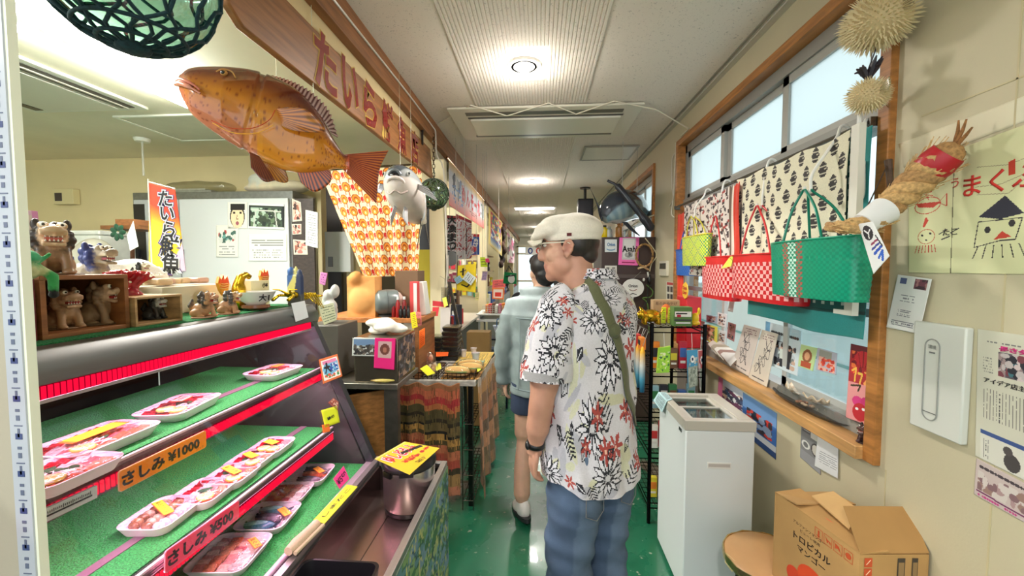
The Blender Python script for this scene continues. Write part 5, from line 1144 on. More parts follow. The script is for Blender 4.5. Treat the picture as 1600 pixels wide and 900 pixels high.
for sx in (-1,1): brow.tube([(sx*.016,.094,.020),(sx*.035,.090,.024),(sx*.052,.078,.020)],.003,(40,32,30),n=6)
capm = MB('fabric',HM); CC_ = (222,214,200)
capm.ell((0,-.022,.056),(.090,.100,.062),CC_,n=32); capm.ell((0,.045,.060),(.082,.078,.040),CC_,n=28); capm.ell((0,.085,.045),(.072,.055,.018),CC_,rot=RT_(-.25,3,'X'),n=28); capm.ell((0,.02,.085),(.07,.08,.030),CC_,n=24); capm.ell((0,.075,.062),(.070,.062,.026),CC_,rot=RT_(-.45,3,'X'),n=24); capm.lathe([(.084,0),(.088,.012),(.084,.024)],CC_,o=(0,-.016,.018),n=36,sy=1.12)
capm = organic(capm,.004,6,m='fabric')
peak = MB('fabric',HM); peak.grid(lambda u,v: V(((u - .5)*.145*(1 - .55*v*v),.088 + .062*v*(1 - (2*u - 1) ** 2*.45),.036 - .012*v - .022*(2*u - 1) ** 2)),20,8,(216,208,192))
tag_ = MB('fabric',HM); tag_.box((-.0895,-.008,.036),(.003,.016,.010),(90,30,34))
gls = MB('metal',HM)
for sx in (-1,1):
    gls.tube([(sx*.032 + .024*math.cos(t*PI/8),.103 - .12*abs(sx*.032 + .024*math.cos(t*PI/8)) ** 1.3,.004 + .017*math.sin(t*PI/8)) for t in range(16)],.0012,(176,170,160),n=6,closed=True)
    gls.tube([(sx*.056,.097,.010),(sx*.072,.080,.012),(sx*.084,-.0,.012),(sx*.082,-.02,.0)],.0022,(214,208,190),m='plastic',n=6)
gls.tube([(-.010,.104,.008),(.010,.104,.008)],.0012,(176,170,160),n=6)
lens = MB('glass',HM)
for sx in (-1,1): lens.add([(sx*.032 + .023*math.cos(t*PI/8),.1015,.004 + .016*math.sin(t*PI/8)) for t in range(16)],[tuple(range(16))],(240,244,244))
strap = MB('fabric',MM); SP_ = bez([(-3.6,.925,0),(-2.94,.855,0),(-2.2,.735,0),(-1.84,.60,0),(-1.7,.50,0),(-1.55,.42,0),(-1.40,.31,0),(-1.0,.22,0),(-.3,.17,0),(.6,.2,0)],8)
SP_ = [(a.x,a.y) for a in SP_]; nS = len(SP_) - 1
def strapf(u,v):
    x = v * nS; i = min(int(x),nS - 1); f = x - i; th = SP_[i][0] * (1 - f) + SP_[i + 1][0] * f; vv = SP_[i][1] * (1 - f) + SP_[i + 1][1] * f
    d = (torso(SP_[i + 1][0],SP_[i + 1][1]) - torso(SP_[i][0],SP_[i][1])).normalized(); p = torso(th,vv,.006); nrm = (torso(th,vv,.02) - p).normalized(); return p + d.cross(nrm) * (u - .5) * .036
strap.grid(strapf,3,70,(92,94,64))
bk2 = MB('fabric',MM); c_ = V(strapf(.5,.50)); bk2.ell(c_,(.024,.024,.026),(84,86,58)); 
wt = MB('plastic'); dW = (wrL - elL).normalized(); qx = dW.cross(V((0,1,0))).normalized(); qy = dW.cross(qx); wc = wrL - dW * .012
wt.tube([wc + qx*.030*math.cos(t*PI/10) + qy*.027*math.sin(t*PI/10) for t in range(20)],[(.004,.011)]*20,(22,22,24),closed=True,n=8); wt.ell(wc + V((-.026,-.012,0)),(.010,.016,.017),(26,26,30))
# jeans
jn = MB('denim'); JB = (86,104,128); jn.M = MM
jn.tube([(0,0,.97),(0,-.005,.90),(0,-.01,.80)],[(.14,.105),(.150,.112),(.146,.12)],JB,n=28)
for sx in (-1,1):
    jn.tube(bez([(sx*.062,-.01,.86),(sx*.082,-.012,.74),(sx*.086,.0,.60),(sx*.092,.012,.44),(sx*.096,.0,.24),(sx*.10,-.01,.035)],6),[(.098,.108)]*6 + [(.096,.104)]*6 + [(.088,.094)]*6 + [(.082,.084)]*6 + [(.082,.08)]*6 + [(.080,.084)],JB,n=24)
    jn.ell((sx*.065,-.058,.80),(.07,.056,.085),JB)
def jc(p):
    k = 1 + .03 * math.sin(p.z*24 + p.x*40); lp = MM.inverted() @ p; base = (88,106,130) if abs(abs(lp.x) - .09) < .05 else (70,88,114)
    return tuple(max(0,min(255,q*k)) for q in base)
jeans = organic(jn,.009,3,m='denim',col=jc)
import mathutils
for i in range(len(jeans.v)):
    p = jeans.v[i]; lp = MM.inverted() @ p; kn = math.exp(-((p.z - .45)/.16) ** 2) + .7 * math.exp(-((p.z - .14)/.12) ** 2) + .8 * math.exp(-((p.z - .72)/.07) ** 2); a = math.atan2(lp.y,lp.x - math.copysign(.09,lp.x))
    d = .0045 * kn * math.sin(p.z*75 + a*2.0 + 2*math.sin(a)) + .002 * math.sin(p.z*30 - a*3); r_ = V((lp.x - math.copysign(.09,lp.x),lp.y,0)); r_ = r_.normalized() if r_.length > 1e-4 else V((0,0,0)); jeans.v[i] = MM @ (lp + r_*d)
pk = MB('denim',MM)
def hipp(x,z,off=.004): return V((x,-.012 - .105*math.sqrt(max(.05,1 - ((abs(x) - .082)/.10) ** 2)) - off,z))
for sx in (-1,1):
    for q in ([(sx*.045,.75),(sx*.045,.665),(sx*.085,.645),(sx*.125,.665),(sx*.125,.75)],): pk.tube([hipp(x,z,.002) for x,z in q],.0016,(116,116,116),n=5)
belt = MB('satin',MM); belt.tube([(.148*math.cos(t*PI/14),.112*math.sin(t*PI/14) - .003,.945) for t in range(28)],[(.004,.017)]*28,(50,38,30),closed=True,n=6)
def shoe(sx,col,sole,M,L=.27):
    s = MB('satin',M); s.ell((0,-.02,.05),(.045,.07,.05),col); s.ell((0,.07,.035),(.048,.095,.034),col); s.ell((0,-.05,.06),(.038,.045,.06),col); b = organic(s,.007,3,m='satin'); q = MB('satin',M); q.add([(.05*math.cos(a)*(1 if math.sin(a) > 0 else .82),.02 + .145*math.sin(a),z) for z in (0,.022) for a in [i*2*PI/28 for i in range(28)]],[tuple(range(27,-1,-1)),tuple(range(28,56))] + [(i,(i + 1) % 28,28 + (i + 1) % 28,28 + i) for i in range(28)],sole); return merge(b,q)
parts = [('body',kdc,{'smooth': 180}),('shirt',merge(merge(merge(merge(sh,s1),s2),col_),hemi),{'smooth': 180,'label': 'white aloha shirt with black and red flowers'}),('hair',hair,{'smooth': 180}),('eyes',eyes),('eyebrows',brow),('flat_cap',capm,[('cap_brim',peak,{'solid': .004,'smooth': 180}),('cap_tag',tag_)],{'smooth': 180}),('eyeglasses',gls,[('lens',lens)]),('bag_strap',strap,{'solid': .003,'smooth': 180,'label': 'olive green shoulder strap'}),('strap_buckle',bk2),('wristwatch',wt,{'smooth': 60}),('jeans',jeans,[('pocket_seams',pk)],{'smooth': 180}),('belt',belt)]
for sx in (-1,1): parts.append(('shoe',shoe(sx,(60,60,64),(210,206,200),MM @ TR((sx*.10,.02,0))),{'smooth': 60}))
thing('person','man in white flat cap and flowered shirt standing with his back turned, looking left','person',parts)
# ---- woman in denim jacket walking ahead
WP = V((-.005,2.42,0)); WY = math.radians(-12); WM = TR(WP) @ RT_(WY,4,'Z'); b = MB('skin'); b.M = WM; SKW = (216,172,146)
ww = lambda x, y, z: WM @ V((x,y,z)); HW = TR(ww(0.01,.02,1.475)) @ RT_(math.radians(25),4,'Z')
b.tube([(0,0,1.38),(0,0,1.1),(0,0,.8)],[.05,(.11,.07),(.13,.09)],SKW,n=18); b.tube([(-.14,0,1.28),(0,-.01,1.33),(.14,0,1.28)],.04,SKW,n=12)
b.M = HW; b.ell((0,-.008,.012),(.070,.084,.085),SKW); b.ell((0,.024,-.035),(.056,.06,.07),SKW); b.ell((0,.045,-.08),(.03,.03,.025),SKW); b.ell((0,.088,-.025),(.011,.014,.014),SKW); b.ell((0,.074,-.056),(.02,.012,.008),(190,110,104)); b.tube([(0,-.01,-.05),(0,-.02,-.16)],[.044,.05],SKW,n=16)
for sx in (-1,1): b.ell((sx*.071,-.004,-.02),(.009,.016,.028),SKW)
b.M = WM; elW = ww(-.215,-.03,1.02); wrW = ww(-.228,.03,.80)
b.tube([(-.15,0,1.27),(-.215,-.03,1.02)],[.04,.034],SKW,n=12); b.M = I4; b.tube([elW,wrW],[.034,.024],SKW,n=12); hand(b,wrW,(0.05,.1,-1),(-.9,-.3,0),(-.3,.9,0),L=.15,curl=.6,col=SKW); b.M = WM
b.tube([(.15,0,1.27),(.22,.0,1.02),(.2,.14,.88)],[.04,.034,.024],SKW,n=12)
b.tube(bez([(-.085,0,.82),(-.098,.03,.62),(-.10,.03,.44),(-.10,-.02,.30),(-.09,-.07,.10)],5),[.075]*5 + [.064]*5 + [.048]*5 + [.05]*5 + [.032],SKW,n=16); b.tube(bez([(.085,0,.82),(.09,.08,.62),(.09,.14,.44),(.09,.13,.28),(.09,.14,.08)],5),[.075]*5 + [.064]*5 + [.048]*5 + [.05]*5 + [.032],SKW,n=16); b.tube([(-.08,0,.8),(.08,0,.8)],.07,SKW,n=12)
wbod = organic(b,.007,4,m='skin')
j = MB('denim'); j.M = WM; JC = (140,152,154)
j.tube(bez([(0,-.005,.745),(0,0,.95),(0,0,1.12),(0,-.01,1.25),(0,-.012,1.33),(0,-.01,1.385)],5),[(.175,.125)]*5 + [(.175,.12)]*5 + [(.18,.115)]*5 + [(.175,.105)]*5 + [(.12,.08)]*5 + [(.065,.06)],JC,n=28)
j.M = I4; 
for a_ in ([ww(-.14,0,1.29),ww(-.185,-.01,1.18),ww(-.215,-.03,1.02),ww(-.225,.0,.88),ww(-.23,.03,.79)],[ww(.14,0,1.29),ww(.185,-.01,1.18),ww(.22,0,1.02),ww(.21,.08,.94),ww(.2,.14,.88)]): j.tube(bez(a_,4),[.062]*4 + [.060]*4 + [.054]*4 + [.05]*4 + [.045],JC,n=16)
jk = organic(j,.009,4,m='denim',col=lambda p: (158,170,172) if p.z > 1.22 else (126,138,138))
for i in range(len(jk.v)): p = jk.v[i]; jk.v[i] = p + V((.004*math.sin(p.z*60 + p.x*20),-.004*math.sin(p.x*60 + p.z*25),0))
sm = MB('denim',WM)
sm.tube([(.17*math.cos(-PI*t/12),.122*math.sin(-PI*t/12) - .004,1.205) for t in range(13)],.003,(130,144,146),n=5); sm.tube([(.17*math.cos(-PI*t/12),.126*math.sin(-PI*t/12) - .004,.79) for t in range(13)],.004,(130,144,146),n=5)
for x in (-.09,.09): sm.tube([(x,-.118,1.2),(x,-.122,1.0),(x*1.1,-.120,.79)],.003,(130,144,146),n=5)
so_ = MB('denim'); so_.M = WM; so_.tube([(0,0,.90),(0,0,.78)],[(.15,.11),(.16,.115)],(44,56,80),n=24)
for sx in (-1,1): so_.tube([(sx*.08,0,.82),(sx*.09,.02,.63)],[(.092,.1),(.095,.095)],(44,56,80),n=18)
shm = organic(so_,.008,3,m='denim')
h = MB('hair'); h.M = HW; HB = (24,20,22); h.ell((0,-.022,.03),(.080,.086,.082),HB,n=28); h.ell((0,-.05,-.02),(.066,.06,.07),HB); h.ell((.02,-.115,.01),(.045,.05,.045),HB); h.ell((0,.03,.06),(.07,.055,.045),HB); h.ell((.04,-.13,-.05),(.03,.03,.06),HB)
hr = organic(h,.005,3,m='hair')
wp_ = [('body',wbod,{'smooth': 180}),('hair',hr,{'smooth': 180}),('denim_jacket',jk,[('seams',sm)],{'smooth': 180}),('shorts',shm,{'smooth': 180})]
wp_.append(('shoe',shoe(-1,(236,232,228),(40,40,44),WM @ TR((-.09,-.045,.0)) @ RT_(.5,4,'Z') @ RT_(-.22,4,'X')),{'smooth': 60})); wp_.append(('shoe',shoe(1,(236,232,228),(40,40,44),WM @ TR((.09,.16,0))),{'smooth': 60}))
thing('person','woman in pale denim jacket and dark shorts walking ahead, hair pinned up','person',wp_)
# ================================================================= right wall and window
rail = MB('metal'); rail.tube([(1.055,1.42,1.965),(1.055,3.34,1.965)],.009,(120,118,112)); rail.bb((1.05,1.412,1.95),(1.09,1.424,1.98),(120,118,112)); rail.bb((1.05,3.336,1.95),(1.09,3.348,1.98),(120,118,112))
thing('hanging_rail','grey metal rail across the window from which the bags hang','rail',rail)
def cloth(label,y0,y1,z0,z1,x,cvs,amp=.012,fr=16,lean=0,name='hanging_cloth',taper=0):
    m = MB('fabric'); H, W = cvs.a.shape[:2]; lin = cvs.a / 255.0; lin = np.where(lin <= .04045,lin/12.92,((lin + .055)/1.055) ** 2.4); b = 0
    m.v = [V((x + amp*math.sin(i/W*fr + j/H*1.5)*(.3 + .7*j/H) + lean*j/H,y1 + (y0 - y1)*i/W + .0 + taper*(j/H)*(i/W - .5) + .006*math.sin(j/H*6),z1 + (z0 - z1)*j/H - .012*(1 - j/H)*math.sin(i/W*PI*3) ** 2 + .006*(j/H)*math.sin(i/W*7))) for j in range(H + 1) for i in range(W + 1)]; k = m.mi(None)
    for j in range(H):
        for i in range(W): q = j * (W + 1) + i; m.f.append([q,q + W + 1,q + W + 2,q + 1]); m.m.append(k); c = lin[j,i]; m.c.append((c[0],c[1],c[2],1))
    return thing(name,label,'cloth',m,smooth=180,solid=.0012)
P = lambda px, py, X: onx(px,py,X)
# teal cloth with dark border
c = CV(150,120,(40,140,138)); c.rect(0,88,150,104,(24,96,92)); c.rect(128,0,142,104,(24,96,92)); c.rect(0,104,150,106,(16,70,68)); c.rect(0,86,150,87,(120,180,170))
for i in range(17): c.ell(5 + i*8.4,93,2.6,2.6,(200,224,214)); c.ell(5 + i*8.4,93,1.5,1.5,(24,96,92)); c.rect(2 + i*8.4,99,5 + i*8.4,101,(190,214,204))
for i in range(13): c.ell(135,5 + i*7,2.4,2.4,(190,220,210)); c.ell(135,5 + i*7,1.4,1.4,(24,96,92))
yA = P(1353,400,1.035).y; yB = P(1168,400,1.035).y
cloth('large teal cloth with dark patterned border hanging behind the bags',yA,yB,1.262,1.945,1.035,c,.008,14)
# cream paisley cloth
c = CV(150,96,(226,222,196)); R = rnd(8)
for r in range(9):
    for q in range(10):
        x = q * 17 + (8 if r % 2 else 0); y = r * 12 + 6; c.ell(x,y,3.6,5.0,(54,50,50)); c.line([(x,y - 6),(x,y - 4)],1.4,(54,50,50))
        for k in range(3): c.line([(x - 2.4,y - 2.4 + k*2.4),(x + 2.4,y - 2.6 + k*2.4)],.7,(190,186,166))
yA2 = P(1325,300,1.012).y; yB2 = P(1150,300,1.012).y
cloth('cream cloth with rows of black leaf prints hanging at the window',yA2,yB2,1.46,1.95,1.012,c,.010,22)
for lab, pa, pb, z0, z1, X, col, pat in (('dark grey green cloth with white edge hanging between the patterned cloths',1180,1152,1.52,1.92,1.02,(70,84,80),'s'),('folded red edged cloth hanging beside the spotted cloth',1156,1140,1.50,1.93,1.0,(206,60,40),'r'),('white cloth with small black and red spots hanging at the far side of the window',1142,1070,1.44,1.93,1.01,(222,214,206),'d'),('red cloth strip hanging beside the far window frame',1070,1060,1.10,1.9,1.04,(226,66,40),'n')):
    c = CV(70,70,col); R = rnd(pa)
    if pat == 's': c.rect(0,0,6,70,(226,220,210)); c.rect(60,0,64,70,(220,214,206))
    if pat == 'r': c.rect(0,0,30,70,(110,90,76)); c.rect(26,0,34,70,(226,214,200))
    if pat == 'd':
        for i in range(420): c.ell(R.uniform(0,70),R.uniform(0,70),R.uniform(.8,2),R.uniform(.6,1.4),R.choice([(50,36,40),(50,36,40),(160,50,44),(90,70,70)]),rot=R.uniform(0,3))
    cloth(lab,P(pa,300,X).y,P(pb,300,X).y,z0,z1,X,c,.008,12)
pv = MB('plastic'); q = P(1337,300,.985); pv.bb((.98,q.y - .012,1.36),(1.0,q.y + .022,1.945),(226,224,212)); pv.bb((.98,q.y - .012,1.345),(1.0,q.y + .07,1.36),(226,224,212)); pv.tube([(.99,q.y + .005,1.94),(.99,q.y + .005,2.02),(1.03,q.y + .005,2.03),(1.06,q.y + .005,2.0)],.006,(240,240,236))
thing('display_hanger','white plastic hanging frame bar beside the cream cloth','hanger',pv)
# woven bags
def bag(label,pxn,pxf,topn,topf,botn,X,depth,colf,hk,hcol,nu=96,nv=26,tag=None,name='woven_bag',hook=True,flare=.06,hr=.0045):
    """pxn/pxf near and far edge of the corridor-facing side on plane X"""
    a = onx(pxn,topn,X); b = onx(pxf,topf,X); c = onx(pxn,botn,X); z1 = (a.z + b.z) / 2; z0 = c.z; yc = (a.y + b.y) / 2; hw = abs(b.y - a.y) / 2; xc = X + depth / 2
    m = MB('plastic'); n = 3.2
    def fn(u,v):
        th = u * 2 * PI; c_, s_ = math.cos(th), math.sin(th); k = (1 - flare) + flare * v; w_ = .0016 * (1 if (int(u*nu) + int(v*nv)) % 2 else -1); r = 1 / (abs(c_) ** n + abs(s_) ** n) ** (1/n)
        return V((xc - (depth/2 + w_)*r*s_*(.85 + .15*v),yc - (hw*k + w_)*r*c_,z0 + (z1 - z0)*v))
    # equal spacing along the rim
    us = [0]; prev = fn(0,1); acc = [0]
    for i in range(1,721): p = fn(i/720,1); acc.append(acc[-1] + (p - prev).length); prev = p
    tot = acc[-1]; ul = []; j = 0
    for i in range(nu + 1):
        t = tot * i / nu
        while j < 720 and acc[j] < t: j += 1
        ul.append(j/720)
    base = len(m.v); k = m.mi(None)
    for jv in range(nv + 1):
        for i in range(nu + 1): m.v.append(fn(ul[i],jv/nv) )
    for jv in range(nv):
        for i in range(nu): q_ = base + jv * (nu + 1) + i; m.f.append([q_,q_ + 1,q_ + nu + 2,q_ + nu + 1]); m.m.append(k); m.c.append(s2l(colf(i,jv,nu,nv)))
    m.f.append([base + i for i in range(nu)][::-1]); m.m.append(k); m.c.append(s2l(colf(0,0,nu,nv)))
    rim = MB('plastic'); rim.tube([fn(ul[i],1) for i in range(0,nu,2)],.004,colf(0,nv - 1,nu,nv),closed=True,n=6)
    top = onx(hk[0],hk[1],X + depth/2); prt = [('body',m,{'smooth': 30}),('rim',rim)]
    for dx in (-1,1):
        y0, y1 = yc - hw * .5, yc + hw * .5; x = xc + dx * depth * .42
        h = MB('plastic'); T = V((top.x + dx*.012,top.y,top.z)); h.tube(bez([(x,y0,z1 - .02),V((x,y0,z1)).lerp(T,.5) + V((0,-.012,.01)),T + V((0,-.015,-.01)),T,T + V((0,.015,-.01)),V((x,y1,z1)).lerp(T,.5) + V((0,.012,.01)),(x,y1,z1 - .02)],6),hr,hcol,n=7); prt.append(('handle',h,{'smooth': 180}))
    if tag: t_ = MB('paper'); q_ = [onx(*p,X - .004) for p in tag]; t_.prism(q_,(-.001,0,0),(222,226,90)); t_.tube([q_[0],q_[1].lerp(q_[2],.5)],.0015,(90,90,40)); prt.append(('price_tag',t_))
    thing(name,label,'bag',prt)
    if hook:
        hz = top.z + .002; hm = MB('plastic'); hx = 1.055; hm.tube(bez([(top.x - .012,top.y,hz + .01),(top.x - .006,top.y,hz - .008),(top.x + .010,top.y,hz - .002),(top.x + .012,top.y,hz + .05),((top.x + hx)/2 - .01,top.y,(hz + 1.96)/2 + .02),(hx - .030,top.y,1.95),(hx - .018,top.y,1.985),(hx + .002,top.y,1.987),(hx + .016,top.y,1.97)],5),.0052,(238,238,232),n=8)
        thing('hook','white S-shaped hook holding the ' + label.split(' hanging')[0].split(' with')[0],'hook',hm,smooth=180,group='white hooks on the window rail')
TL = (0,150,116)
def tealf(i,j,nu,nv):
    u = i / nu; s = 1.0 if (i + j) % 2 else .9
    k = int(nu*.235)
    if k <= i < k + 3 or k + 7 <= i < k + 10: return (176,84,74) if (i + j) % 2 else (0,140,108)
    if k + 3 <= i < k + 7: return (206,236,226) if (i + j) % 2 else (0,140,108)
    return tuple(int(q*s) for q in TL)
def redf_(i,j,nu,nv):
    if j >= nv - 2: return (214,34,40)
    if j < 1: return (206,30,40)
    return (206,34,44) if (i + j) % 2 else (242,178,176)
bag('teal woven basket bag with white and red checked stripe hanging nearest the viewer',1322,1192,373,378,474,.875,.12,tealf,(1262,297),(0,124,100),nu=96,nv=22)
bag('large red and pink checked woven bag hanging behind the teal one',1232,1132,398,397,480,.93,.14,redf_,(1187,322),(206,44,46),nu=56,nv=12)
bag('smaller red and pink checked woven bag with a yellow tag',1138,1090,400,403,472,.945,.11,redf_,(1121,338),(206,44,46),nu=52,nv=11,tag=[(1140,402),(1146,398),(1143,416),(1127,420)])
def gyf(i,j,nu,nv): a = (i + j) % 8; b = (i - j) % 8; return (30,150,120) if a in (0,) or b in (0,) else ((226,214,70) if (i + j) % 2 else (120,190,80))
bag('small green and yellow diamond woven bag hanging above the blue bag',1101,1062,368,370,415,.93,.06,gyf,(1083,338),(206,196,60),nu=64,nv=18,hr=.004)
bag('shiny blue woven bag hanging behind the green and yellow one',1092,1052,388,390,432,1.0,.07,lambda i,j,a,b: (26,84,176) if (i + j) % 2 else (50,120,206),(1076,352),(40,90,180),nu=60,nv=14,hook=False)
hs = MB('plastic'); q = onx(1343,215,1.03); hs.tube(bez([q + V((.02,0,.06)),q,q - V((.0,0,.18)),q - V((.0,.012,.20)),q + V((0,-.024,-.18)),q + V((0,-.02,-.08))],6),.006,(240,240,236)); thing('hook','long empty white plastic hook hanging beside the near window frame','hook',hs,smooth=180)
# ---- puffer fish
def puffer(label,c,r,seed,ns,sl,stretch=1.15):
    b = MB('matte'); b.ell(c,(r,r*stretch,r*.9),(206,184,140),n=24); R = rnd(seed); g = (1 + 5 ** .5) / 2
    s = MB('matte')
    for i in range(ns):
        z = 1 - 2 * (i + .5) / ns; th = 2 * PI * i / g; d = V((math.sqrt(1 - z*z)*math.cos(th),math.sqrt(1 - z*z)*math.sin(th),z)); p = c + V((d.x*r,d.y*r*stretch,d.z*r*.9)) * .97
        L = sl * R.uniform(.75,1.25); dd = (d + V((R.uniform(-.15,.15),R.uniform(-.15,.15),R.uniform(-.25,.05)))).normalized(); x = dd.cross(V((0,0,1))); x = x.normalized() if x.length > .01 else V((1,0,0)); y = dd.cross(x); w_ = r * .05
        s.add([p + x*w_,p - x*w_*.5 + y*w_*.87,p - x*w_*.5 - y*w_*.87,p + dd*L],[(0,1,3),(1,2,3),(2,0,3)],(226,210,168))
    t = fin([c + V((0,-r*1.0,r*.1)),c + V((0,-r*1.0,-r*.1))],[c + V((0,-r*1.6,r*.5)),c + V((0,-r*1.7,0)),c + V((0,-r*1.5,-r*.3))],(214,196,150),6)
    m = MB('matte'); m.ell(c + V((-.3*r,r*stretch,0)),(r*.2,r*.12,r*.12),(170,146,110)); e = MB('gloss'); e.ell(c + V((-r*.75,r*.6,r*.4)),r*.12,(40,34,30),n=10)
    cord = MB('plastic'); cord.tube([c + V((0,0,r*.85)),V((c.x + .02,c.y,min(2.64,c.z + .30)))],.0015,(90,80,70),n=5)
    thing('dried_pufferfish',label,'pufferfish',[('body',b,{'smooth': 180}),('spines',s,{'kind': 'stuff','smooth': 0}),('tail_fin',t,{'solid': .003}),('mouth',m),('eye',e),('cord',cord)])
cp1 = onx(1372,34,.985); cp2 = onx(1356,150,.985)
puffer('large dried pufferfish with long spines hanging at the top of the window frame',cp1,.074,2,620,.024)
puffer('small round dried pufferfish hanging below the large one',cp2,.047,5,420,.016,1.0)
fe_ = MB('hair'); R = rnd(4); fc_ = onx(1357,108,.985)
for i in range(12): a = R.uniform(0,6.28); fe_.tube([fc_ + V((0,0,-.03)),fc_ + V((.018*math.cos(a),.02*math.sin(a),0)),fc_ + V((.032*math.cos(a),.034*math.sin(a),R.uniform(-.01,.03)))],[.006,.008,.002],(40,34,44),n=5)
fe_.tube([fc_ + V((0,0,-.05)),fc_ + V((0,.0,.0)),cp1 + V((0,0,-.07))],.0022,(40,34,44),n=5); thing('ribbon_tuft','dark crumpled ribbon between the two pufferfish','ribbon',fe_)
# ---- braided straw rope ornament
XRp = 1.02; rp = MB('rope'); path = bez([onx(1293,354,.84),onx(1325,354,.85),onx(1362,345,.90),onx(1400,312,.965),onx(1440,276,1.01),onx(1470,250,1.03)],9); n_ = len(path)
for s_ in range(3):
    pts = []; rs = []
    for i, p in enumerate(path):
        t = (path[min(i + 1,n_ - 1)] - path[max(i - 1,0)]).normalized(); ax = t.cross(V((1,0,0))).normalized(); ay = t.cross(ax); a = s_ * 2 * PI / 3 + i * .42; R_ = .006 + .016 * min(1,i/n_*1.4); pts.append(p + ax*math.cos(a)*R_ + ay*math.sin(a)*R_); rs.append((.008 + .013*min(1,i/n_*1.3)))
    rp.tube(pts,rs,(196,158,104) if s_ else (176,136,88),n=10)
R = rnd(7)
for i in range(170):
    k = R.randrange(2,n_ - 1); p = path[k]; r0 = .014 + .026 * min(1,k/n_*1.3); a = R.uniform(0,6.28); d = V((math.cos(a),math.sin(a)*.5,math.sin(a))); d.normalize(); t = (path[k] - path[k - 1]).normalized(); rp.tube([p + d*r0*.8,p + d*r0*1.05 + t*.015,p + d*(r0*1.15 + R.uniform(0,.008)) + t*.035],.0011,(206,172,116),n=4)
eb = path[-1]; td = (path[-1] - path[-4]).normalized()
band = MB('satin'); band.tube([eb - td*.03,eb - td*.01,eb + td*.02],[.040,.043,.038],(176,20,34),n=20)
tuft = MB('rope'); tuft.tube([eb + td*.015,eb + td*.035,eb + td*.045],[.036,.028,.012],(176,134,84),n=14)
for d_ in ((.0,-.02,.06),(.005,.005,.065),(.0,-.035,.035)): tuft.tube([eb + td*.03,eb + td*.04 + V(d_)*.6,eb + td*.04 + V(d_)],[.005,.004,.002],(150,104,60),n=6)
twg = MB('wood'); a_ = onx(1388,250,1.05); b_ = onx(1392,298,1.05); twg.tube([a_,b_],[.010,.007],(90,66,50)); twg.tube([a_ + V((0,.0,-.01)),onx(1352,330,.92)],.002,(70,50,40)); 
wrap = MB('paper'); w0 = path[int(n_*.34)]; w1 = path[int(n_*.50)]; tt = (w1 - w0).normalized(); wrap.tube([w0,w0.lerp(w1,.5),w1],[.030,.034,.038],(222,222,222),n=22)
q_ = [onx(1341,350,.86),onx(1364,346,.86),onx(1390,400,.87),onx(1365,428,.87)]
c = CV(30,60,(228,228,228)); c.ell(13,14,9,10,(40,34,40)); c.line([(8,10),(13,15),(18,11)],2,(230,230,230)); c.line([(13,15),(12,21)],2,(230,230,230)); c.line([(12,30),(24,28)],3,(150,60,90)); c.line([(10,36),(24,34)],3,(60,70,150)); c.line([(12,42),(26,40)],4,(40,80,180)); c.line([(16,50),(24,46),(20,56)],4,(40,90,190)); c.line([(24,22),(27,40)],2,(30,30,40))
fl_ = MB('paper'); sheet(c,q_,mb=fl_)
hook_ = MB('metal'); hook_.tube([V((1.09,eb.y,eb.z + .02)),eb + V((.02,0,.0))],.003,(90,80,70))
thing('straw_rope','thick braided straw rope with red tape band and a paper flag','rope',[('braid',rp,{'smooth': 60}),('red_tape',band),('tuft',tuft),('twig',twg),('paper_wrap',wrap),('paper_flag',fl_,{'solid': .0008}),('nail',hook_)])
# ---- papers on the wall near the viewer
XW = XR - .002
def wsheet(name,label,q,cvs,cat,X=XW,extra=None,th=.0012):
    mb = MB('paper'); sheet(cvs,[onx(*p,X) for p in q],mb=mb)
    if extra: extra(mb)
    return thing(name,label,cat,mb,solid=th)
c = CV(230,210,(214,214,168)); c.line([(78,0),(72,210)],1.5,(120,120,90)); rd = (196,62,44); bkk = (50,46,50)
def pl_(pts,w=1.6,col=rd): c.line(pts,w,col)
pl_([(10 + 22*math.cos(t/4) + 24,84 + 15*math.sin(t/4)) for t in range(0,27)],1.4); c.poly([(14,76),(58,82),(44,90),(18,84)],rd); pl_([(36,74),(30,54),(42,60),(28,62),(44,68)],1.4); pl_([(54,82),(66,70),(66,92),(54,84)],1.2)
for a in range(7): pl_([(16 + a*5,158),(12 + a*6,172)],1.4)
c.ell(32,142,15,14,(190,110,80)); c.ell(32,142,13.6,12.6,(214,214,168)); pl_([(24,138),(26,140)],3,bkk); pl_([(38,136),(40,138)],3,bkk); pl_([(31,148),(33,149)],3,bkk); pl_([(32,108),(28,122),(34,112)],4); pl_([(54,140),(66,134)],2,bkk); pl_([(58,150),(70,146)],2,bkk); pl_([(72,140),(84,134)],2,bkk)
c.poly([(112,120),(146,94),(168,124),(140,128)],(44,44,60)); pl_([(112,128),(106,168),(140,160),(158,160),(166,130),(112,128)],1.4,bkk); c.ell(124,142,4,5,bkk); c.ell(154,136,4,5,bkk); c.poly([(132,158),(142,146),(154,156)],rd)
for a in range(6): pl_([(112 + a*10,166),(104 + a*13,186)],1.3,bkk)
pl_([(110,40),(150,50),(190,44)],.9,(150,140,110)); pl_([(100,70),(140,76),(180,66),(150,92),(110,84)],.9,(150,140,110)); c.poly([(150,46),(158,44),(158,66),(150,66)],rd); c.poly([(168,60),(184,44),(182,68)],rd)
def ex(mb): 
    mb.text('まくぶ',frame(onx(1562,282,XW - .0015),(0,-1,0),(0,0,1)),.06,(206,50,40),bold=.01); mb.text('たこ',frame(onx(1484,362,XW - .0015),(0,-1,0),(0,0,1)),.022,(50,46,50)); mb.text('う',frame(onx(1492,286,XW - .0015),(0,-1,0),(0,0,1)),.03,(196,80,60))
wsheet('child_drawing','yellow paper with red and black children drawings of fish and squid',[(1420,262),(1700,158),(1700,430),(1420,426)],c,'drawing',extra=ex)
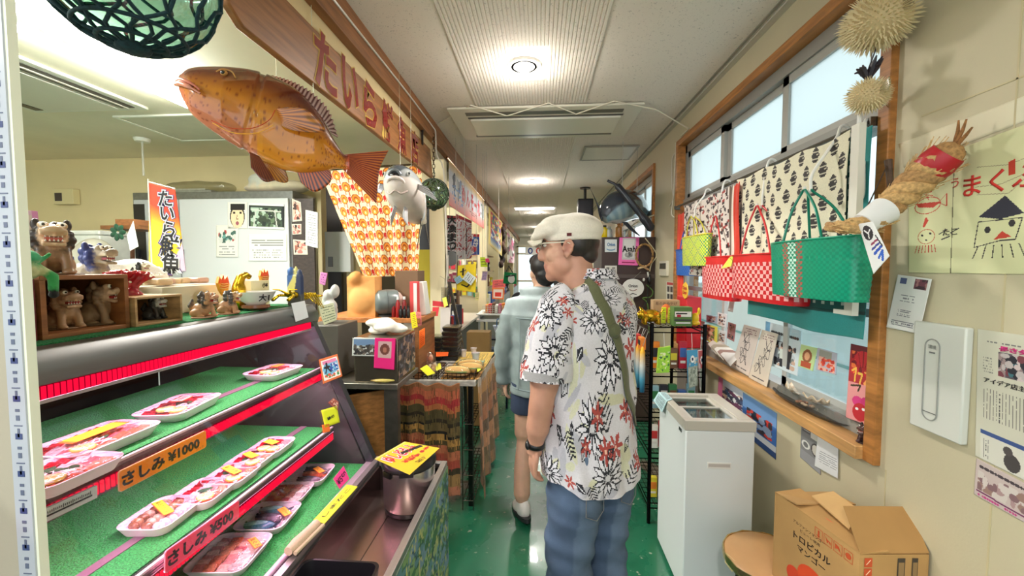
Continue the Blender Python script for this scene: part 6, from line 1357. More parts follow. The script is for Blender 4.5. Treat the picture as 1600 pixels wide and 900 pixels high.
c = CV(8,8,(222,214,186)); wsheet('blank_paper','plain cream paper under the straw rope above the yellow drawing',[(1404,225),(1600,150),(1600,190),(1412,262)],c,'paper',X=XR - .0008,th=.0004)
c = CV(50,66,(232,232,228)); c.rect(6,3,16,10,(90,100,140)); c.rect(28,2,46,14,(120,70,84)); c.blotch(28,2,46,14,[(170,120,120),(70,50,60)],3,12,3); c.scrib(12,22,34,32,(140,140,146),3,3); c.rect(34,40,41,46,(232,232,228)); c.scrib(12,40,32,50,(120,120,130),5,4); c.scrib(6,54,40,62,(120,120,130),6,3,1,.9)
wsheet('leaflet','tilted white leaflet with two small pictures above the wall panel',[(1403,429),(1456,436),(1436,522),(1385,511)],c,'leaflet',X=XR - .012)
dv = MB('plastic'); q0 = onx(1428,506,XR - .02); q1 = onx(1510,516,XR - .02); q2 = onx(1500,696,XR - .02); dv.bb((XR - .02,q1.y,q2.z),(XR,q0.y,q0.z + .01),(214,216,208)); gv = MB('plastic'); cy_ = (q0.y + q1.y) / 2 + .012; 
ring = []; zt, zb = q0.z - .055, q2.z + .055
for a in range(13): ring.append((XR - .0215,cy_ + .021*math.cos(a*PI/12),zt + .021*math.sin(a*PI/12)))
for a in range(13): ring.append((XR - .0215,cy_ - .021*math.cos(a*PI/12),zb - .021*math.sin(a*PI/12)))
gv.tube(ring,.0016,(150,152,146),closed=True,n=5); gv.tube([(XR - .0215,cy_ - .02,zb),(XR - .0215,cy_ + .02,zb)],.0012,(90,90,86),n=5); gv.text('環境',frame((XR - .0225,cy_,zt),(0,-1,0),(0,0,1)),.012,(60,60,60)); gv.bb((XR - .0222,cy_ - .008,zt - .018),(XR - .0215,cy_ + .008,zt - .014),(110,110,110))
thing('wall_panel','white wall mounted unit with a tall rounded window slot','wall unit',[('housing',dv,{'bevel': .004}),('slot',gv)])
c = CV(120,190,(206,204,186)); c.scrib(16,14,118,18,(120,118,116),3,1); c.rect(34,28,118,62,(90,80,90)); c.blotch(34,28,118,62,[(190,180,180),(120,60,70),(60,110,120),(150,130,130),(40,40,50),(206,190,190)],6,70,7); c.scrib(10,38,26,62,(130,130,124),5,6); c.scrib(10,84,118,128,(90,88,86),8,22,1,.9,True)
c.rect(8,146,90,153,(60,84,140)); c.rect(8,152,90,190,(214,212,200)); c.ell(56,176,12,12,(70,66,66)); c.ell(50,162,7,6,(80,74,74)); c.scrib(12,158,22,186,(110,110,106),3,3,1,.9,True); c.scrib(72,158,86,186,(120,120,116),4,3,1,.9,True)
def ex(mb): mb.text('長さタCHE',frame(onx(1598,551,XW - .0015),(0,-1,0),(0,0,1)),.013,(200,40,120),bold=.05,fit=(onx(1560,551,XW) - onx(1636,551,XW)).length); mb.text('アイデア店主が',frame(onx(1574,602,XW - .0015),(0,-1,0),(0,0,1)),.013,(46,44,44),bold=.01,fit=(onx(1537,602,XW) - onx(1612,602,XW)).length)
wsheet('newspaper_clipping','laminated newspaper page with a pink headline on the wall at the right edge',[(1528,514),(1660,532),(1660,780),(1524,712)],c,'newspaper',extra=ex)
c = CV(110,50,(196,180,176)); c.blotch(4,14,106,40,[(170,140,140),(130,100,104),(206,196,190),(150,120,110)],5,60,8); c.ell(84,26,14,12,(120,116,70)); c.line([(4,42),(106,44)],2,(110,40,90)); c.scrib(6,5,104,11,(70,60,66),5,1,3,.95); c.scrib(6,44,60,49,(190,60,130),9,1,2)
wsheet('newspaper_clipping','lower laminated clipping with a pinkish food picture below the newspaper page',[(1526,716),(1660,786),(1660,850),(1522,772)],c,'newspaper')
# papers below the sill
c = CV(40,50,(180,170,180)); c.rect(0,0,8,50,(214,110,150)); c.blotch(8,8,40,50,[(60,60,80),(206,170,150),(230,230,230),(110,60,90),(60,80,120)],4,60,5); c.rect(8,0,40,12,(196,200,210))
wsheet('photograph','photograph of people with a pink border below the window sill',[(1123,588),(1161,612),(1160,655),(1121,625)],c,'photograph')
c = CV(56,90,(110,150,200)); c.rect(0,30,56,70,(60,110,180)); c.blotch(8,26,50,64,[(60,50,56),(206,60,50),(40,44,60),(140,160,190)],4,40,8); c.rect(0,66,56,78,(200,206,210)); c.rect(0,78,56,90,(40,70,120))
wsheet('poster','blue poster with a red and black vehicle below the window sill',[(1161,613),(1214,646),(1212,718),(1159,674)],c,'poster')
c = CV(34,84,(130,130,132)); c.rect(2,2,16,26,(90,90,96)); c.ell(9,50,7,8,(220,220,216)); c.ell(9,50,4.5,5,(110,110,110)); c.rect(17,8,32,30,(206,204,198)); c.ell(25,48,7,12,(60,56,56)); c.ell(25,48,5.5,9,(200,196,186)); c.scrib(3,6,15,24,(220,220,220),3,4); c.rect(0,64,34,84,(150,150,154))
wsheet('leaflet','grey leaflet with round pictures taped below the sill',[(1253,652),(1284,668),(1282,742),(1250,714)],c,'leaflet')
c = CV(34,74,(226,228,230)); c.scrib(6,40,32,62,(120,124,130),4,6,1,.9)
wsheet('leaflet','white leaflet with small print overlapping the grey one below the sill',[(1279,668),(1310,682),(1309,748),(1273,728)],c,'leaflet',X=XR - .006)
# things standing on the sill and in the window
def card(name,label,q,cvs,cat,X,dx=.012):
    a, b, d, e = [onx(px,py,X + (0 if i > 1 else dx)) for i,(px,py) in enumerate(q)]
    lo = min(d.z,e.z); sh_ = .9055 - lo if lo < .93 else 0
    if sh_ > 0: d.z += sh_ if d.z == lo else 0; e.z += sh_ if e.z == lo else 0
    mb = MB('paper'); sheet(cvs,[a,b,d,e],mb=mb); return thing(name,label,cat,mb,solid=.0025)
XS = 1.115
def sig(seed,bgc):
    c = CV(50,90,bgc); R = rnd(seed)
    for k in range(4): x, y = R.uniform(12,36), 24 + k * 14; c.line([(x + 11*math.cos(t*.7 + k)*(1 - t/30),y + 9*math.sin(t*1.1 + k)) for t in range(14)],1.1,(60,56,60))
    c.scrib(8,4,44,16,(110,70,80),seed,3); c.scrib(8,80,40,86,(80,80,84),seed + 1,1,2); return c
card('signed_board','autographed square board leaning in the window, left of its pair',[(1163,507),(1189,514),(1170,588),(1143,572)],sig(3,(206,196,188)),'board',XS)
card('signed_board','autographed square board leaning in the window, right of its pair',[(1191,515),(1216,522),(1198,605),(1170,590)],sig(6,(206,198,184)),'board',XS)
c = CV(70,60,(206,220,226)); c.scrib(14,10,66,14,(40,44,50),3,1,3,.9); c.blotch(14,22,64,56,[(60,60,70),(190,200,206),(230,220,214),(120,130,130),(40,40,44),(200,170,150)],6,60,5); c.rect(0,0,10,60,(120,180,220))
for x_, cc_ in ((26,(190,196,206)),(38,(206,214,206)),(52,(34,32,36))): c.ell(x_,28,3.2,3.6,(196,150,130)); c.ell(x_,26.5,3.4,2.6,(40,30,30)); c.poly([(x_ - 5,32),(x_ + 5,32),(x_ + 4,46),(x_ - 4,46)],cc_); c.rect(x_ - 3,45,x_ + 3,56,(40,42,50))
card('photograph','pale blue group photograph of three standing people in the window',[(1197,502),(1253,517),(1246,588),(1193,566)],c,'photograph',XS + .02)
c = CV(30,40,(190,214,150)); c.ell(15,18,9,12,(140,84,50)); c.ell(15,18,5,7,(214,160,120)); c.rect(5,28,25,38,(176,80,50))
card('portrait_card','green bordered portrait card of a long haired figure in the window',[(1252,538),(1277,544),(1270,580),(1247,572)],c,'card',XS + .005)
c = CV(34,40,(176,176,190)); c.rect(4,2,26,16,(150,150,140)); c.blotch(4,14,32,38,[(214,80,50),(190,50,40),(226,170,150)],4,50,4)
card('portrait_card','card with red drawn figures right of the green bordered portrait',[(1278,543),(1308,552),(1306,586),(1275,578)],c,'card',XS + .006)
for lab, q, sd, bc in (('upper small snapshot stuck high on the window pane',[(1122,488),(1136,491),(1134,512),(1121,508)],4,(226,226,226)),('lower small snapshot stuck on the window pane under the upper one',[(1122,515),(1135,518),(1133,538),(1121,533)],6,(220,226,226)),('reddish snapshot right of the two small ones on the pane',[(1138,503),(1150,507),(1147,534),(1136,528)],8,(170,120,120)),('faded blue sheet highest on the far window pane',[(1104,492),(1121,494),(1120,506),(1104,503)],9,(170,190,206)),('faint pale card hanging under the small red bag',[(1141,468),(1148,470),(1145,488),(1137,486)],12,(206,200,196))):
    c = CV(20,28,bc); c.blotch(3,3,17,25,[(110,80,70),(60,60,70),(200,170,150),(150,110,90)],sd,26,3) if bc[0] > 169 and sd != 12 else None
    card('snapshot',lab,q,c,'photograph',1.135,0)
c = CV(30,40,(226,224,90)); c.rect(4,4,24,36,(190,140,110)); c.blotch(4,4,24,36,[(214,150,110),(120,60,60),(90,120,60),(226,190,160)],3,40,4)
card('photo_magazine','yellow edged magazine picture standing at the far end of the sill',[(1103,506),(1121,511),(1120,542),(1101,530)],c,'magazine',XS)
c = CV(24,34,(190,160,150)); c.blotch(2,2,22,32,[(150,110,100),(206,180,170),(110,80,76)],7,30,4); card('photo_magazine','brownish picture behind the yellow edged magazine on the sill',[(1088,498),(1101,503),(1100,528),(1088,522)],c,'magazine',XS + .01)
# flat stack of papers leaning at the far sill
s = MB('paper'); 
for k in range(5): a = onx(1106 + k*5,538 + k*4,1.08); s.prism([a,a + V((.05,.02,.03)),a + V((.06,-.12,.02)),a + V((.0,-.13,-.04))],(0,0,.004),[(206,200,190),(170,160,140),(226,224,214),(150,120,110),(210,206,200)][k])
thing('paper_stack','slumped stack of papers and booklets at the far end of the sill','papers',s)
# red poster and dark lion figurine at the near end
c = CV(50,120,(176,44,50)); c.rect(0,60,50,120,(226,150,150)); c.rect(0,0,50,10,(100,30,40)); c.blotch(4,10,46,46,[(206,40,50),(120,20,34),(236,120,60),(180,30,40)],4,60,6); c.ell(26,20,16,12,(196,40,50)); c.line([(26,8),(26,34)],1.2,(120,20,30)); c.line([(16,12),(22,34)],1.2,(120,20,30)); c.line([(36,12),(30,34)],1.2,(120,20,30))
c.line([(6,42),(14,36),(12,58)],3,(240,190,80)); c.line([(18,44),(26,44),(22,60)],3,(240,190,80)); c.line([(30,40),(42,42),(30,58),(44,58)],3,(240,170,90)); c.line([(6,66),(24,62),(20,72)],3,(70,60,40)); c.ell(20,88,10,8,(214,60,130)); c.ell(36,86,10,8,(206,50,120)); c.ell(26,104,14,14,(196,40,50)); c.ell(20,100,3,2,(250,250,250)); c.ell(32,98,3,2,(250,250,250))
card('poster','tall red poster with yellow lettering and a red lion face by the near window frame',[(1330,537),(1372,546),(1364,668),(1322,652)],c,'poster',XS)
yq = onx(1352,690,1.08); shisa('lion_dog','dark brown lion dog on the sill in front of the red poster',V((1.095,yq.y + .02,.906)),.075,-HP*.8,(70,44,40),(50,34,32),(84,54,48))
# shell tray under clear cover
ya_, yb_ = onx(1318,650,1.10).y, onx(1200,590,1.10).y; yc_ = (ya_ + yb_) / 2; hw = (yb_ - ya_) / 2; xt = 1.135
tr_ = MB('plastic'); tr_.lathe([(.0,.002),(.052,.0),(.062,.014),(.058,.014),(.05,.006),(0,.006)],(30,30,32),o=(xt,yc_,.906),n=36,sy=hw/.062)
R = rnd(12); shl = MB('satin')
for i in range(26): a = R.uniform(0,6.28); r = R.uniform(0,.036); shl.ell((xt + r*math.cos(a),yc_ + r*math.sin(a)*hw/.065,.916 + R.uniform(0,.014)),(.010,.008,.006),R.choice([(206,180,150),(170,120,90),(226,210,190),(140,100,90),(230,190,160)]),rot=RT_(R.uniform(0,3),3,'Z'),n=8)
cls = []
for s_ in (-1,1):
    cl_ = MB('satin')
    o_ = V((xt - .005,yc_ + s_*.05,.95)); nn_ = 18
    cl_.grid(lambda u,v,o_=o_,s_=s_: o_ + V(((.045*v)*math.cos(u*PI*1.1 - .1),(.075*v)*math.sin(u*PI*1.1 - .1)*s_,-.006 + .03*v*v + .008*math.sin(u*34)*v*v)),60,12,lambda u,v: (236,226,206) if int(v*9) % 3 else (206,182,150)); cls.append(('clam_shell',cl_,{'smooth': 180,'solid': .004}))
thing('shell_tray','black oval tray of shells with two giant clam halves on the sill','tray',[('tray',tr_),('small_shells',shl,{'kind': 'stuff'}),*cls])
cv_ = MB('film'); zc_ = .915; 
cv_.add([(xt - .055,yc_ - hw*.95,zc_),(xt - .055,yc_ + hw*.6,zc_),(xt + .05,yc_ + hw*.6,zc_),(xt + .05,yc_ - hw*.95,zc_),(xt - .05,yc_ - hw*.9,zc_ + .05),(xt - .05,yc_ + hw*.55,zc_ + .05),(xt + .045,yc_ + hw*.55,zc_ + .05),(xt + .045,yc_ - hw*.9,zc_ + .05)],[(0,1,5,4),(1,2,6,5),(2,3,7,6),(3,0,4,7),(4,5,6,7)],(244,244,244))
thing('clear_cover','clear plastic cover over the near half of the shell tray','cover',cv_)
# ================================================================= freezer, box, stool
fx0, fx1, fy0, fy1, fz = .640, .935, 1.82, 2.22, .826
fb = MB('plastic'); fb.bb((fx0,fy0,.02),(fx1,fy1,fz - .045),(222,226,226)); rm = MB('plastic')
for a, b in (((fx0 - .004,fy0 - .004),(fx1 + .004,fy0 + .028)),((fx0 - .004,fy1 - .028),(fx1 + .004,fy1 + .004)),((fx0 - .004,fy0 + .028),(fx0 + .03,fy1 - .028)),((fx1 - .055,fy0 + .028),(fx1 + .004,fy1 - .028))): rm.bb((*a,fz - .045),(*b,fz),(190,184,172))
lids = []
for k, (a,b,z) in enumerate(((fy0 + .03,fy0 + .20,fz - .012),(fy0 + .19,fy1 - .03,fz - .022))):
    g = MB('glass'); g.bb((fx0 + .045,a + .014,z),(fx1 - .07,b - .012,z + .003),(210,216,214)); f_ = MB('plastic')
    for p, q in (((fx0 + .031,a),(fx1 - .056,a + .014)),((fx0 + .031,b - .012),(fx1 - .056,b)),((fx0 + .031,a + .014),(fx0 + .045,b - .012)),((fx1 - .07,a + .014),(fx1 - .056,b - .012))): f_.bb((*p,z - .003),(*q,z + .008),(196,192,182))
    lids.append(('sliding_lid',f_,[('lid_glass',g)]))
inn = MB('plastic'); inn.bb((fx0 + .03,fy0 + .03,fz - .06),(fx1 - .056,fy1 - .03,fz - .0455),(96,94,90))
hd = MB('plastic'); hy = fy0 - .001; a_ = ony(1105,722,hy); b_ = ony(1142,733,hy); hd.bb((a_.x,hy - .002,b_.z),(b_.x,hy + .001,a_.z),(226,224,218)); hd.bb((a_.x + .004,hy - .003,b_.z + .008),(b_.x - .004,hy - .0015,a_.z - .006),(190,182,176))
sw = MB('plastic'); sw.bb((fx0 - .002,fy0 + .05,fz - .075),(fx0,fy0 + .085,fz - .06),(40,42,44))
ft = MB('plastic')
for x in (fx0 + .03,fx1 - .03):
    for y in (fy0 + .03,fy1 - .03): ft.lathe([(.015,0),(.015,.02)],(40,40,40),o=(x,y,0),n=12)
thing('chest_freezer','tall white chest freezer with two sliding glass lids below the window','freezer',[('body',fb,{'bevel': .006}),('rim',rm,{'bevel': .003}),('interior',inn)] + lids + [('drain_cover',hd,{'bevel': .001}),('vent',sw),('feet',ft)])
c = CV(30,50,(180,214,218)); c.scrib(4,4,26,44,(50,60,70),5,9,2,.9)
s = MB('fabric'); q = [onz(1019,612,fz + .004),onz(1040,612,fz + .004)]; X_ = fx0 - .006; sheet(c,[V((fx0 + .03,fy1 - .01,fz + .003)),V((fx0 + .03,fy1 - .12,fz + .003)),V((X_,fy1 - .15,fz + .002)),V((X_,fy1 - .0,fz + .002))],mb=s,m='fabric'); sheet(c,[V((X_,fy1 - .0,fz + .002)),V((X_,fy1 - .15,fz + .002)),V((X_ - .012,fy1 - .11,fz - .07)),V((X_ - .018,fy1 + .03,fz - .055))],mb=s,m='fabric')
thing('printed_cloth','light blue printed cloth draped over the far corner of the freezer','cloth',s,solid=.0015)
# stool
def stool(label,x,y,r,h):
    t = MB('satin'); t.lathe([(0,h),(r*.95,h),(r,h - .006),(r,h - .03),(r*.95,h - .035),(0,h - .035)],(196,150,100),o=(x,y,0),n=40)
    e = MB('foil'); e.tube([(x + (r + .001)*math.cos(i*PI/18),y + (r + .001)*math.sin(i*PI/18),h - .015 + .003*math.sin(i*2.1)) for i in range(36)],[(.004,.016)]*36,(206,180,120),closed=True,n=6)
    tp_ = MB('paper'); tp_.prism([(x - r*.9,y - .03,h + .0008),(x - r*.98,y + .01,h + .0008),(x - r*.98 - .006,y + .01,h - .035),(x - r*.9 - .008,y - .03,h - .045)],(-.001,0,0),(222,206,150))
    p = [('seat',t,{'bevel': .002}),('edge_band',e),('tape',tp_)]
    for k in range(4):
        a = PI / 4 + k * HP; l = MB('metal'); l.tube([(x + r*.6*math.cos(a),y + r*.6*math.sin(a),h - .034),(x + r*.95*math.cos(a),y + r*.95*math.sin(a),.0)],.010,(60,60,62)); p.append(('leg',l))
    rg = MB('metal'); rg.tube([(x + r*.78*math.cos(i*PI/12),y + r*.78*math.sin(i*PI/12),h*.45) for i in range(24)],.007,(60,60,62),closed=True); p.append(('foot_ring',rg))
    return thing('stool',label,'stool',p)
stool('round wooden topped stool with peeling edge beside the freezer',.872,1.565,.158,.40)
stool('round stool hidden beneath the near half of the mango box',.90,1.13,.145,.40)
# mango box
A_, B_, C_ = V((.831,1.475,0)), V((.889,1.165,0)), V((1.082,1.18,0)); D_ = V((1.03,1.49,0)); zb, zt = .4005, .70
CB = (190,148,92); bx = MB('card')
def wallp(p,q,t=.004): d = (q - p).normalized(); n = V((d.y,-d.x,0)) * -t; bx.prism([p + V((0,0,zb)),q + V((0,0,zb)),q + V((0,0,zt)),p + V((0,0,zt))],n,CB)
wallp(A_,B_); wallp(B_,C_); wallp(C_,D_); wallp(D_,A_); bx.prism([A_ + V((0,0,zb)),B_ + V((0,0,zb)),C_ + V((0,0,zb)),D_ + V((0,0,zb))],(0,0,.004),CB)
def pz(p,z): return V((p.x,p.y,z))
fl1_ = MB('card'); fl1_.prism([pz(A_,zt),pz(B_,zt),pz(B_.lerp(C_,.42),zt + .006),pz(A_.lerp(D_,.45),zt + .012)],(0,0,.004),(186,144,88))
fl2_ = MB('card'); fl2_.prism([pz(B_,zt + .003),pz(C_,zt + .003),onz(1420,794,zt + .075),onz(1318,793,zt + .075)],(0,.002,.004),(176,134,80))
fl3_ = MB('card'); fl3_.prism([onz(1268,776,zt + .03),onz(1302,769,zt + .055),onz(1345,800,zt + .05),onz(1327,828,zt + .02)],(0,0,.004),(206,166,110))
fl4_ = MB('card'); fl4_.prism([pz(A_,zt),pz(D_,zt),pz(D_.lerp(C_,.3),zt + .01),pz(A_.lerp(B_,.3),zt + .012)],(0,0,.004),(190,150,96))
pr = MB('paper'); dAB = (B_ - A_).normalized(); nAB = V((dAB.y,-dAB.x,0)); nAB = nAB if nAB.x < 0 else -nAB; L_ = (B_ - A_).length
Mf = lambda t, z: frame(A_ + dAB*L_*t + nAB*.0012 + V((0,0,z)),dAB,(0,0,1))
RD = (206,84,44); ink = (44,34,30)
pr.text('トロピカル',Mf(.50,.610),.024,ink,bold=.02,fit=.14); pr.text('マンゴー',Mf(.50,.577),.022,ink,bold=.02,fit=.105); pr.text('アルファンソマンゴー',Mf(.46,.655),.011,ink,fit=.12); pr.text('ピューレ使用',Mf(.48,.638),.010,ink,fit=.075)
sym = []
for k in range(4):
    pr0 = pr; pr = MB('paper'); M = Mf(.58 + k*.105,.672 - k*.0); 
    for (x0,y0,x1,y1) in ((-.014,-.016,.014,-.0145),(-.014,.0145,.014,.016),(-.014,-.016,-.0125,.016),(.0125,-.016,.014,.016)): pr.add([M @ V((x0,y0,0)),M @ V((x1,y0,0)),M @ V((x1,y1,0)),M @ V((x0,y1,0))],[(0,1,2,3)],RD)
    if k == 0: q = [(-.008,-.006),(.0,-.012),(.008,-.006),(.003,-.006),(.003,.010),(-.003,.010),(-.003,-.006)]
    elif k == 1: q = [(-.009,.010),(-.003,-.010),(.002,-.002),(.009,-.010),(.009,.0),(-.003,.002)]
    elif k == 2: q = [(-.009,.010),(-.009,-.006),(.0,-.002),(.009,-.010),(.004,.006)]
    else: q = [(.009*math.cos(t),.009*math.sin(t)) for t in np.arange(0,6.2,.5)]
    pr.add([M @ V((x,y,0)) for x,y in q],[tuple(range(len(q)))],RD); sym.append(('care_symbol',pr)); pr = pr0
M = Mf(.52,.50); pr.add([M @ V((.055*math.cos(t),.045*math.sin(t),0)) for t in np.arange(0,6.2,.3)],[tuple(range(21))],(226,80,40)); M = Mf(.3,.47); pr.add([M @ V((.03*math.cos(t),.03*math.sin(t),0)) for t in np.arange(0,6.2,.3)],[tuple(range(21))],(214,70,40))
dBC = (C_ - B_).normalized(); Mr = lambda t, z: frame(B_ + dBC*.193*t + V((0,-.0012,z)),dBC,(0,0,1))
for t_, z_ in ((.12,.678),(.12,.648)): M = Mr(t_,z_); pr.add([M @ V(p) for p in ((-.011,-.013,0),(.011,-.013,0),(.011,.013,0),(-.011,.013,0))],[(0,1,2,3)],RD); pr.tube([M @ V((-.006,-.006,.0005)),M @ V((.006,.008,.0005))],.001,(236,200,160),n=4)
for t_, w_ in ((.60,.018),(.80,.014)): M = Mr(t_,.66); pr.add([M @ V((x*w_,y,0)) for x,y in ((-.6,-.03),(.6,-.03),(.6,.03),(-.6,.03))],[(0,1,2,3)],(70,62,52)); pr.add([M @ V((x*w_,y,.0006)) for x,y in ((-.45,-.026),(.45,-.026),(.45,.018),(-.45,.018))],[(0,1,2,3)],(150,120,80))
M = frame(pz(A_.lerp(B_,.52),zt + .0052) + V((.05,0,.0)),dAB,V((1,0,0))); pr.add([M @ V((.022*math.cos(t),.010*math.sin(t),.002)) for t in np.arange(0,6.2,.3)],[tuple(range(21))],(226,110,70))
thing('cardboard_box','brown cardboard mango box with open flaps and red care symbols','box',[('carton',bx),('flap',fl1_),('flap',fl2_),('flap',fl3_),('flap',fl4_),('lettering',pr)] + sym)
# ================================================================= steel counter and things left of the table
CY0, CY1 = 2.02, 2.38; cxa = ony(548,600,CY0).x; cxb = ony(621,600,CY0).x; cz = .900
m = MB('steel'); m.bb((cxa - .3,CY0,cz - .03),(cxb,CY1,cz),(150,146,136)); lg = MB('steel'); lg.bb((cxb - .075,CY0 + .01,0),(cxb - .004,CY0 + .05,cz - .03),(130,124,116)); lg.bb((cxa - .3,CY0 + .02,0),(cxa - .05,CY1,cz - .03),(70,66,62)); lg.bb((cxa - .05,CY0 + .2,0),(cxb - .08,CY0 + .24,cz - .03),(50,44,40))
dr = MB('wood'); dr.prism([(cxa - .02,CY0 + .02,.02),(cxb - .09,CY0 + .14,.02),(cxb - .09,CY0 + .14,cz - .07),(cxa - .02,CY0 + .02,cz - .07)],(0,.02,0),(190,130,70))
thing('steel_counter','narrow stainless counter with an ajar wooden door behind the fish case','counter',[('top',m,{'bevel': .003}),('frame',lg),('door',dr)])
bz = 1.135; b = MB('metal'); bx0 = ony(553,530,CY0 + .02).x; bx1 = cxb - .003; b.bb((bx0,CY0 + .02,cz + .001),(bx1,CY0 + .31,bz),(150,140,124))
pic = MB('paper'); c = CV(50,44,(70,64,66)); c.blotch(0,0,50,44,[(40,40,50),(120,90,80),(90,80,90),(170,140,120),(60,50,50),(110,110,120)],5,120,4); sheet(c,[(bx1 + .002,CY0 + .025,bz - .01),(bx1 + .002,CY0 + .305,bz - .01),(bx1 + .002,CY0 + .305,cz + .02),(bx1 + .002,CY0 + .025,cz + .02)],mb=pic)
YB = CY0 + .017; F = lambda px, py: ony(px,py,YB)
thing('napkin_box','square steel box on the counter with photographs stuck to it','box',[('box',b,{'bevel': .003}),('picture_sheet',pic)])
c = CV(40,28,(206,210,206)); c.rect(2,2,38,12,(110,140,180)); c.blotch(2,10,38,26,[(60,56,54),(90,84,76),(40,40,44),(120,110,100)],6,40,4); mb = MB('paper'); sheet(c,[F(551,528),F(590,528),F(590,557),F(550,556)],mb=mb); thing('photograph','beach photograph with white border on the steel box','photograph',mb,solid=.001)
c = CV(34,50,(240,30,130)); c.rect(6,5,28,32,(206,170,170)); c.ell(17,18,8,9,(110,60,50)); c.ell(17,19,3.5,4,(170,110,90)); mb = MB('paper'); YB -= .003; sheet(c,[F(586,528),F(618,529),F(616,578),F(584,575)],mb=mb); thing('pink_card','bright magenta card with a small portrait on the steel box','card',mb,solid=.001)
s = MB('fabric'); R = rnd(3)
for k in range(8): s.ell(V(((bx0 + bx1)/2 + R.uniform(-.07,.07),CY0 + .15 + R.uniform(-.06,.06),bz + .018 + .012*k % .05)),(.06,.05,.022),(232,228,216),n=14)
s.ell(((bx0 + bx1)/2,CY0 + .15,bz + .05),(.06,.05,.04),(236,232,224))
thing('white_rag','crumpled white rag lying on the steel box','cloth',organic(s,.007,3,m='fabric'),smooth=180)
s = MB('wood'); p = onz(598,598,cz); s.ell(p + V((.0,.0,.012)),(.055,.02,.010),(196,170,90)); s.tube([p + V((-.05,0,.012)),p + V((-.12,.01,.010))],.007,(170,130,80)); s.ell(p + V((.02,0,.014)),(.05,.016,.008),(206,190,100)); thing('wooden_spoon','flat wooden spoon lying on the front of the steel counter','spoon',organic(s,.003,3,m='satin'),smooth=180)
# shelf with fan, parcel, bottles
SY = 2.45; G = lambda px, py, Y=SY: ony(px,py,Y); zs = G(610,497).z; x0 = G(520,450).x; x1 = G(660,450).x
s = MB('wood'); s.bb((x0 - .1,SY,zs - .03),(x1 - .02,SY + .4,zs),(190,120,66)); 
for x, z_ in ((x0 - .08,0),(x1 - .06,.8015)): s.bb((x,SY + .01,z_),(x + .03,SY + .39,zs - .03),(150,96,56))
thing('wooden_shelf','orange brown wooden shelf unit behind the steel box','shelf',s,bevel=.002)
a, b_ = G(532,505,SY - .06), G(576,432,SY - .06); s = MB('card'); ctr = (a + b_) / 2; w2 = (b_.x - a.x) / 2; h2 = (b_.z - zs) / 2
s.box((ctr.x,SY + .09,zs + h2),(2*w2,.12,2*h2),(222,156,88)); s.ell((ctr.x - w2*.4,SY + .05,zs + h2*1.9),(w2*.5,.05,h2*.35),(214,146,80)); s.ell((ctr.x,SY + .04,zs + h2*.8),(w2*.9,.04,h2*.7),(226,162,94))
thing('paper_parcel','crumpled orange brown paper parcel leaning beside the grey fan','parcel',organic(s,.009,2,m='foil' if 0 else 'card'),smooth=30)
fa = G(593,469,SY - .02); s = MB('plastic'); rr = (G(612,469).x - G(572,469).x) / 2; AX = RT_(HP,3,'Y') @ RT_(.0,3,'X'); AX = RT_(.5,3,'Z') @ RT_(HP,3,'Y')
fc = V((fa.x,SY + .09,zs + rr*1.12)); s.lathe([(.0,-.075),(rr*.7,-.07),(rr*.95,-.045),(rr,0),(rr*.98,.05),(rr*.9,.07),(rr*.55,.075),(0,.06)],(104,112,112),o=fc,axis=AX,n=40)
gr_ = MB('plastic')
for k in range(12): gr_.tube([fc + AX @ V(((rr*1.0 - .0008*k)*math.cos(t*PI/16),(rr*1.0 - .0008*k)*math.sin(t*PI/16),.0 + k*.0055)) for t in range(32)],.0014,(70,78,80),closed=True,n=4)
bs2 = MB('plastic'); bs2.lathe([(.05,0),(.052,.008),(.02,.014),(.016,rr*.3)],(90,96,98),o=(fc.x,fc.y,zs),n=24); thing('fan','round grey air circulator fan on the wooden shelf','fan',[('housing',s,{'smooth': 50}),('grille',gr_),('base',bs2)])
def bottle(name,label,x,y,z,r,h,col,cap,cat='bottle',group=None,lab=None):
    s = MB('gloss'); s.lathe([(r*.9,0),(r,h*.04),(r,h*.68),(r*.45,h*.82),(r*.4,h*.88)],col,o=(x,y,z),n=18); c_ = MB('plastic'); c_.lathe([(r*.55,h*.86),(r*.55,h),(0,h)],cap,o=(x,y,z),n=14); pr = [('body',s),('cap',c_)]
    if lab: l = MB('paper'); l.lathe([(r*1.02,h*.2),(r*1.02,h*.55)],lab,o=(x,y,z),n=18); pr.append(('paper_label',l))
    return thing(name,label,cat,pr,group=group)
for k, (px,col,cap,h) in enumerate(((615,(140,20,24),(240,240,236),.125),(621,(150,26,28),(240,240,236),.13),(627,(132,22,26),(240,240,236),.13))):
    q = G(px,480,SY + .05); bottle('sauce_bottle',['leftmost','middle','right hand'][k] + ' red sauce bottle with white cap on the wooden shelf',q.x + .01*k,SY + .05 - .02*(k % 2),zs,.013,h,col,cap,group='red sauce bottles on the wooden shelf')
for k, px in enumerate((624,630,636)):
    q = G(px,480,SY + .0); bottle('soy_jar',['leftmost','middle','rightmost'][k] + ' small black jar in front of the red bottles',q.x + .004,SY + .012,zs,.011,.075,(26,26,26),(40,36,34),group='small black jars on the wooden shelf',cat='jar')
q0 = G(617,423,SY + .22); q1 = G(653,465,SY + .22); s = MB('card'); s.bb((q0.x,SY + .22,zs),(q1.x,SY + .38,q0.z),(110,84,60)); thing('carton','dark brown carton at the back of the wooden shelf','box',s,bevel=.002)
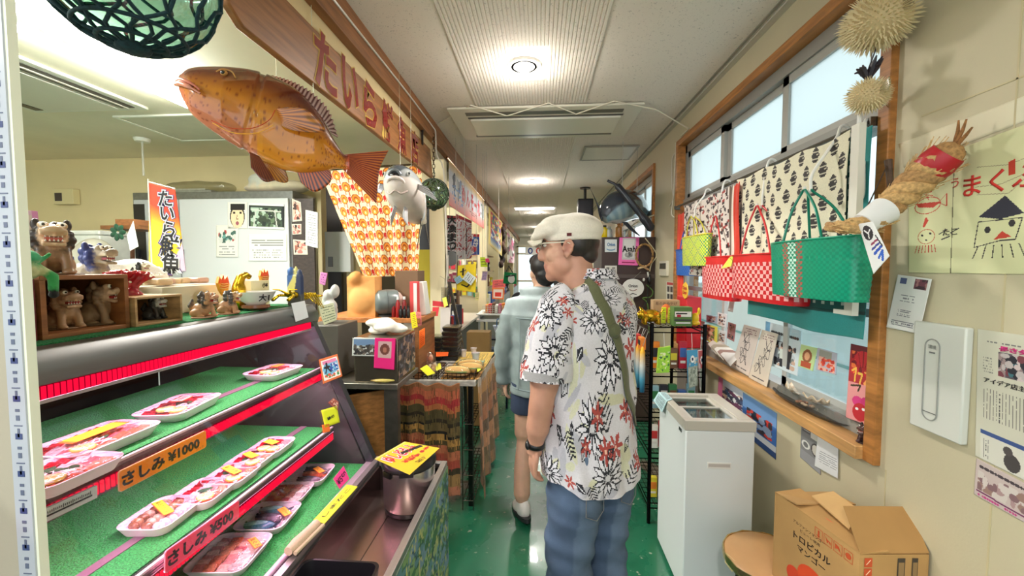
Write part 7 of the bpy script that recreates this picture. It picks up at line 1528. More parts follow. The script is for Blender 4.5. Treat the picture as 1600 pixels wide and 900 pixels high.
q0 = G(640,440,SY + .1); q1 = G(652,465,SY + .1); s = MB('paper'); s.bb((q0.x,SY + .1,zs),(q1.x,SY + .16,q0.z),(214,70,70)); s.bb(((q0.x + q1.x)/2,SY + .098,zs + .01),(q1.x - .002,SY + .1,q0.z - .01),(236,226,222)); thing('carton','small red and white carton on the wooden shelf right of the bottles','box',s,bevel=.001)
q0 = G(650,420,SY + .2); q1 = G(664,470,SY + .2); s = MB('satin')
for k in range(7): s.box(((q0.x + q1.x)/2 + .002*k,SY + .2,zs + .1),(.012,.08,.20),(232,230,222)); 
s = MB('satin'); s.box(((q0.x + q1.x)/2 + .02,SY + .20,zs + .11),(.045,.1,.22),(226,224,216),rot=RT_(-.12,3,'Y')); thing('foam_sheets','leaning stack of white foam lids at the end of the wooden shelf','foam',s,bevel=.006)
for lab, px, py, w_, h_, col, sd in (('silvery plastic bag slumped between the gold lobster and the parcel',517,455,.05,.10,(200,202,198),3),('clear plastic bag propped against the patterned curtain',618,430,.05,.07,(214,206,196),5),('crumpled white plastic bag behind the grey fan',597,436,.035,.06,(226,226,222),7)):
    q = G(px,py,SY + .16 if px > 560 else 2.2); s = MB('film'); R = rnd(sd)
    for k in range(6): s.ell(V((q.x + R.uniform(-.5,.5)*w_,q.y + R.uniform(-.02,.02),max(zs,1.0) + h_*(.4 + .28*k))),(w_*(.9 - k*.1),.04,h_*.4),col,n=12)
    thing('plastic_bag',lab,'bag',organic(s,.008,1,m='satin'),smooth=40)
bk3 = MB('satin'); q = G(517,500,2.2); bk3.bb((q.x - .1,2.1,.9),(q.x + .09,2.34,zs + .001),(90,86,80)); thing('storage_crate','grey crate under the silvery plastic bag behind the case end','crate',bk3,bevel=.004)
q = G(487,418,2.6); s = MB('paper'); c = CV(12,20,(214,130,190)); c.scrib(2,2,10,18,(120,50,110),3,4); sheet(c,[ony(501,425,2.18),ony(512,427,2.18),ony(508,446,2.18),ony(499,443,2.18)],mb=s); thing('card','pink card stuck on the silvery plastic bag','card',s,solid=.001)
s = MB('satin'); q = ony(450,425,1.52); q = V((q.x,1.54,q.z)); s.ell(q,(.014,.014,.02),(60,100,160)); s.ell(q + V((.035,.0,-.012)),(.010,.010,.024),(40,56,90)); s.ell(q + V((.02,0,-.004)),(.007,.007,.028),(206,200,120)); s.bb((q.x - .012,q.y - .01,1.343),(q.x + .045,q.y + .012,q.z - .012),(90,90,86)); thing('string_toys','blue and yellow trinkets standing at the far back of the case top','trinket',organic(s,.003,2,m='satin'),smooth=180)
# price slips hanging from the shelf
def tagp(name,label,q,Y,col,ink,cat='price tag',txt=None,seed=1):
    c = CV(16,40,col); c.scrib(3,4,13,36,ink,seed,7); mb = MB('paper'); sheet(c,[ony(*p,Y) for p in q],mb=mb); return thing(name,label,cat,mb,solid=.001)
tagp('price_tag','long yellow price slip hanging from the shelf end above the black boxes',[(641,489),(649,487),(653,511),(644,514)],2.42,(246,226,30),(120,60,40))
tagp('price_tag','orange price slip standing behind the snack packs',[(655,517),(664,512),(664,538),(655,546)],2.36,(255,110,20),(200,50,20),seed=3)
tagp('price_tag','pink price slip behind the long yellow one',[(650,487),(658,488),(659,508),(652,510)],2.46,(230,130,130),(150,60,70),seed=4)
# ================================================================= table with cloths
TY0, TY1 = 2.43, 3.30; TZ = .800; tx0 = ony(622,595,TY0).x; tx1 = ony(742,590,TY0).x
tp = MB('wood'); tp.bb((tx0,TY0 + .02,TZ - .03),(tx1,TY1,TZ),(206,200,190)); pr = [('top',tp)]
for x in (tx0 + .02,tx1 - .05):
    for y in (TY0 + .04,TY1 - .06): l = MB('metal'); l.bb((x,y,0),(x + .03,y + .03,TZ - .03),(60,56,54)); pr.append(('leg',l))
thing('market_table','table in the walkway under the striped cloths holding breads and boxes','table',pr)
def drape(label,A,B,z1,zf,cvs,amp,fr,out,group=None):
    m = MB('fabric'); H, W = cvs.a.shape[:2]; lin = cvs.a / 255.0; lin = np.where(lin <= .04045,lin/12.92,((lin + .055)/1.055) ** 2.4); A = V(A); B = V(B); n = (B - A).normalized(); o = V((n.y,-n.x,0))
    o = o if o.dot(V(out)) > 0 else -o
    for j in range(H + 1):
        for i in range(W + 1):
            u = i / W; v = j / H; z0 = zf(u); m.v.append(A.lerp(B,u) + V((0,0,z1 + (z0 - z1)*v - (.02*math.sin(u*PI*3) ** 2)*(1 - v))) + o*(amp*(1 + math.sin(u*fr + v))*(.25 + .75*v)))
    k = m.mi(None)
    for j in range(H):
        for i in range(W): q = j * (W + 1) + i; m.f.append([q,q + W + 1,q + W + 2,q + 1]); m.m.append(k); c = lin[j,i]; m.c.append((c[0],c[1],c[2],1))
    return thing('table_cloth',label,'cloth',m,smooth=180,solid=.002,group=group)
def stripes(W,H,seed,rows):
    c = CV(W,H); R = rnd(seed); tot = sum(r[0] for r in rows); y = 0
    for h, col in rows: c.rect(0,y/tot*H,W,(y + h)/tot*H + 1,col); y += h
    for i in range(W*5): x, y = R.uniform(0,W), R.uniform(0,H); s = R.choice((.82,.9,1.12)); c0 = c.a[int(y),int(x)] * s; c.line([(x,y),(x,y + R.uniform(2,8))],1,np.clip(c0,0,255))
    return c
ROW = [(6,(170,110,70)),(9,(206,110,76)),(7,(190,60,60)),(6,(200,120,70)),(10,(96,84,50)),(4,(60,50,34)),(9,(120,100,60)),(3,(40,36,30)),(7,(200,150,80)),(5,(90,76,46)),(9,(206,120,84)),(8,(190,84,66)),(6,(70,60,40)),(12,(170,130,80)),(8,(210,130,100))]
c = stripes(90,110,3,ROW)
xr = ony(718,620,TY0 - .02).x
drape('striped orange, olive and red cloth hanging over the front of the market table',(tx0 - .01,TY0 - .012,0),(xr,TY0 - .012,0),TZ - .001,lambda u: .28 if u < .45 else (.10 if u > .8 else .16),c,.008,30,(0,-1,0))
c = stripes(110,90,8,[(5,(206,190,170)),(9,(206,150,80)),(8,(150,110,70)),(10,(196,130,90)),(7,(120,96,70)),(10,(206,150,110)),(10,(130,110,80)),(8,(170,130,96))])
drape('faded orange and brown cloth hanging over the walkway side of the market table',(tx1 + .0,TY0 + .06,0),(tx1 + .02,TY1 + .0,0),TZ + .006,lambda u: .04 + .10*u + .03*math.sin(u*9),c,.026,22,(1,0,0))
c = stripes(60,40,5,[(1,(226,190,90)),(1,(206,150,70))]); m = MB('fabric'); sheet(c,[(tx0 + .25,TY1,TZ + .003),(tx1 + .02,TY1,TZ + .003),(tx1 + .012,TY0 + .06,TZ + .003),(tx0 + .25,TY0 + .06,TZ + .003)],mb=m,m='fabric'); thing('table_cloth','pale yellow cloth lying flat over the far part of the table top','cloth',m,solid=.003)
# wire rack stack visible at the table corner
def wiregrid(m,a,b,c,d,nu,nv,r,col):
    a, b, c, d = map(V,(a,b,c,d))
    for i in range(nu + 1): t = i / nu; m.tube([a.lerp(b,t),d.lerp(c,t)],r,col,n=4)
    for i in range(nv + 1): t = i / nv; m.tube([a.lerp(d,t),b.lerp(c,t)],r,col,n=4)
wk = MB('metal'); 
for z in (.06,.22,.38,.54): wiregrid(wk,(xr + .012,TY0 + .0,z),(tx1 - .012,TY0 + .0,z),(tx1 - .012,TY0 + .38,z),(xr + .012,TY0 + .38,z),3,8,.0025,(120,116,112))
for x in (xr + .012,tx1 - .012): wk.tube([(x,TY0 + .0,0),(x,TY0 + .0,TZ - .035)],.004,(110,106,100),n=6); wk.tube([(x,TY0 + .38,0),(x,TY0 + .38,TZ - .035)],.004,(110,106,100),n=6)
thing('wire_rack','narrow wire rack showing between the two cloths under the table corner','rack',wk)
# shallow wire baskets along the table front
zb_ = TZ + .008
def basket(label,x0,x1,y0,y1,z0,z1):
    m = MB('metal'); K = (50,46,44); wiregrid(m,(x0,y0,z0),(x1,y0,z0),(x1,y1,z0),(x0,y1,z0),8,6,.0016,K)
    for z in (z0,(z0 + z1)/2,z1): m.tube([(x0,y0,z),(x1,y0,z),(x1,y1,z),(x0,y1,z)],.0028 if z == z1 else .0018,K,closed=True,n=5)
    for i in range(9): t = i / 8; m.tube([(x0 + (x1 - x0)*t,y0,z0),(x0 + (x1 - x0)*t,y0,z1)],.0018,K,n=4)
    for i in range(5): t = i / 4; m.tube([(x1,y0 + (y1 - y0)*t,z0),(x1,y0 + (y1 - y0)*t,z1)],.0018,K,n=4)
    return thing('wire_basket',label,'basket',m)
xm = (tx0 + tx1) / 2 - .0; basket('left black wire basket of snack packs at the table front',tx0 + .005,xm - .008,TY0 + .03,TY0 + .30,zb_,TZ + .045); basket('right black wire basket of filled rolls at the table front',xm + .008,tx1 - .01,TY0 + .03,TY0 + .30,zb_,TZ + .045)
def pack(name,label,x,y,z,w,d,h,cols,seed,cat='food pack',group=None,rot=0,kind='snack'):
    R = rnd(seed); s = MB('matte')
    if kind == 'roll':
        b = MB('matte'); b.ell((x,y,z + h*.5),(w*.5,d*.5,h*.5),(226,178,108),rot=RT_(rot,3,'Z')); b.ell((x,y,z + h*.72),(w*.47,d*.26,h*.3),(236,206,140),rot=RT_(rot,3,'Z')); f = MB('matte'); f.ell((x,y - d*.25,z + h*.55),(w*.42,d*.25,h*.16),(120,150,70),rot=RT_(rot,3,'Z')); prt = [('bun',b,{'smooth': 180}),('filling',f,{'smooth': 180})]
    else:
        for i in range(16): s.ell((x + R.uniform(-.4,.4)*w,y + R.uniform(-.4,.4)*d,z + h*R.uniform(.25,.7)),(w*.12,d*.14,h*.22),R.choice(cols),rot=RT_(R.uniform(0,3),3,'Z'),n=8)
        prt = [('snacks',s,{'kind': 'stuff','smooth': 180})]
    wr = MB('film'); wr.ell((x,y,z + h*.52),(w*.56,d*.58,h*.56),(250,250,248),rot=RT_(rot,3,'Z'),n=16); prt.append(('wrapper',wr,{'smooth': 180})); return thing(name,label,cat,prt,group=group)
bw = (xm - .02 - tx0); 
pack('snack_pack','clear pack of dark brown dried snacks at the front left of the table',tx0 + bw*.28,TY0 + .10,zb_ + .004,bw*.48,.12,.085,[(110,76,60),(150,110,90),(90,60,50),(170,130,110)],3)
pack('snack_pack','clear pack of white and brown snacks in the middle of the left basket',tx0 + bw*.76,TY0 + .11,zb_ + .004,bw*.46,.12,.085,[(222,206,180),(190,150,110),(120,90,70)],4)
pack('snack_pack','larger clear pack of reddish snacks behind the left basket',tx0 + bw*.4,TY0 + .25,zb_ + .004,bw*.7,.11,.12,[(150,84,60),(190,120,90),(110,70,60),(214,170,150)],5)
for k, (dx,dy,lab) in enumerate(((.30,.09,'long filled bread roll lying at the front of the right basket'),(.62,.17,'long filled bread roll lying second from the front in the right basket'),(.55,.24,'golden bread roll farthest back in the right basket'))): pack('bread_roll',lab,xm + .02 + bw*(dx + .12),TY0 + dy,zb_ + .003 + .004*k,bw*.78,.085,.065,[],6 + k,kind='roll',rot=.12*(k - 1),cat='bread')
gt = MB('plastic'); gt.bb((xm + .05,TY0 + .33,TZ + .0065),(tx1 - .01,TY0 + .52,TZ + .014),(160,196,176)); gt.bb((xm + .05,TY0 + .33,TZ + .014),(xm + .055,TY0 + .52,TZ + .025),(150,186,166)); gt.bb((tx1 - .015,TY0 + .33,TZ + .014),(tx1 - .01,TY0 + .52,TZ + .025),(150,186,166)); thing('plastic_tray','pale green plastic tray behind the bread rolls','tray',gt,bevel=.002)
for lab, q, z, col in (('yellow price slip lying on the front snack packs',[(656,576),(667,570),(680,583),(668,587)],TZ + .10,(240,240,40)),('small yellow price slip between the packs and rolls',[(678,571),(688,567),(690,576),(682,579)],TZ + .056,(236,236,70)),('orange price slip lying behind the bread rolls',[(681,550),(701,550),(700,556),(681,557)],TZ + .08,(255,110,40)),('green yellow price slip at the right end of the rolls',[(744,568),(750,562),(751,578),(746,581)],TZ + .05,(206,226,60))): slab('price_tag',lab,q,z,col,.001,'price tag')
# black lunch box stacks
for si, (pa,pb,n_,Y,lab) in enumerate(((664,693,5,3.02,'left'),(694,719,7,3.05,'right'))):
    xa, xb = ony(pa,540,Y).x, ony(pb,540,Y).x
    for k in range(n_):
        z = TZ + .0065 + k * .036; dx = .003 * math.sin(k*2.3); d = MB('plastic'); d.prism([(xa + .008 + dx,Y - .07,z),(xb - .008 + dx,Y - .07,z),(xb + dx,Y - .075,z + .024),(xa + dx,Y - .075,z + .024)],(0,.15,0),(30,30,30)); l = MB('film'); l.bb((xa + .003 + dx,Y - .073,z + .0245),(xb - .003 + dx,Y + .073,z + .034),(226,226,214))
        f = MB('matte'); f.bb((xa + .01 + dx,Y - .066,z + .0242),(xb - .01 + dx,Y + .066,z + .0255),[(120,96,70),(70,80,50),(150,130,100)][k % 3])
        pos = 'topmost' if k == n_ - 1 else ('bottom one' if k == 0 else 'number %d up' % (k + 1))
        ords = ['bottom','second','third','fourth','fifth','sixth','seventh']
        thing('lunch_box','black lunch box with clear lid, ' + ('topmost' if k == n_ - 1 else ords[k] + (' one' if k == 0 else ' from the bottom')) + ' of the ' + lab + ' stack','lunch box',[('tray',d),('lid',l,{'bevel': .002}),('food',f)],group='stacked black lunch boxes on the table')
# cups
for k, (px,py,r,h,n_) in enumerate(((732,541,.024,.055,'left'),(741,538,.024,.055,'back'),(740,546,.030,.06,'front'))):
    q = onz(px,py + 12,TZ + .0065); c_ = MB('satin'); cx, cy = q.x, min(q.y,3.2); c_.lathe([(r*.72,0),(r,h),(r*1.06,h),(r*1.06,h - .004),(r*.95,h - .003),(r*.68,.004),(0,.004)],(226,218,218),o=(cx + (.012 if k == 1 else (.035 if k == 2 else -.02)),3.10 - .06*k + (.14 if k == 1 else 0),TZ + .0065),n=24)
    thing('paper_cup',n_ + ' one of the three pale foam cups at the table corner','cup',c_,smooth=50,group='foam cups on the table')
# A-frame leaning behind the boxes
s = MB('metal'); a = ony(702,440,3.36); b_ = ony(724,552,3.36); s.prism([(a.x - .012,3.34,a.z),(a.x + .012,3.34,a.z),(b_.x + .012,3.36,b_.z),(b_.x - .012,3.36,b_.z)],(0,.03,0),(110,108,104)); s.prism([(b_.x - .012,3.36,b_.z),(b_.x + .012,3.36,b_.z),(b_.x + .04,3.38,0),(b_.x + .01,3.38,0)],(0,.03,0),(110,108,104)); s.prism([(a.x - .2,3.6,0),(a.x - .17,3.6,0),(a.x + .01,3.37,a.z),(a.x - .01,3.37,a.z)],(0,.03,0),(90,88,84)); thing('sign_easel','grey metal A-frame leg leaning behind the black lunch boxes','easel',s)
s = MB('paper'); q = [ony(*p,3.30) for p in [(688,482),(704,480),(702,515),(688,520)]]; s.prism(q,(0,.02,0),(206,196,190)); s.prism([ony(*p,3.297) for p in [(676,470),(697,472),(697,480),(676,478)]],(0,.004,0),(190,40,50)); s.prism([ony(*p,3.297) for p in [(676,480),(686,480),(684,494),(675,494)]],(0,.004,0),(214,50,60)); thing('menu_stand','clear stand with red topped leaflets behind the lunch boxes','stand',s)
s = MB('film'); q = ony(695,455,3.28); s.prism([q + V((-.03,0,.03)),q + V((.03,0,.03)),q + V((.025,0,-.10)),q + V((-.03,0,-.10))],(0,.02,0),(230,230,226)); s.prism([ony(*p,3.27) for p in [(691,466),(697,464),(700,477),(694,480)]],(0,.002,0),(226,236,90),m='paper'); s.tube([q + V((0,0,.03)),q + V((0,.0,.10))],.002,(200,200,196),m='metal'); s.tube([q + V((0,0,.10)),V((-.85,3.41,q.z + .12))],.002,(200,200,196),m='metal'); thing('hanging_pouch','clear pouch with a yellow green tag hanging by the cream post','pouch',s)
for lab, px, py, sc_ in (('white dish soap bottle standing between shelf and post',672,500,1.0),('white labelled jar standing beside the soap bottle',666,498,.8)):
    q = ony(px,py,2.95); bottle('seasoning_bottle',lab,q.x,2.95,1.02,.018*sc_,.12*sc_,(60,50,46),(230,230,226),lab=(220,216,206))
s = MB('wood'); q = ony(668,517,2.95); s.bb((q.x - .10,2.90,TZ + .19),(q.x + .03,3.0,1.02),(96,76,62)); s.bb((q.x - .10,2.90,TZ + .004),(q.x - .085,3.0,TZ + .19),(96,76,62)); thing('small_shelf','little brown box shelf carrying the seasoning bottles','shelf',s)
# grey-brown board behind cups, white side table, checked bag
s = MB('card'); a = ony(729,519,3.75); b_ = ony(765,560,3.75); s.bb((a.x,3.75,0.0),(b_.x,3.9,a.z),(150,118,70)); thing('carton','tall brown carton standing behind the foam cups','box',s,bevel=.003)
# ================================================================= second shop and beyond
def vx(px,py,X=-.84): return onx(px,py,X)
c = CV(150,70,(206,206,214)); c.grad(0,48,150,70,(214,180,180),(226,110,100)); c.grad(0,0,150,14,(226,180,110),(214,206,200)); R = rnd(3)
for i in range(7): x = 8 + R.uniform(0,36); c.line([(x,R.uniform(8,20)),(x + R.uniform(-8,8),R.uniform(36,56))],R.uniform(1.5,4),R.choice([(60,70,90),(70,110,170),(50,50,60)]))
c.line([(16,12),(10,22),(14,30)],3,(40,44,56)); c.blotch(8,30,42,60,[(80,130,190),(60,100,170),(150,180,206)],4,24,3); c.scrib(70,52,110,60,(90,60,60),3,2); c.blotch(128,14,146,56,[(120,150,130),(90,120,110),(190,200,190)],6,20,4)
bn = MB('paper'); sheet(c,[(-.835,3.72,2.47),(-.835,6.0,2.47),(-.835,6.0,2.06),(-.835,3.72,2.06)],mb=bn); lt = MB('paper')
for k, ch in enumerate('めんそーれ'): lt.text(ch,frame((-.832,4.42 + k*.27,2.28),(0,1,0),(0,0,1)),.22,(200,50,60),bold=.05)
rd = MB('metal'); rd.tube([(-.84,3.66,2.475),(-.84,6.05,2.475)],.01,(150,110,70))
thing('shop_banner','long pink and white banner with red lettering above the second shop','banner',[('cloth',bn,{'solid': .003}),('lettering',lt),('rod',rd)])
# inner hanging banners of second shop
def big(name,label,q,Y,c,txt=None,tcol=(20,20,24),n=1,cat='banner',th=.004):
    mb = MB('paper'); pts = [ony(*p,Y) for p in q]; sheet(c,pts,mb=mb); prt = [('cloth',mb,{'solid': th})]
    if txt:
        l = MB('paper'); H = (pts[0] - pts[3]).length / len(txt); ctr = (pts[0] + pts[1]) / 2; dn = ((pts[2] + pts[3])/2 - ctr) / len(txt)
        for k, ch in enumerate(txt): l.text(ch,frame(ctr + dn*(k + .5) + V((0,-.006,0)),(1,0,0),(0,0,1)),H*.95,tcol,bold=.05,fit=min((pts[1] - pts[0]).length*.8,H*1.1))
        prt.append(('lettering',l))
    for p in pts[:2]: r_ = MB('plastic'); r_.tube([p,V((p.x,p.y + .003,2.619 if p.x < -.985 else 2.4))],.0012,(180,176,166),n=4); prt.append(('cord',r_))
    return thing(name,label,cat,prt)
htop = lambda x: 2.619 if x < -.985 else (2.40 if x < -.89 else (2.50 if x < -.845 else ZC))
c = CV(60,80,(190,184,190)); R = rnd(7)
for i in range(70): a = R.uniform(-1.2,.6); x, y = R.uniform(0,60), R.uniform(0,80); c.line([(x,y),(x + 12*math.cos(a),y + 12*math.sin(a))],R.uniform(1,3),R.choice([(150,40,50),(170,50,60),(220,216,220),(120,60,70)]))
c.rect(0,0,60,6,(140,34,44))
big('festival_banner','white and red banner with large black lettering inside the second shop',[(697,336),(716,338),(716,405),(697,405)],4.4,c,'大漁まつり')
c2_ = CV(60,80,(196,190,196)); c2_.a = np.roll(c.a,23,axis=1).copy(); c2_.scrib(36,20,44,70,(60,50,56),3,1,3,.9,True)
big('festival_banner','red and white splashed banner behind the black lettered one',[(712,334),(737,345),(737,404),(712,406)],4.6,c2_)
c = CV(40,60,(40,80,170)); c.ell(18,44,14,9,(206,50,70)); c.rect(0,0,40,8,(200,40,50)); c.blotch(4,8,36,30,[(230,236,240),(80,150,210),(40,80,170)],4,26,5)
big('festival_banner','blue banner with a red fish mark in the second shop',[(729,365),(749,366),(749,398),(729,398)],4.75,c,'祭鮮',(240,230,230))
s = MB('satin'); s.lathe([(0,0),(.07,.0),(.075,.012),(.05,.02),(0,.02)],(120,124,130),o=ony(705,404,4.2),axis=RT_(HP,3,'X'),n=28); s.tube([ony(705,392,4.2),ony(703,380,4.2)],.006,(80,80,84)); s.tube([ony(703,380,4.2),V((ony(703,380,4.2).x,4.2,2.4))],.002,(80,80,84)); thing('round_fan','round grey plate hanging in the second shop beside the post','fan',s)
s = MB('paper'); a = ony(653,390,4.3); b = ony(676,423,4.3); s.bb((a.x - .12,4.3,b.z - .4),(b.x - .02,4.36,a.z),(190,170,40)); thing('yellow_board','mustard yellow board between the curtain and the cream post','board',s)
s = MB('satin'); a = ony(655,330,4.4); b = ony(674,400,4.4); s.bb((a.x,4.4,b.z),(b.x,4.45,a.z + .15),(30,30,38)); s.bb((a.x,4.38,a.z - .02),(b.x - .04,4.39,a.z + .14),(150,30,44)); thing('dark_poster','black and red poster hanging behind the cream post','poster',s)
# display counters of the second shop with goods
cn = MB('satin'); cn.bb((-1.6,3.70,0),(-.88,5.9,.80),(70,66,62)); cn.bb((-1.62,3.69,.80),(-.86,5.92,.83),(190,180,166)); thing('shop_counter','dark counter of the second shop covered with small goods','counter',cn,bevel=.004)
sh2 = MB('wood')
for z in (1.05,1.30,1.56): sh2.bb((-1.62,4.9,z),(-1.0,5.0,z + .015),(120,90,66))
for x in (-1.62,-1.02): sh2.bb((x,4.9,.83),(x + .02,5.0,1.58),(120,90,66))
thing('goods_shelf','brown tiered shelf of small goods in the second shop','shelf',sh2)
PALC = [(230,214,60),(214,60,60),(60,130,80),(230,230,226),(70,110,180),(240,140,50),(220,110,150),(120,84,60),(250,250,240),(150,190,200),(50,50,60),(190,40,60)]
CN = ['yellow','red','green','white','blue','orange','pink','brown','cream','pale blue','black','crimson']
R = rnd(31); k = 0
def goods(x,y,z,w,d,h,ci,label,bag_=False,rot=0.0):
    m = MB('paper'); col = PALC[ci]; Rm = RT_(rot,3,'Z')
    m.box((x,y,z + h/2),(w,d,h),col,rot=Rm); m.box(V((x,y,z + h*.55)) + Rm @ V((0,-d/2 - .0006,0)),(w*.7,.001,h*.3),(240,238,230) if ci not in (3,8) else (200,60,60),rot=Rm); m.box(V((x,y,z + h*.25)) + Rm @ V((0,-d/2 - .0006,0)),(w*.5,.001,h*.08),(60,50,50),rot=Rm)
    return thing('souvenir_pack',label,'pack',m,bevel=min(w,h)*.06,group='small souvenir packs in the second shop')
rows = ((4.95,1.315,'upper shelf'),(4.95,1.065,'middle shelf'),(4.95,.83,'bottom shelf'))
for yy, zz, rn in rows:
    x = -1.56
    while x < -1.06:
        w = R.uniform(.05,.085); h = R.uniform(.10,.18); ci = R.randrange(12); pos = ['far left','left','middle','right','far right'][min(4,int((x + 1.56)/.105))]
        goods(x + w/2,yy,zz,w,.05,h,ci,'%s pack, %s on the %s of the second shop' % (CN[ci],pos,rn)); x += w + .012
for i in range(9):
    y = 3.72 + i * .13; w = R.uniform(.07,.11); h = R.uniform(.12,.24); ci = (3*i + 1) % 12; goods(-.95 - R.uniform(0,.03),y,.83,w,.07,h,ci,'%s pack standing on the second shop counter, %s from the cream post' % (CN[ci],['first','second','third','fourth','fifth','sixth','seventh','eighth','ninth'][i]),rot=-.5 + R.uniform(-.2,.2))
for r in range(4):
    for q in range(6):
        m = MB('paper'); ci = R.randrange(12); x = -1.42 + q * .085; z = 1.12 + r * .21; h = R.uniform(.10,.16); m.box((x,6.185,z),(.062,.02,h),PALC[ci]); m.box((x,6.174,z + h*.15),(.045,.002,h*.3),PALC[(ci + 5) % 12])
        thing('wall_pack','%s pack hung %s in %s row of the shop end wall' % (CN[ci],['far left','second from left','left of middle','right of middle','second from right','far right'][q],['lowest','second','third','top'][r]),'pack',m,group='packs hung on the second shop end wall',bevel=.004)
# yellow bag with writing, notes
c = CV(40,60,(236,206,30)); c.line([(6,16),(18,12)],3,(30,26,20)); c.line([(12,8),(12,24)],3,(30,26,20)); c.line([(10,46),(22,50),(30,40)],3,(30,26,20))
big('printed_bag','hanging yellow bag with black writing at the second shop',[(716,415),(744,412),(743,457),(714,453)],3.72,c,None,cat='bag',th=.03)
for lab, q, col, Y in (('pale blue paper slip hanging in front of the yellow bag, left',[(709,436),(718,430),(724,438),(714,444)],(150,190,210),3.68),('white paper with blue heart in front of the yellow bag',[(722,436),(731,424),(744,434),(736,446)],(206,216,214),3.66),('acid green price card hanging above the second shop goods',[(750,402),(758,402),(762,417),(751,417)],(206,236,40),4.2),('magenta price card beside the acid green one',[(758,404),(764,404),(765,410),(759,410)],(240,40,120),4.15),('lilac card standing at the second shop',[(754,424),(762,424),(760,438),(752,438)],(190,160,200),4.3),('cream note hanging right of the yellow bag',[(742,457),(749,457),(748,469),(743,469)],(230,220,150),3.9),('pink sign with red lettering standing at the third shop',[(770,438),(789,436),(790,449),(769,450)],(255,120,120),5.6)):
    c = CV(20,20,col); c.scrib(3,3,17,17,(90,60,70) if col[0] > 200 else (60,90,120),4,4); mb = MB('paper'); pq = [ony(*p,Y) for p in q]; sheet(c,pq,mb=mb); tp_ = (pq[0] + pq[1]) / 2; mb.tube([tp_,V((tp_.x,tp_.y,htop(tp_.x)))],.0012,(190,186,176),n=4); thing('price_card',lab,'card',mb,solid=.002)
c = CV(30,26,(240,130,60)); c.rect(3,3,27,23,(250,240,230)); c.rect(7,10,23,20,(226,60,50)); mb = MB('paper'); sheet(c,[ony(*p,5.59) for p in [(769,450),(788,450),(787,468),(769,467)]],mb=mb); thing('price_card','orange framed red card under the pink sign at the third shop','card',mb,solid=.004)
# post fittings
s = MB('satin'); s.bb((-.80,3.43,1.40),(-.79,3.47,1.62),(60,56,50)); s.bb((-.79,3.44,1.42),(-.785,3.46,1.60),(206,200,190)); thing('latch','dark metal latch on the cream post','latch',s)
s = MB('metal'); s.tube(bez([(-.79,3.44,1.40),(-.775,3.44,1.37),(-.78,3.44,1.30),(-.79,3.44,1.27),(-.775,3.44,1.2)],5),.003,(190,188,180)); thing('wire_hook','thin bent wire hanging below the latch on the post','hook',s)
# white table, basket, checked bag, orange goods
s = MB('plastic'); s.bb((-.82,5.15,.80),(-.36,5.75,.83),(232,234,230)); s.bb((-.82,5.15,.885),(-.40,5.75,.90),(232,234,230)); s.bb((-.80,5.2,.83),(-.78,5.7,.885),(210,210,206))
for x in (-.80,-.40):
    for y in (5.18,5.70): s.bb((x,y,0),(x + .025,y + .025,.80),(200,200,198))
thing('side_table','white two-tier table at the third shop front','table',s,bevel=.003)
s = MB('plastic'); wiregrid(s,(-.74,5.2,.905),(-.46,5.2,.905),(-.46,5.2,1.0),(-.74,5.2,1.0),9,4,.003,(206,200,190)); wiregrid(s,(-.74,5.45,.905),(-.46,5.45,.905),(-.46,5.45,1.0),(-.74,5.45,1.0),9,4,.003,(206,200,190)); wiregrid(s,(-.46,5.2,.905),(-.46,5.45,.905),(-.46,5.45,1.0),(-.46,5.2,1.0),5,4,.003,(226,140,90)); wiregrid(s,(-.74,5.2,.905),(-.46,5.2,.905),(-.46,5.45,.905),(-.74,5.45,.905),6,4,.003,(206,200,190)); thing('wire_basket','pale wire basket of small goods on the white table','basket',s)
s = MB('paper'); 
R = rnd(5)
for i in range(6):
    m = MB('paper'); ci = (5,1,7,8,6,5)[i]; m.box((-.70 + i*.043,5.32,.908 + .05),(.034,.14,.1 + .02*(i % 3)),PALC[ci]); thing('souvenir_pack','%s pack standing %s in the pale wire basket' % (CN[ci],['far left','second from left','left of the middle','right of the middle','second from right','far right'][i]),'pack',m,group='packs in the pale wire basket',bevel=.004)
s = MB('fabric'); s.bb((-.36,5.3,.90),(-.20,5.6,1.03),(240,120,40)); thing('orange_crate','orange crate beside the wire basket beyond the woman','crate',s,bevel=.006)
oc = MB('wood'); oc.bb((-.35,5.28,0),(-.18,5.62,.899),(150,120,90)); thing('crate_stand','brown stand under the orange crate','stand',oc)
c = CV(40,36,(226,230,236)); 
for i in range(0,40,4): c.rect(i,0,i + 1,36,(60,80,130)); 
for j in range(0,36,4): c.rect(0,j,40,j + 1,(60,80,130))
mb = MB('fabric'); q = [ony(*p,4.3) for p in [(770,509),(790,511),(787,528),(776,526)]]; sheet(c,q,mb=mb,m='fabric'); q2 = [p + V((0,.08,0)) for p in q]; mb.add(q + q2,[(0,1,5,4),(1,2,6,5),(2,3,7,6),(3,0,4,7),(4,5,6,7)],(190,200,214)); h = MB('fabric'); h.tube(bez([q[0].lerp(q[1],.3),q[0].lerp(q[1],.35) + V((0,0,.07)),q[0].lerp(q[1],.65) + V((0,0,.07)),q[0].lerp(q[1],.7)],5),.006,(60,100,140)); thing('checked_bag','small blue and white checked tote bag beside the walkway','bag',[('body',mb),('handle',h)])
bs3 = MB('fabric'); b = ony(782,545,4.3); 
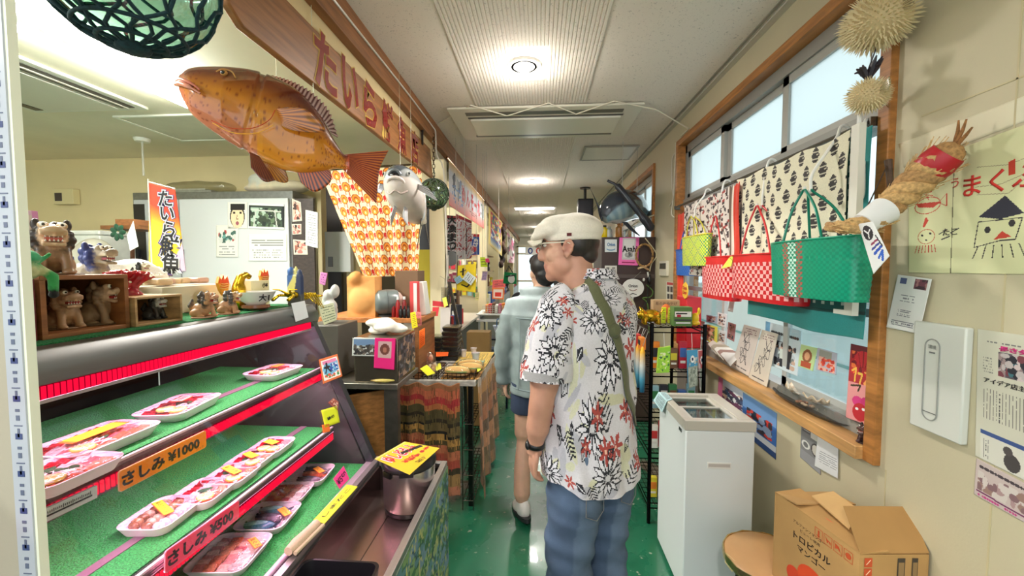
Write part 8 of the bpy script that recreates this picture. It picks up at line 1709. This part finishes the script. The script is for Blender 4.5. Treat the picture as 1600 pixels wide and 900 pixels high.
st = MB('metal'); z_ = min(p.z for p in q); st.bb((b.x - .14,4.25,0),(b.x - .12,4.45,z_ - .005),(40,50,70)); st.bb((b.x + .06,4.25,0),(b.x + .08,4.45,z_ - .005),(40,50,70)); st.bb((b.x - .14,4.25,z_ - .02),(b.x + .08,4.45,z_ - .002),(60,80,110)); st.bb((b.x - .12,4.27,.3),(b.x + .06,4.43,z_ - .12),(120,150,190)); thing('cloth_stand','dark blue stand with folded blue cloths under the checked bag','stand',st,bevel=.003)
# green tote with white patch, hanging
mb = MB('fabric'); q = [ony(*p,5.3) for p in [(788,425),(807,427),(807,444),(786,443)]]; mb.prism(q,(0,.05,0),(0,130,70)); mb.ell(ony(799,436,5.29),(.045,.006,.055),(236,236,230),n=14); mb.tube([ony(790,432,5.285),ony(805,430,5.285)],.008,(20,20,22)); hh = MB('fabric'); hh.tube([ony(790,426,5.31),ony(795,415,5.31),ony(801,426,5.31)],.008,(24,24,26)); tq = ony(795,415,5.31); hh.tube([tq,V((tq.x,tq.y,2.5 if -.89 < tq.x < -.845 else (2.65 if tq.x > -.845 else 2.4)))],.002,(120,110,100)); thing('tote_bag','green tote bag with a round white patch hanging at the third shop','bag',[('body',mb),('handle',hh)])
# coloured festival flags along the left
c = CV(40,60,(226,200,110)); c.rect(4,3,36,50,(206,40,50)); c.blotch(5,4,35,50,[(240,200,60),(40,80,180),(240,240,240),(220,60,50),(40,50,110),(60,140,90)],6,110,4); c.grad(4,44,36,56,(60,100,180),(230,220,170)); c.line([(8,30),(30,44)],3,(240,240,240)); c.line([(8,38),(28,52)],2,(30,60,150))
mb = MB('fabric'); sheet(c,[(-.80,6.3,2.42),(-.80,8.4,2.42),(-.80,8.4,1.72),(-.80,6.3,1.85)],mb=mb,m='fabric'); thing('fishing_flag','bright yellow, red and blue fishing flag hung along the left shops','flag',mb,solid=.004)
c = CV(30,40,(230,226,224)); c.blotch(0,0,30,40,[(240,110,170),(230,230,230),(90,60,70),(236,150,190)],3,40,5); mb = MB('fabric'); sheet(c,[(-.78,9.6,2.3),(-.78,12.0,2.3),(-.78,12.0,1.6),(-.78,9.6,1.6)],mb=mb,m='fabric'); thing('fishing_flag','pink and white flag hung far down the left side','flag',mb,solid=.004)
s = MB('matte'); R = rnd(6)
for i in range(9): s.ell((-.80 + R.uniform(-.04,.04),8.6 + R.uniform(-.25,.25),2.35 - i*.10),(.06,.16,.08),R.choice([(60,40,34),(90,60,46),(40,30,30)]),n=10)
thing('dark_bunch','dark brown bundle hanging from the beam beyond the bright flag','bundle',organic(s,.02,2,m='rope'),smooth=180)
# third shop shelves
for j, (y0,y1,lab) in enumerate(((6.3,8.7,'third'),(9.2,11.8,'fourth'),(12.4,15.6,'farthest'))):
    s = MB('satin'); s.bb((-1.4,y0,0),(-.88,y1,.82),(110,96,84))
    for z in (1.1,1.4,1.7): s.bb((-1.4,y0,z),(-1.0,y1,z + .02),(150,126,100))
    s.bb((-1.42,y0,.82),(-1.40,y1,2.0),(140,120,96)); thing('goods_shelf','long shelf of the %s shop on the left side' % lab,'shelf',s)
    R = rnd(40 + j)
    for i in range(22):
        z = (.82,1.12,1.42,.82)[i % 4]; w = R.uniform(.12,.26); h = R.uniform(.14,.24); y = y0 + .12 + (y1 - y0 - .3) * ((i // 4) + .2) / 5.6; ci = R.randrange(12); m = MB('paper'); x = -1.06 + ((0.11 if i % 4 == 0 else 0) if z == .82 else 0); m.box((x,y + w/2,z + .001 + h/2),(.08,w,h),PALC[ci]); m.box((x + .041,y + w/2,z + h*.55),(.002,w*.6,h*.3),(240,236,226) if ci != 3 else (200,60,60))
        thing('souvenir_pack','%s pack on the %s of the %s shop, %s from its near end' % (CN[ci],{0: 'counter',1: 'lower board',2: 'upper board',3: 'counter'}[i % 4],lab,['first','second','third','fourth','fifth','sixth'][i // 4]),'pack',m,group='souvenir packs of the %s shop' % lab,bevel=.008)
# far end: notice papers, chairs-like dark item
s = MB('fabric'); q = ony(812,468,7.5); s.ell((q.x,7.5,q.z),(.16,.05,.14),(60,60,66)); s.bb((q.x - .12,7.46,0),(q.x - .10,7.5,q.z),(90,90,94)); s.bb((q.x + .10,7.46,0),(q.x + .12,7.5,q.z),(90,90,94)); s.bb((q.x - .14,7.3,.42),(q.x + .14,7.7,.46),(50,50,56)); thing('chair','dark mesh backed chair far down the corridor','chair',s)
# ================================================================= right side beyond the window
# brown cabinet with posters
cx0 = ony(940,400,4.0).x; s = MB('satin'); s.bb((cx0,4.0,0),(XR - .002,4.6,1.785),(62,46,42)); s.bb((cx0 - .003,3.99,1.39),(XR - .003,4.0,1.43),(84,72,68)); s.bb((cx0 + .006,3.994,.05),(cx0 + .012,4.0,1.38),(40,30,28))
thing('cabinet','tall dark brown cabinet with posters standing against the right wall','cabinet',s,bevel=.004)
C4 = lambda px, py, d=.012: ony(px,py,4.0 - d)
def csheet(name,label,q,c,cat,txt=None,tp=None,tsz=0,tcol=(30,30,34),d=.012,fit=None):
    mb = MB('paper'); sheet(c,[C4(*p,d) for p in q],mb=mb)
    if txt: mb.text(txt,frame(C4(*tp,d + .002),(1,0,0),(0,0,1)),tsz,tcol,bold=.03,fit=fit)
    return thing(name,label,cat,mb,solid=.0015)
c = CV(40,50,(206,212,212)); c.ell(20,38,14,6,(80,130,170)); c.ell(20,33,14,7,(206,212,212)); csheet('beer_poster','small white poster with a blue wave in the upper left of the brown cabinet',[(945,374),(964,374),(964,394),(945,394)],c,'poster','Orion',(955,382),.035,(70,120,170),fit=.075)
c = CV(60,80,(236,110,180)); c.rect(10,2,50,64,(190,190,190)); c.rect(14,6,46,58,(214,214,212)); c.ell(30,50,12,8,(150,150,150)); c.scrib(12,68,48,76,(150,40,90),3,1,4,.9)
csheet('beer_poster','pink edged poster with a silver label on the brown cabinet',[(968,371),(999,371),(997,415),(966,414)],c,'poster','Asahi',(984,389),.06,(24,24,26),fit=.14)
csheet('small_sign','tiny digit sign under the lettering of the pink edged poster',[(980,393),(988,393),(988,401),(980,401)],CV(6,6,(190,190,190)),'sign','生',(984,397),.04,(40,40,40),d=.016)
c = CV(40,26,(214,212,204)); c.rect(5,5,15,21,(120,120,120)); c.rect(24,5,34,21,(130,130,130)); csheet('notice','small white notice with two grey squares on the brown cabinet',[(945,415),(964,415),(964,428),(945,428)],c,'notice')
fc = C4(989,450,.05); rx_ = (C4(1006,450).x - C4(972,450).x) / 2; s = MB('satin'); s.add([fc + V((rx_*math.cos(t*PI/20),0,rx_*.86*math.sin(t*PI/20))) for t in range(40)] + [fc + V((rx_*math.cos(t*PI/20),.003,rx_*.86*math.sin(t*PI/20))) for t in range(40)],[tuple(range(40)),tuple(range(79,39,-1))] + [(i,(i + 1) % 40,40 + (i + 1) % 40,40 + i) for i in range(40)],(232,232,228))
s.text('Orion',frame(fc + V((0,-.002,.02)),(1,0,0),(0,0,1)),.03,(40,40,50),bold=.03,fit=.085); s.tube([fc + V((-.035 + .07*t/8,-.002,-.012 - .014*math.sin(t*PI/8))) for t in range(9)],.003,(120,60,60)); h = MB('plastic'); h.tube([fc + V((0,-.001,-rx_*.84)),fc + V((-.015,-.002,-rx_*1.75))],.009,(206,210,206)); h.tube([fc + V((-.03,0,-rx_*.62)),fc + V((0,0,-rx_*.5)),fc + V((.035,0,-rx_*.62))],.004,(60,60,60)); h.tube([fc + V((0,0,rx_*.86)),C4(1001,425,.02)],.0015,(150,150,140)); h.tube([C4(1001,425,.02),C4(1001,425,-.001)],.003,(150,150,140)); thing('hand_fan','round white paper hand fan with printed lettering on the brown cabinet','fan',[('paper_disc',s),('handle',h)])
wc = C4(1007,399,.045); s = MB('rope'); rw = (C4(1020,399).x - C4(994,399).x) / 2
for k in range(2): s.tube([wc + V(((rw + .006*math.cos(t*1.3 + k*PI))*math.cos(t*PI/20),.006*math.sin(t*1.3 + k*PI),(rw*1.35 + .006*math.cos(t*1.3 + k*PI))*math.sin(t*PI/20))) for t in range(40)],.0065,(170,130,80),closed=True,n=6)
s.tube([wc + V((-.02,0,-rw*1.3)),wc + V((.04,0,-rw*1.75))],.01,(190,150,110),n=6); s.tube([wc + V((.02,0,-rw*1.3)),wc + V((-.06,0,-rw*1.6))],.01,(206,180,140),n=6); thing('rope_wreath','small straw rope wreath hanging on the right of the brown cabinet','wreath',s)
s = MB('plastic')
for k, (q,col,r) in enumerate((([(1022,336),(1000,345),(985,355),(978,368)],(214,206,180),.006),([(1008,372),(1022,390),(1026,400),(1018,412),(1015,424)],(206,196,160),.006),([(1015,428),(1016,440),(1018,446),(1012,452),(1012,470),(1006,480),(1012,500)],(40,44,44),.006),([(1010,445),(1020,455),(1016,464),(1004,466),(1012,476),(1014,520)],(90,130,60),.005))): s.tube(bez([C4(*p,.03) for p in q],4),r,col,n=5)
s.ell(C4(1015,437,.03),(.02,.02,.05),(24,24,26)); s.ell(C4(1006,437,.03),(.012,.012,.016),(226,226,220)); s.tube([C4(1012,425,.03),C4(1014,436,.03)],.009,(206,206,200)); thing('cables','tangled white, black and green cords hanging down the brown cabinet','cable',s)
# speaker
q = ony(914,328,6.1); s = MB('plastic'); s.box((q.x,6.1,q.z),(.22,.2,.30),(22,22,26)); g = MB('matte'); g.box((q.x + .0,5.998,q.z),(.17,.004,.24),(40,40,46)); b = MB('plastic'); b.tube([(q.x,6.1,q.z + .14),(q.x,6.1,ZC - .002)],.02,(24,24,26)); b.lathe([(.07,-.02),(.08,0)],(24,24,26),o=(q.x,6.1,ZC - .001),n=16)
thing('speaker','black loudspeaker hanging from the corridor ceiling','speaker',[('cabinet',s,{'bevel': .012}),('grille',g),('bracket',b)])
# marlin model hung over the cabinet
YM = 3.85; Mq = lambda px, py, d=0: ony(px,py,YM + d)
ctr = [Mq(944,342,-.1),Mq(955,330,-.05),Mq(972,322,.05),Mq(992,322,.3),Mq(1004,330,.6)]; rad = [.05,.13,.15,.13,.08]; P_ = bez(ctr,7); rr = [p.x for p in bez([(r,0,0) for r in rad],7)]; s = MB('gloss'); nn = 36; vs_ = []; cl = []
for i, p in enumerate(P_):
    t = (P_[min(i + 1,len(P_) - 1)] - P_[max(i - 1,0)]).normalized(); a = t.cross(V((0,0,1))).normalized(); b = a.cross(t)
    for j in range(nn):
        th = 2 * PI * j / nn; vs_.append(p + a*rr[i]*.8*math.cos(th) + b*rr[i]*math.sin(th)); z_ = math.sin(th); st_ = (i // 2) % 2; cl.append((60,66,76) if z_ > .2 else ((150,176,184) if st_ else (120,150,164)) if z_ > -.65 else (190,196,196))
s.add(vs_,[(i*nn + j,i*nn + (j + 1) % nn,(i + 1)*nn + (j + 1) % nn,(i + 1)*nn + j) for i in range(len(P_) - 1) for j in range(nn)] + [tuple(range(nn - 1,-1,-1)),tuple(range((len(P_) - 1)*nn,len(P_)*nn))],cl)
prt = [('body',s,{'smooth': 180})]
prt.append(('tail_fin',fin([Mq(944,338,-.1),Mq(940,346,-.1)],[Mq(922,294,-.15),Mq(932,318,-.13),Mq(936,336,-.12)],(50,54,64),8),so)); b = MB('gloss'); b.tube(bez([Mq(949,282,-.15),Mq(965,291,-.15),Mq(985,315,-.14),Mq(1005,340,-.12),Mq(1020,360,-.1)],6),[(.008,.012)]*6 + [(.016,.03)]*12 + [(.02,.04)]*6 + [(.01,.02)],(48,50,58),n=10); prt.append(('dorsal_fin',b,{'smooth': 180}))
prt.append(('pectoral_fin',fin([Mq(972,347,-.05),Mq(980,347,-.05)],[Mq(985,360,-.08),Mq(1000,369,-.1),Mq(990,358,-.06)],(56,60,70),6),so)); h = MB('plastic'); h.tube([Mq(972,315,.05),V((Mq(972,315,.05).x,YM + .05,ZC - .003))],.003,(190,188,180)); h.tube([Mq(995,315,.3),V((Mq(995,315,.3).x,YM + .3,ZC - .003))],.003,(190,188,180)); prt.append(('hanging_cord',h)); bl = MB('gloss'); bl.tube([Mq(1004,330,.6),Mq(1012,345,.75),Mq(1018,352,.8)],[.05,.03,.01],(60,64,72),n=12); prt.append(('snout',bl,{'smooth': 180}))
thing('fish_model','dark grey and blue marlin model hanging above the brown cabinet','fish model',prt)
# bottles on the cabinet top
for px, lab, col, cap, h in ((949,'clear glass jar',(206,214,210),(200,200,196),.11),(964,'orange flask',(214,150,80),(190,130,70),.14),(931,'yellow ribboned bottle',(236,206,30),(40,36,30),.12)):
    q = ony(px,368,4.2); bottle('decor_bottle',lab + ' standing on top of the brown cabinet',max(q.x,cx0 + .04),4.1,1.786,.035,h,col,cap,cat='bottle')
# cords on the wall
s = MB('plastic'); s.tube(bez([(XR - .008,3.44,2.5),(XR - .008,3.47,2.1),(XR - .008,3.52,1.95),(XR - .01,3.44,1.9)],5),.005,(220,214,200)); s.tube(bez([onx(1060,222,XR - .01),onx(1056,236,XR - .01),onx(1050,250,XR - .01),onx(1050,290,XR - .01),onx(1052,310,XR - .01),onx(1046,322,XR - .01)],5),.004,(206,200,186)); thing('cable','thin pale cord looping down the wall left of the window','cable',s)
s = MB('plastic'); s.tube([(XL + .03,3.3,2.64),(-.5,2.93,ZC - .012),(-.25,3.05,ZC - .05),(.05,2.93,ZC - .012),(.25,3.05,ZC - .05),(.5,2.93,ZC - .012),(.8,3.0,ZC - .05),(XR - .01,3.15,ZC - .14),(XR - .012,3.30,2.51)],.0045,(226,220,200),n=6); thing('cable','thin cream cord strung across the ceiling past the air conditioner','cable',s)
s = MB('plastic'); a = onx(1031,408,XR - .02); b = onx(1040,431,XR - .02); s.bb((XR - .02,min(a.y,b.y) - .02,b.z),(XR,max(a.y,b.y) + .02,a.z),(226,222,204)); s.bb((XR - .022,b.y + .0,a.z - .07),(XR - .02,a.y - .0,a.z - .02),(70,74,70)); thing('wall_controller','small cream control unit with a dark screen on the wall','controller',s,bevel=.002)
c = CV(20,40,(216,210,196)); c.rect(2,1,18,6,(190,60,60)); c.rect(3,9,9,20,(70,60,60)); c.rect(11,9,17,20,(80,66,60)); c.rect(3,24,9,34,(60,54,54)); c.rect(11,24,17,34,(66,60,58)); mb = MB('paper'); sheet(c,[onx(*p,XR - .004) for p in [(1041,440),(1053,441),(1053,473),(1041,471)]],mb=mb); thing('notice','narrow poster with four dark photographs left of the window frame','notice',mb,solid=.001)
s = MB('metal'); s.tube([onx(1196,104,XR - .002),onx(1193,97,XR - .02),onx(1199,92,XR - .02)],.002,(120,60,30)); thing('wall_hook','small rusty hook above the window frame','hook',s)
# ================================================================= black wire rack with souvenirs
rx0, rx1, ry0, ry1 = .635, .93, 2.38, 2.95; RT = 1.155; s = MB('metal'); K = (22,22,24)
post_ = []
for x in (rx0,rx1):
    for y in (ry0,ry1): l = MB('metal'); l.tube([(x,y,0),(x,y,RT + .02)],.011,K,n=10); post_.append(('post',l))
shv = []
for z in (.12,.42,.66,.90,RT):
    g = MB('metal'); wiregrid(g,(rx0,ry0,z),(rx1,ry0,z),(rx1,ry1,z),(rx0,ry1,z),10,10,.002,K)
    for dz in (0,-.03): g.tube([(rx0,ry0,z + dz),(rx1,ry0,z + dz),(rx1,ry1,z + dz),(rx0,ry1,z + dz)],.004,K,closed=True,n=6)
    shv.append(('wire_shelf',g))
thing('wire_rack','black wire rack holding souvenirs between the man and the freezer','rack',post_ + shv)
def rk(px,py): return ony(px,py,ry0 + .02)
pg = rk(1021,516); s = MB('metal'); GC = (206,160,40); gx0 = pg.x; zt_ = RT + .004; yp_ = ry0 + .07
s.ell((gx0,yp_,zt_ + .055),(.058,.040,.038),GC); s.ell((gx0 - .055,yp_ - .01,zt_ + .062),(.03,.03,.03),GC); s.ell((gx0 - .085,yp_ - .012,zt_ + .058),(.012,.014,.013),GC)
for dx in (-.04,.035):
    for dy in (-.02,.02): s.tube([(gx0 + dx,yp_ + dy,zt_ + .04),(gx0 + dx,yp_ + dy,zt_ + .004)],[.014,.012],GC,n=10)
for dy in (-.02,.015): s.tube([(gx0 - .055,yp_ + dy,zt_ + .085),(gx0 - .065,yp_ + dy*1.5,zt_ + .106)],[.010,.004],GC,n=8)
s.tube([(gx0 + .055,yp_,zt_ + .075),(gx0 + .072,yp_,zt_ + .092)],[.006,.004],GC,n=6); thing('gold_pig','shiny golden pig figurine on top of the black wire rack','figurine',organic(s,.004,3,m='foil'),smooth=180)
a, b = rk(1053,480), rk(1081,530); s = MB('paper'); s.bb((a.x,ry0 + .02,RT + .004),(b.x,ry0 + .09,a.z),(84,120,60)); s.bb((a.x + .004,ry0 + .0185,RT + .035),(b.x - .004,ry0 + .02,a.z - .07),(50,54,56)); s.bb((a.x + .006,ry0 + .0185,a.z - .055),(b.x - .006,ry0 + .02,a.z - .025),(226,226,216)); s.bb((a.x + .012,ry0 + .017,a.z - .04),(b.x - .03,ry0 + .0185,a.z - .032),(30,30,30)); s.bb((a.x + .018,ry0 + .017,(a.z + RT)/2),(a.x + .04,ry0 + .0185,(a.z + RT)/2 + .015),(180,30,60)); s.bb((a.x + .012,ry0 + .017,RT + .02),(b.x - .01,ry0 + .0185,RT + .028),(220,220,220)); thing('green_carton','green and black carton standing on the rack beside the golden pig','box',s,bevel=.001)
for i, (q,col,lab) in enumerate(([[(1034,480),(1041,480),(1040,502),(1033,498)],(220,236,40),'left acid yellow card standing behind the golden pig'],[[(1044,481),(1052,480),(1050,500),(1043,499)],(226,236,60),'right acid yellow card beside the green carton'])):
    c = CV(14,24,col); c.scrib(3,3,11,20,(120,130,60),i,5); mb = MB('paper'); Y = ry0 + .13; pts = [ony(*p,Y) for p in q]; pts[2].z = pts[3].z = RT + .006; sheet(c,pts,mb=mb); thing('price_card',lab,'card',mb,solid=.002)
s = MB('card'); q = ony(1036,478,ry0 + .2); s.bb((q.x - .06,ry0 + .2,RT + .004),(q.x + .10,ry0 + .26,RT + .14),(190,160,120)); s.text('島のおみやげ',frame((q.x + .02,ry0 + .198,RT + .12),(1,0,0),(0,0,1)),.02,(80,50,40),fit=.13); thing('wooden_sign','pale brown lettered board behind the golden pig','sign',s)
s = MB('satin'); q = rk(1030,508); s.ell((q.x + .09,ry0 + .22,RT + .07),(.04,.035,.06),(226,120,60)); s.ell((q.x + .09,ry0 + .22,RT + .03),(.05,.04,.03),(206,150,90)); thing('orange_figure','orange round figure between pig and green carton on the rack','figurine',organic(s,.006,2,m='satin'),smooth=180)
s = MB('satin'); q = rk(1089,510); s.ell((q.x,ry0 + .05,RT + .05),(.022,.02,.03),(236,196,20)); s.ell((q.x + .02,ry0 + .05,RT + .09),(.01,.008,.022),(236,196,20)); s.ell((q.x,ry0 + .05,RT + .02),(.03,.022,.015),(226,180,20)); thing('yellow_toy','small yellow toy beside the green carton','toy',organic(s,.004,2,m='satin'),smooth=180)
# packs hanging on the rack front
for lab, q, Y, cols in (('acid green snack pouch hanging on the rack front',[(1029,544),(1048,541),(1046,582),(1026,583)],ry0 - .02,[(150,210,60),(190,226,80),(60,120,60),(230,240,190)]),('blue topped transparent pouch hanging on the right of the rack',[(1074,548),(1090,547),(1090,602),(1076,607)],ry0 - .02,[(70,150,190),(60,140,180),(190,196,186),(120,130,120)]),('pink and white wrapped umbrella hanging beside the blue topped pouch',[(1091,548),(1101,547),(1101,610),(1095,611)],ry0 + .0,[(190,90,90),(226,210,210),(170,80,90)])):
    c = CV(24,50,cols[0]); c.blotch(1,10,23,49,cols,len(lab),60,3)
    if 'blue' in lab: c.rect(0,22,24,50,(150,160,146)); c.blotch(1,24,23,49,[(120,130,120),(176,184,170)],3,40,3); c.ell(12,12,5,5,(236,236,230)); c.ell(12,12,2.5,2.5,(30,50,90))
    mb = MB('paper'); pts = [ony(*p,Y) for p in q]; sheet(c,pts,mb=mb); mb.add(pts + [p + V((0,.014,0)) for p in pts],[(0,1,5,4),(1,2,6,5),(2,3,7,6),(3,0,4,7),(7,6,5,4)],cols[1]); t = (pts[0] + pts[1]) / 2 + V((0,.007,0)); mb.tube([t,V((t.x,Y + .007,t.z + .03)),V((min(t.x,rx1),ry0,RT - .03))],.0015,(206,206,200),n=4); thing('hanging_pouch',lab,'pouch',mb)
R = rnd(77)
for zi, (z,lab) in enumerate(((.905,'second shelf'),(.665,'third shelf'),(.425,'fourth shelf'),(.125,'bottom shelf'))):
    for i in range(5):
        x = rx0 + .04 + i * .052; h = R.uniform(.10,.17) if zi < 3 else .12; ci = [5,1,4,0,6,9,7,3,10,11,8,2][(zi*5 + i*3) % 12]; m = MB('satin'); m.box((x,ry0 + .07,z + h/2),(.044,.03,h),PALC[ci]); m.box((x,ry0 + .0545,z + h*.6),(.036,.002,h*.35),PALC[(ci + 5) % 12]); m.box((x,ry0 + .0545,z + h*.25),(.03,.002,h*.1),(240,236,226))
        thing('snack_box','%s snack box %s on the %s of the black rack' % (CN[ci],['at the left end','second from left','in the middle','second from right','at the right end'][i],lab),'box',m,group='snack boxes on the black wire rack',bevel=.004)
# long tubes of sweets hanging at the rack's aisle side
for k in range(5):
    y = ry0 + .06 + k * .10; m = MB('plastic'); x = rx0 - .035; cols = [(250,180,40),(214,226,220),(60,140,180),(240,120,40),(226,226,230)]
    m.tube([(x,y,.76),(x,y,.84),(x,y,.92),(x,y,1.0),(x,y,1.03)],[.014,.017,.017,.015,.006],[(40,120,170),(90,170,200),(226,226,220),(250,190,50),(250,170,40)],n=10); m.tube([(x,y,1.03),(rx0 - .004,y,1.124)],.0015,(200,200,196),n=4)
    thing('candy_tube','%s blue, white and yellow candy tube hanging on the aisle side of the rack' % ['nearest','second','third','fourth','farthest'][k],'candy',m,smooth=180,group='candy tubes hanging on the rack')
for k in range(4):
    m = MB('satin'); y = ry0 + .10 + k * .12; ci = (5,1,2,5)[k]; m.box((rx0 - .03,y,1.085 - .04),(.03,.07,.07),PALC[ci]); m.box((rx0 - .046,y,1.05),(.002,.05,.03),(40,40,44)); m.tube([(rx0 - .03,y,1.08),(rx0 - .008,y,1.125)],.0015,(200,200,196),n=4); thing('snack_pouch','%s snack pouch hanging high on the aisle side of the rack, %s' % (CN[ci],['nearest','second','third','farthest'][k]),'pouch',m,bevel=.01,group='pouches hanging on the rack')
# lollipop stand below the blue bag
q = onx(1075,450,1.0); m = MB('satin'); m.bb((.96,q.y - .09,.96),(1.06,q.y + .10,1.30),(214,30,44)); d = MB('satin'); dc = onx(1071,454,.955); d.lathe([(0,.004),(.055,.004),(.058,0),(0,0)],(236,190,60),o=dc,axis=RT_(-HP,3,'Y'),n=8); d.text('Chupa',frame(dc + V((-.006,0,.015)),(0,-1,0),(0,0,1)),.03,(180,40,30),bold=.04); d.text('Chups',frame(dc + V((-.006,0,-.015)),(0,-1,0),(0,0,1)),.03,(180,40,30),bold=.04)
ls = MB('matte'); ls.bb((.97,q.y - .08,0.0),(1.05,q.y + .09,.959),(150,140,130)); thing('candy_stand','red lollipop stand with an eight-sided yellow sign beneath the blue bag','stand',[('box',m,{'bevel': .006}),('round_sign',d),('column',ls)])
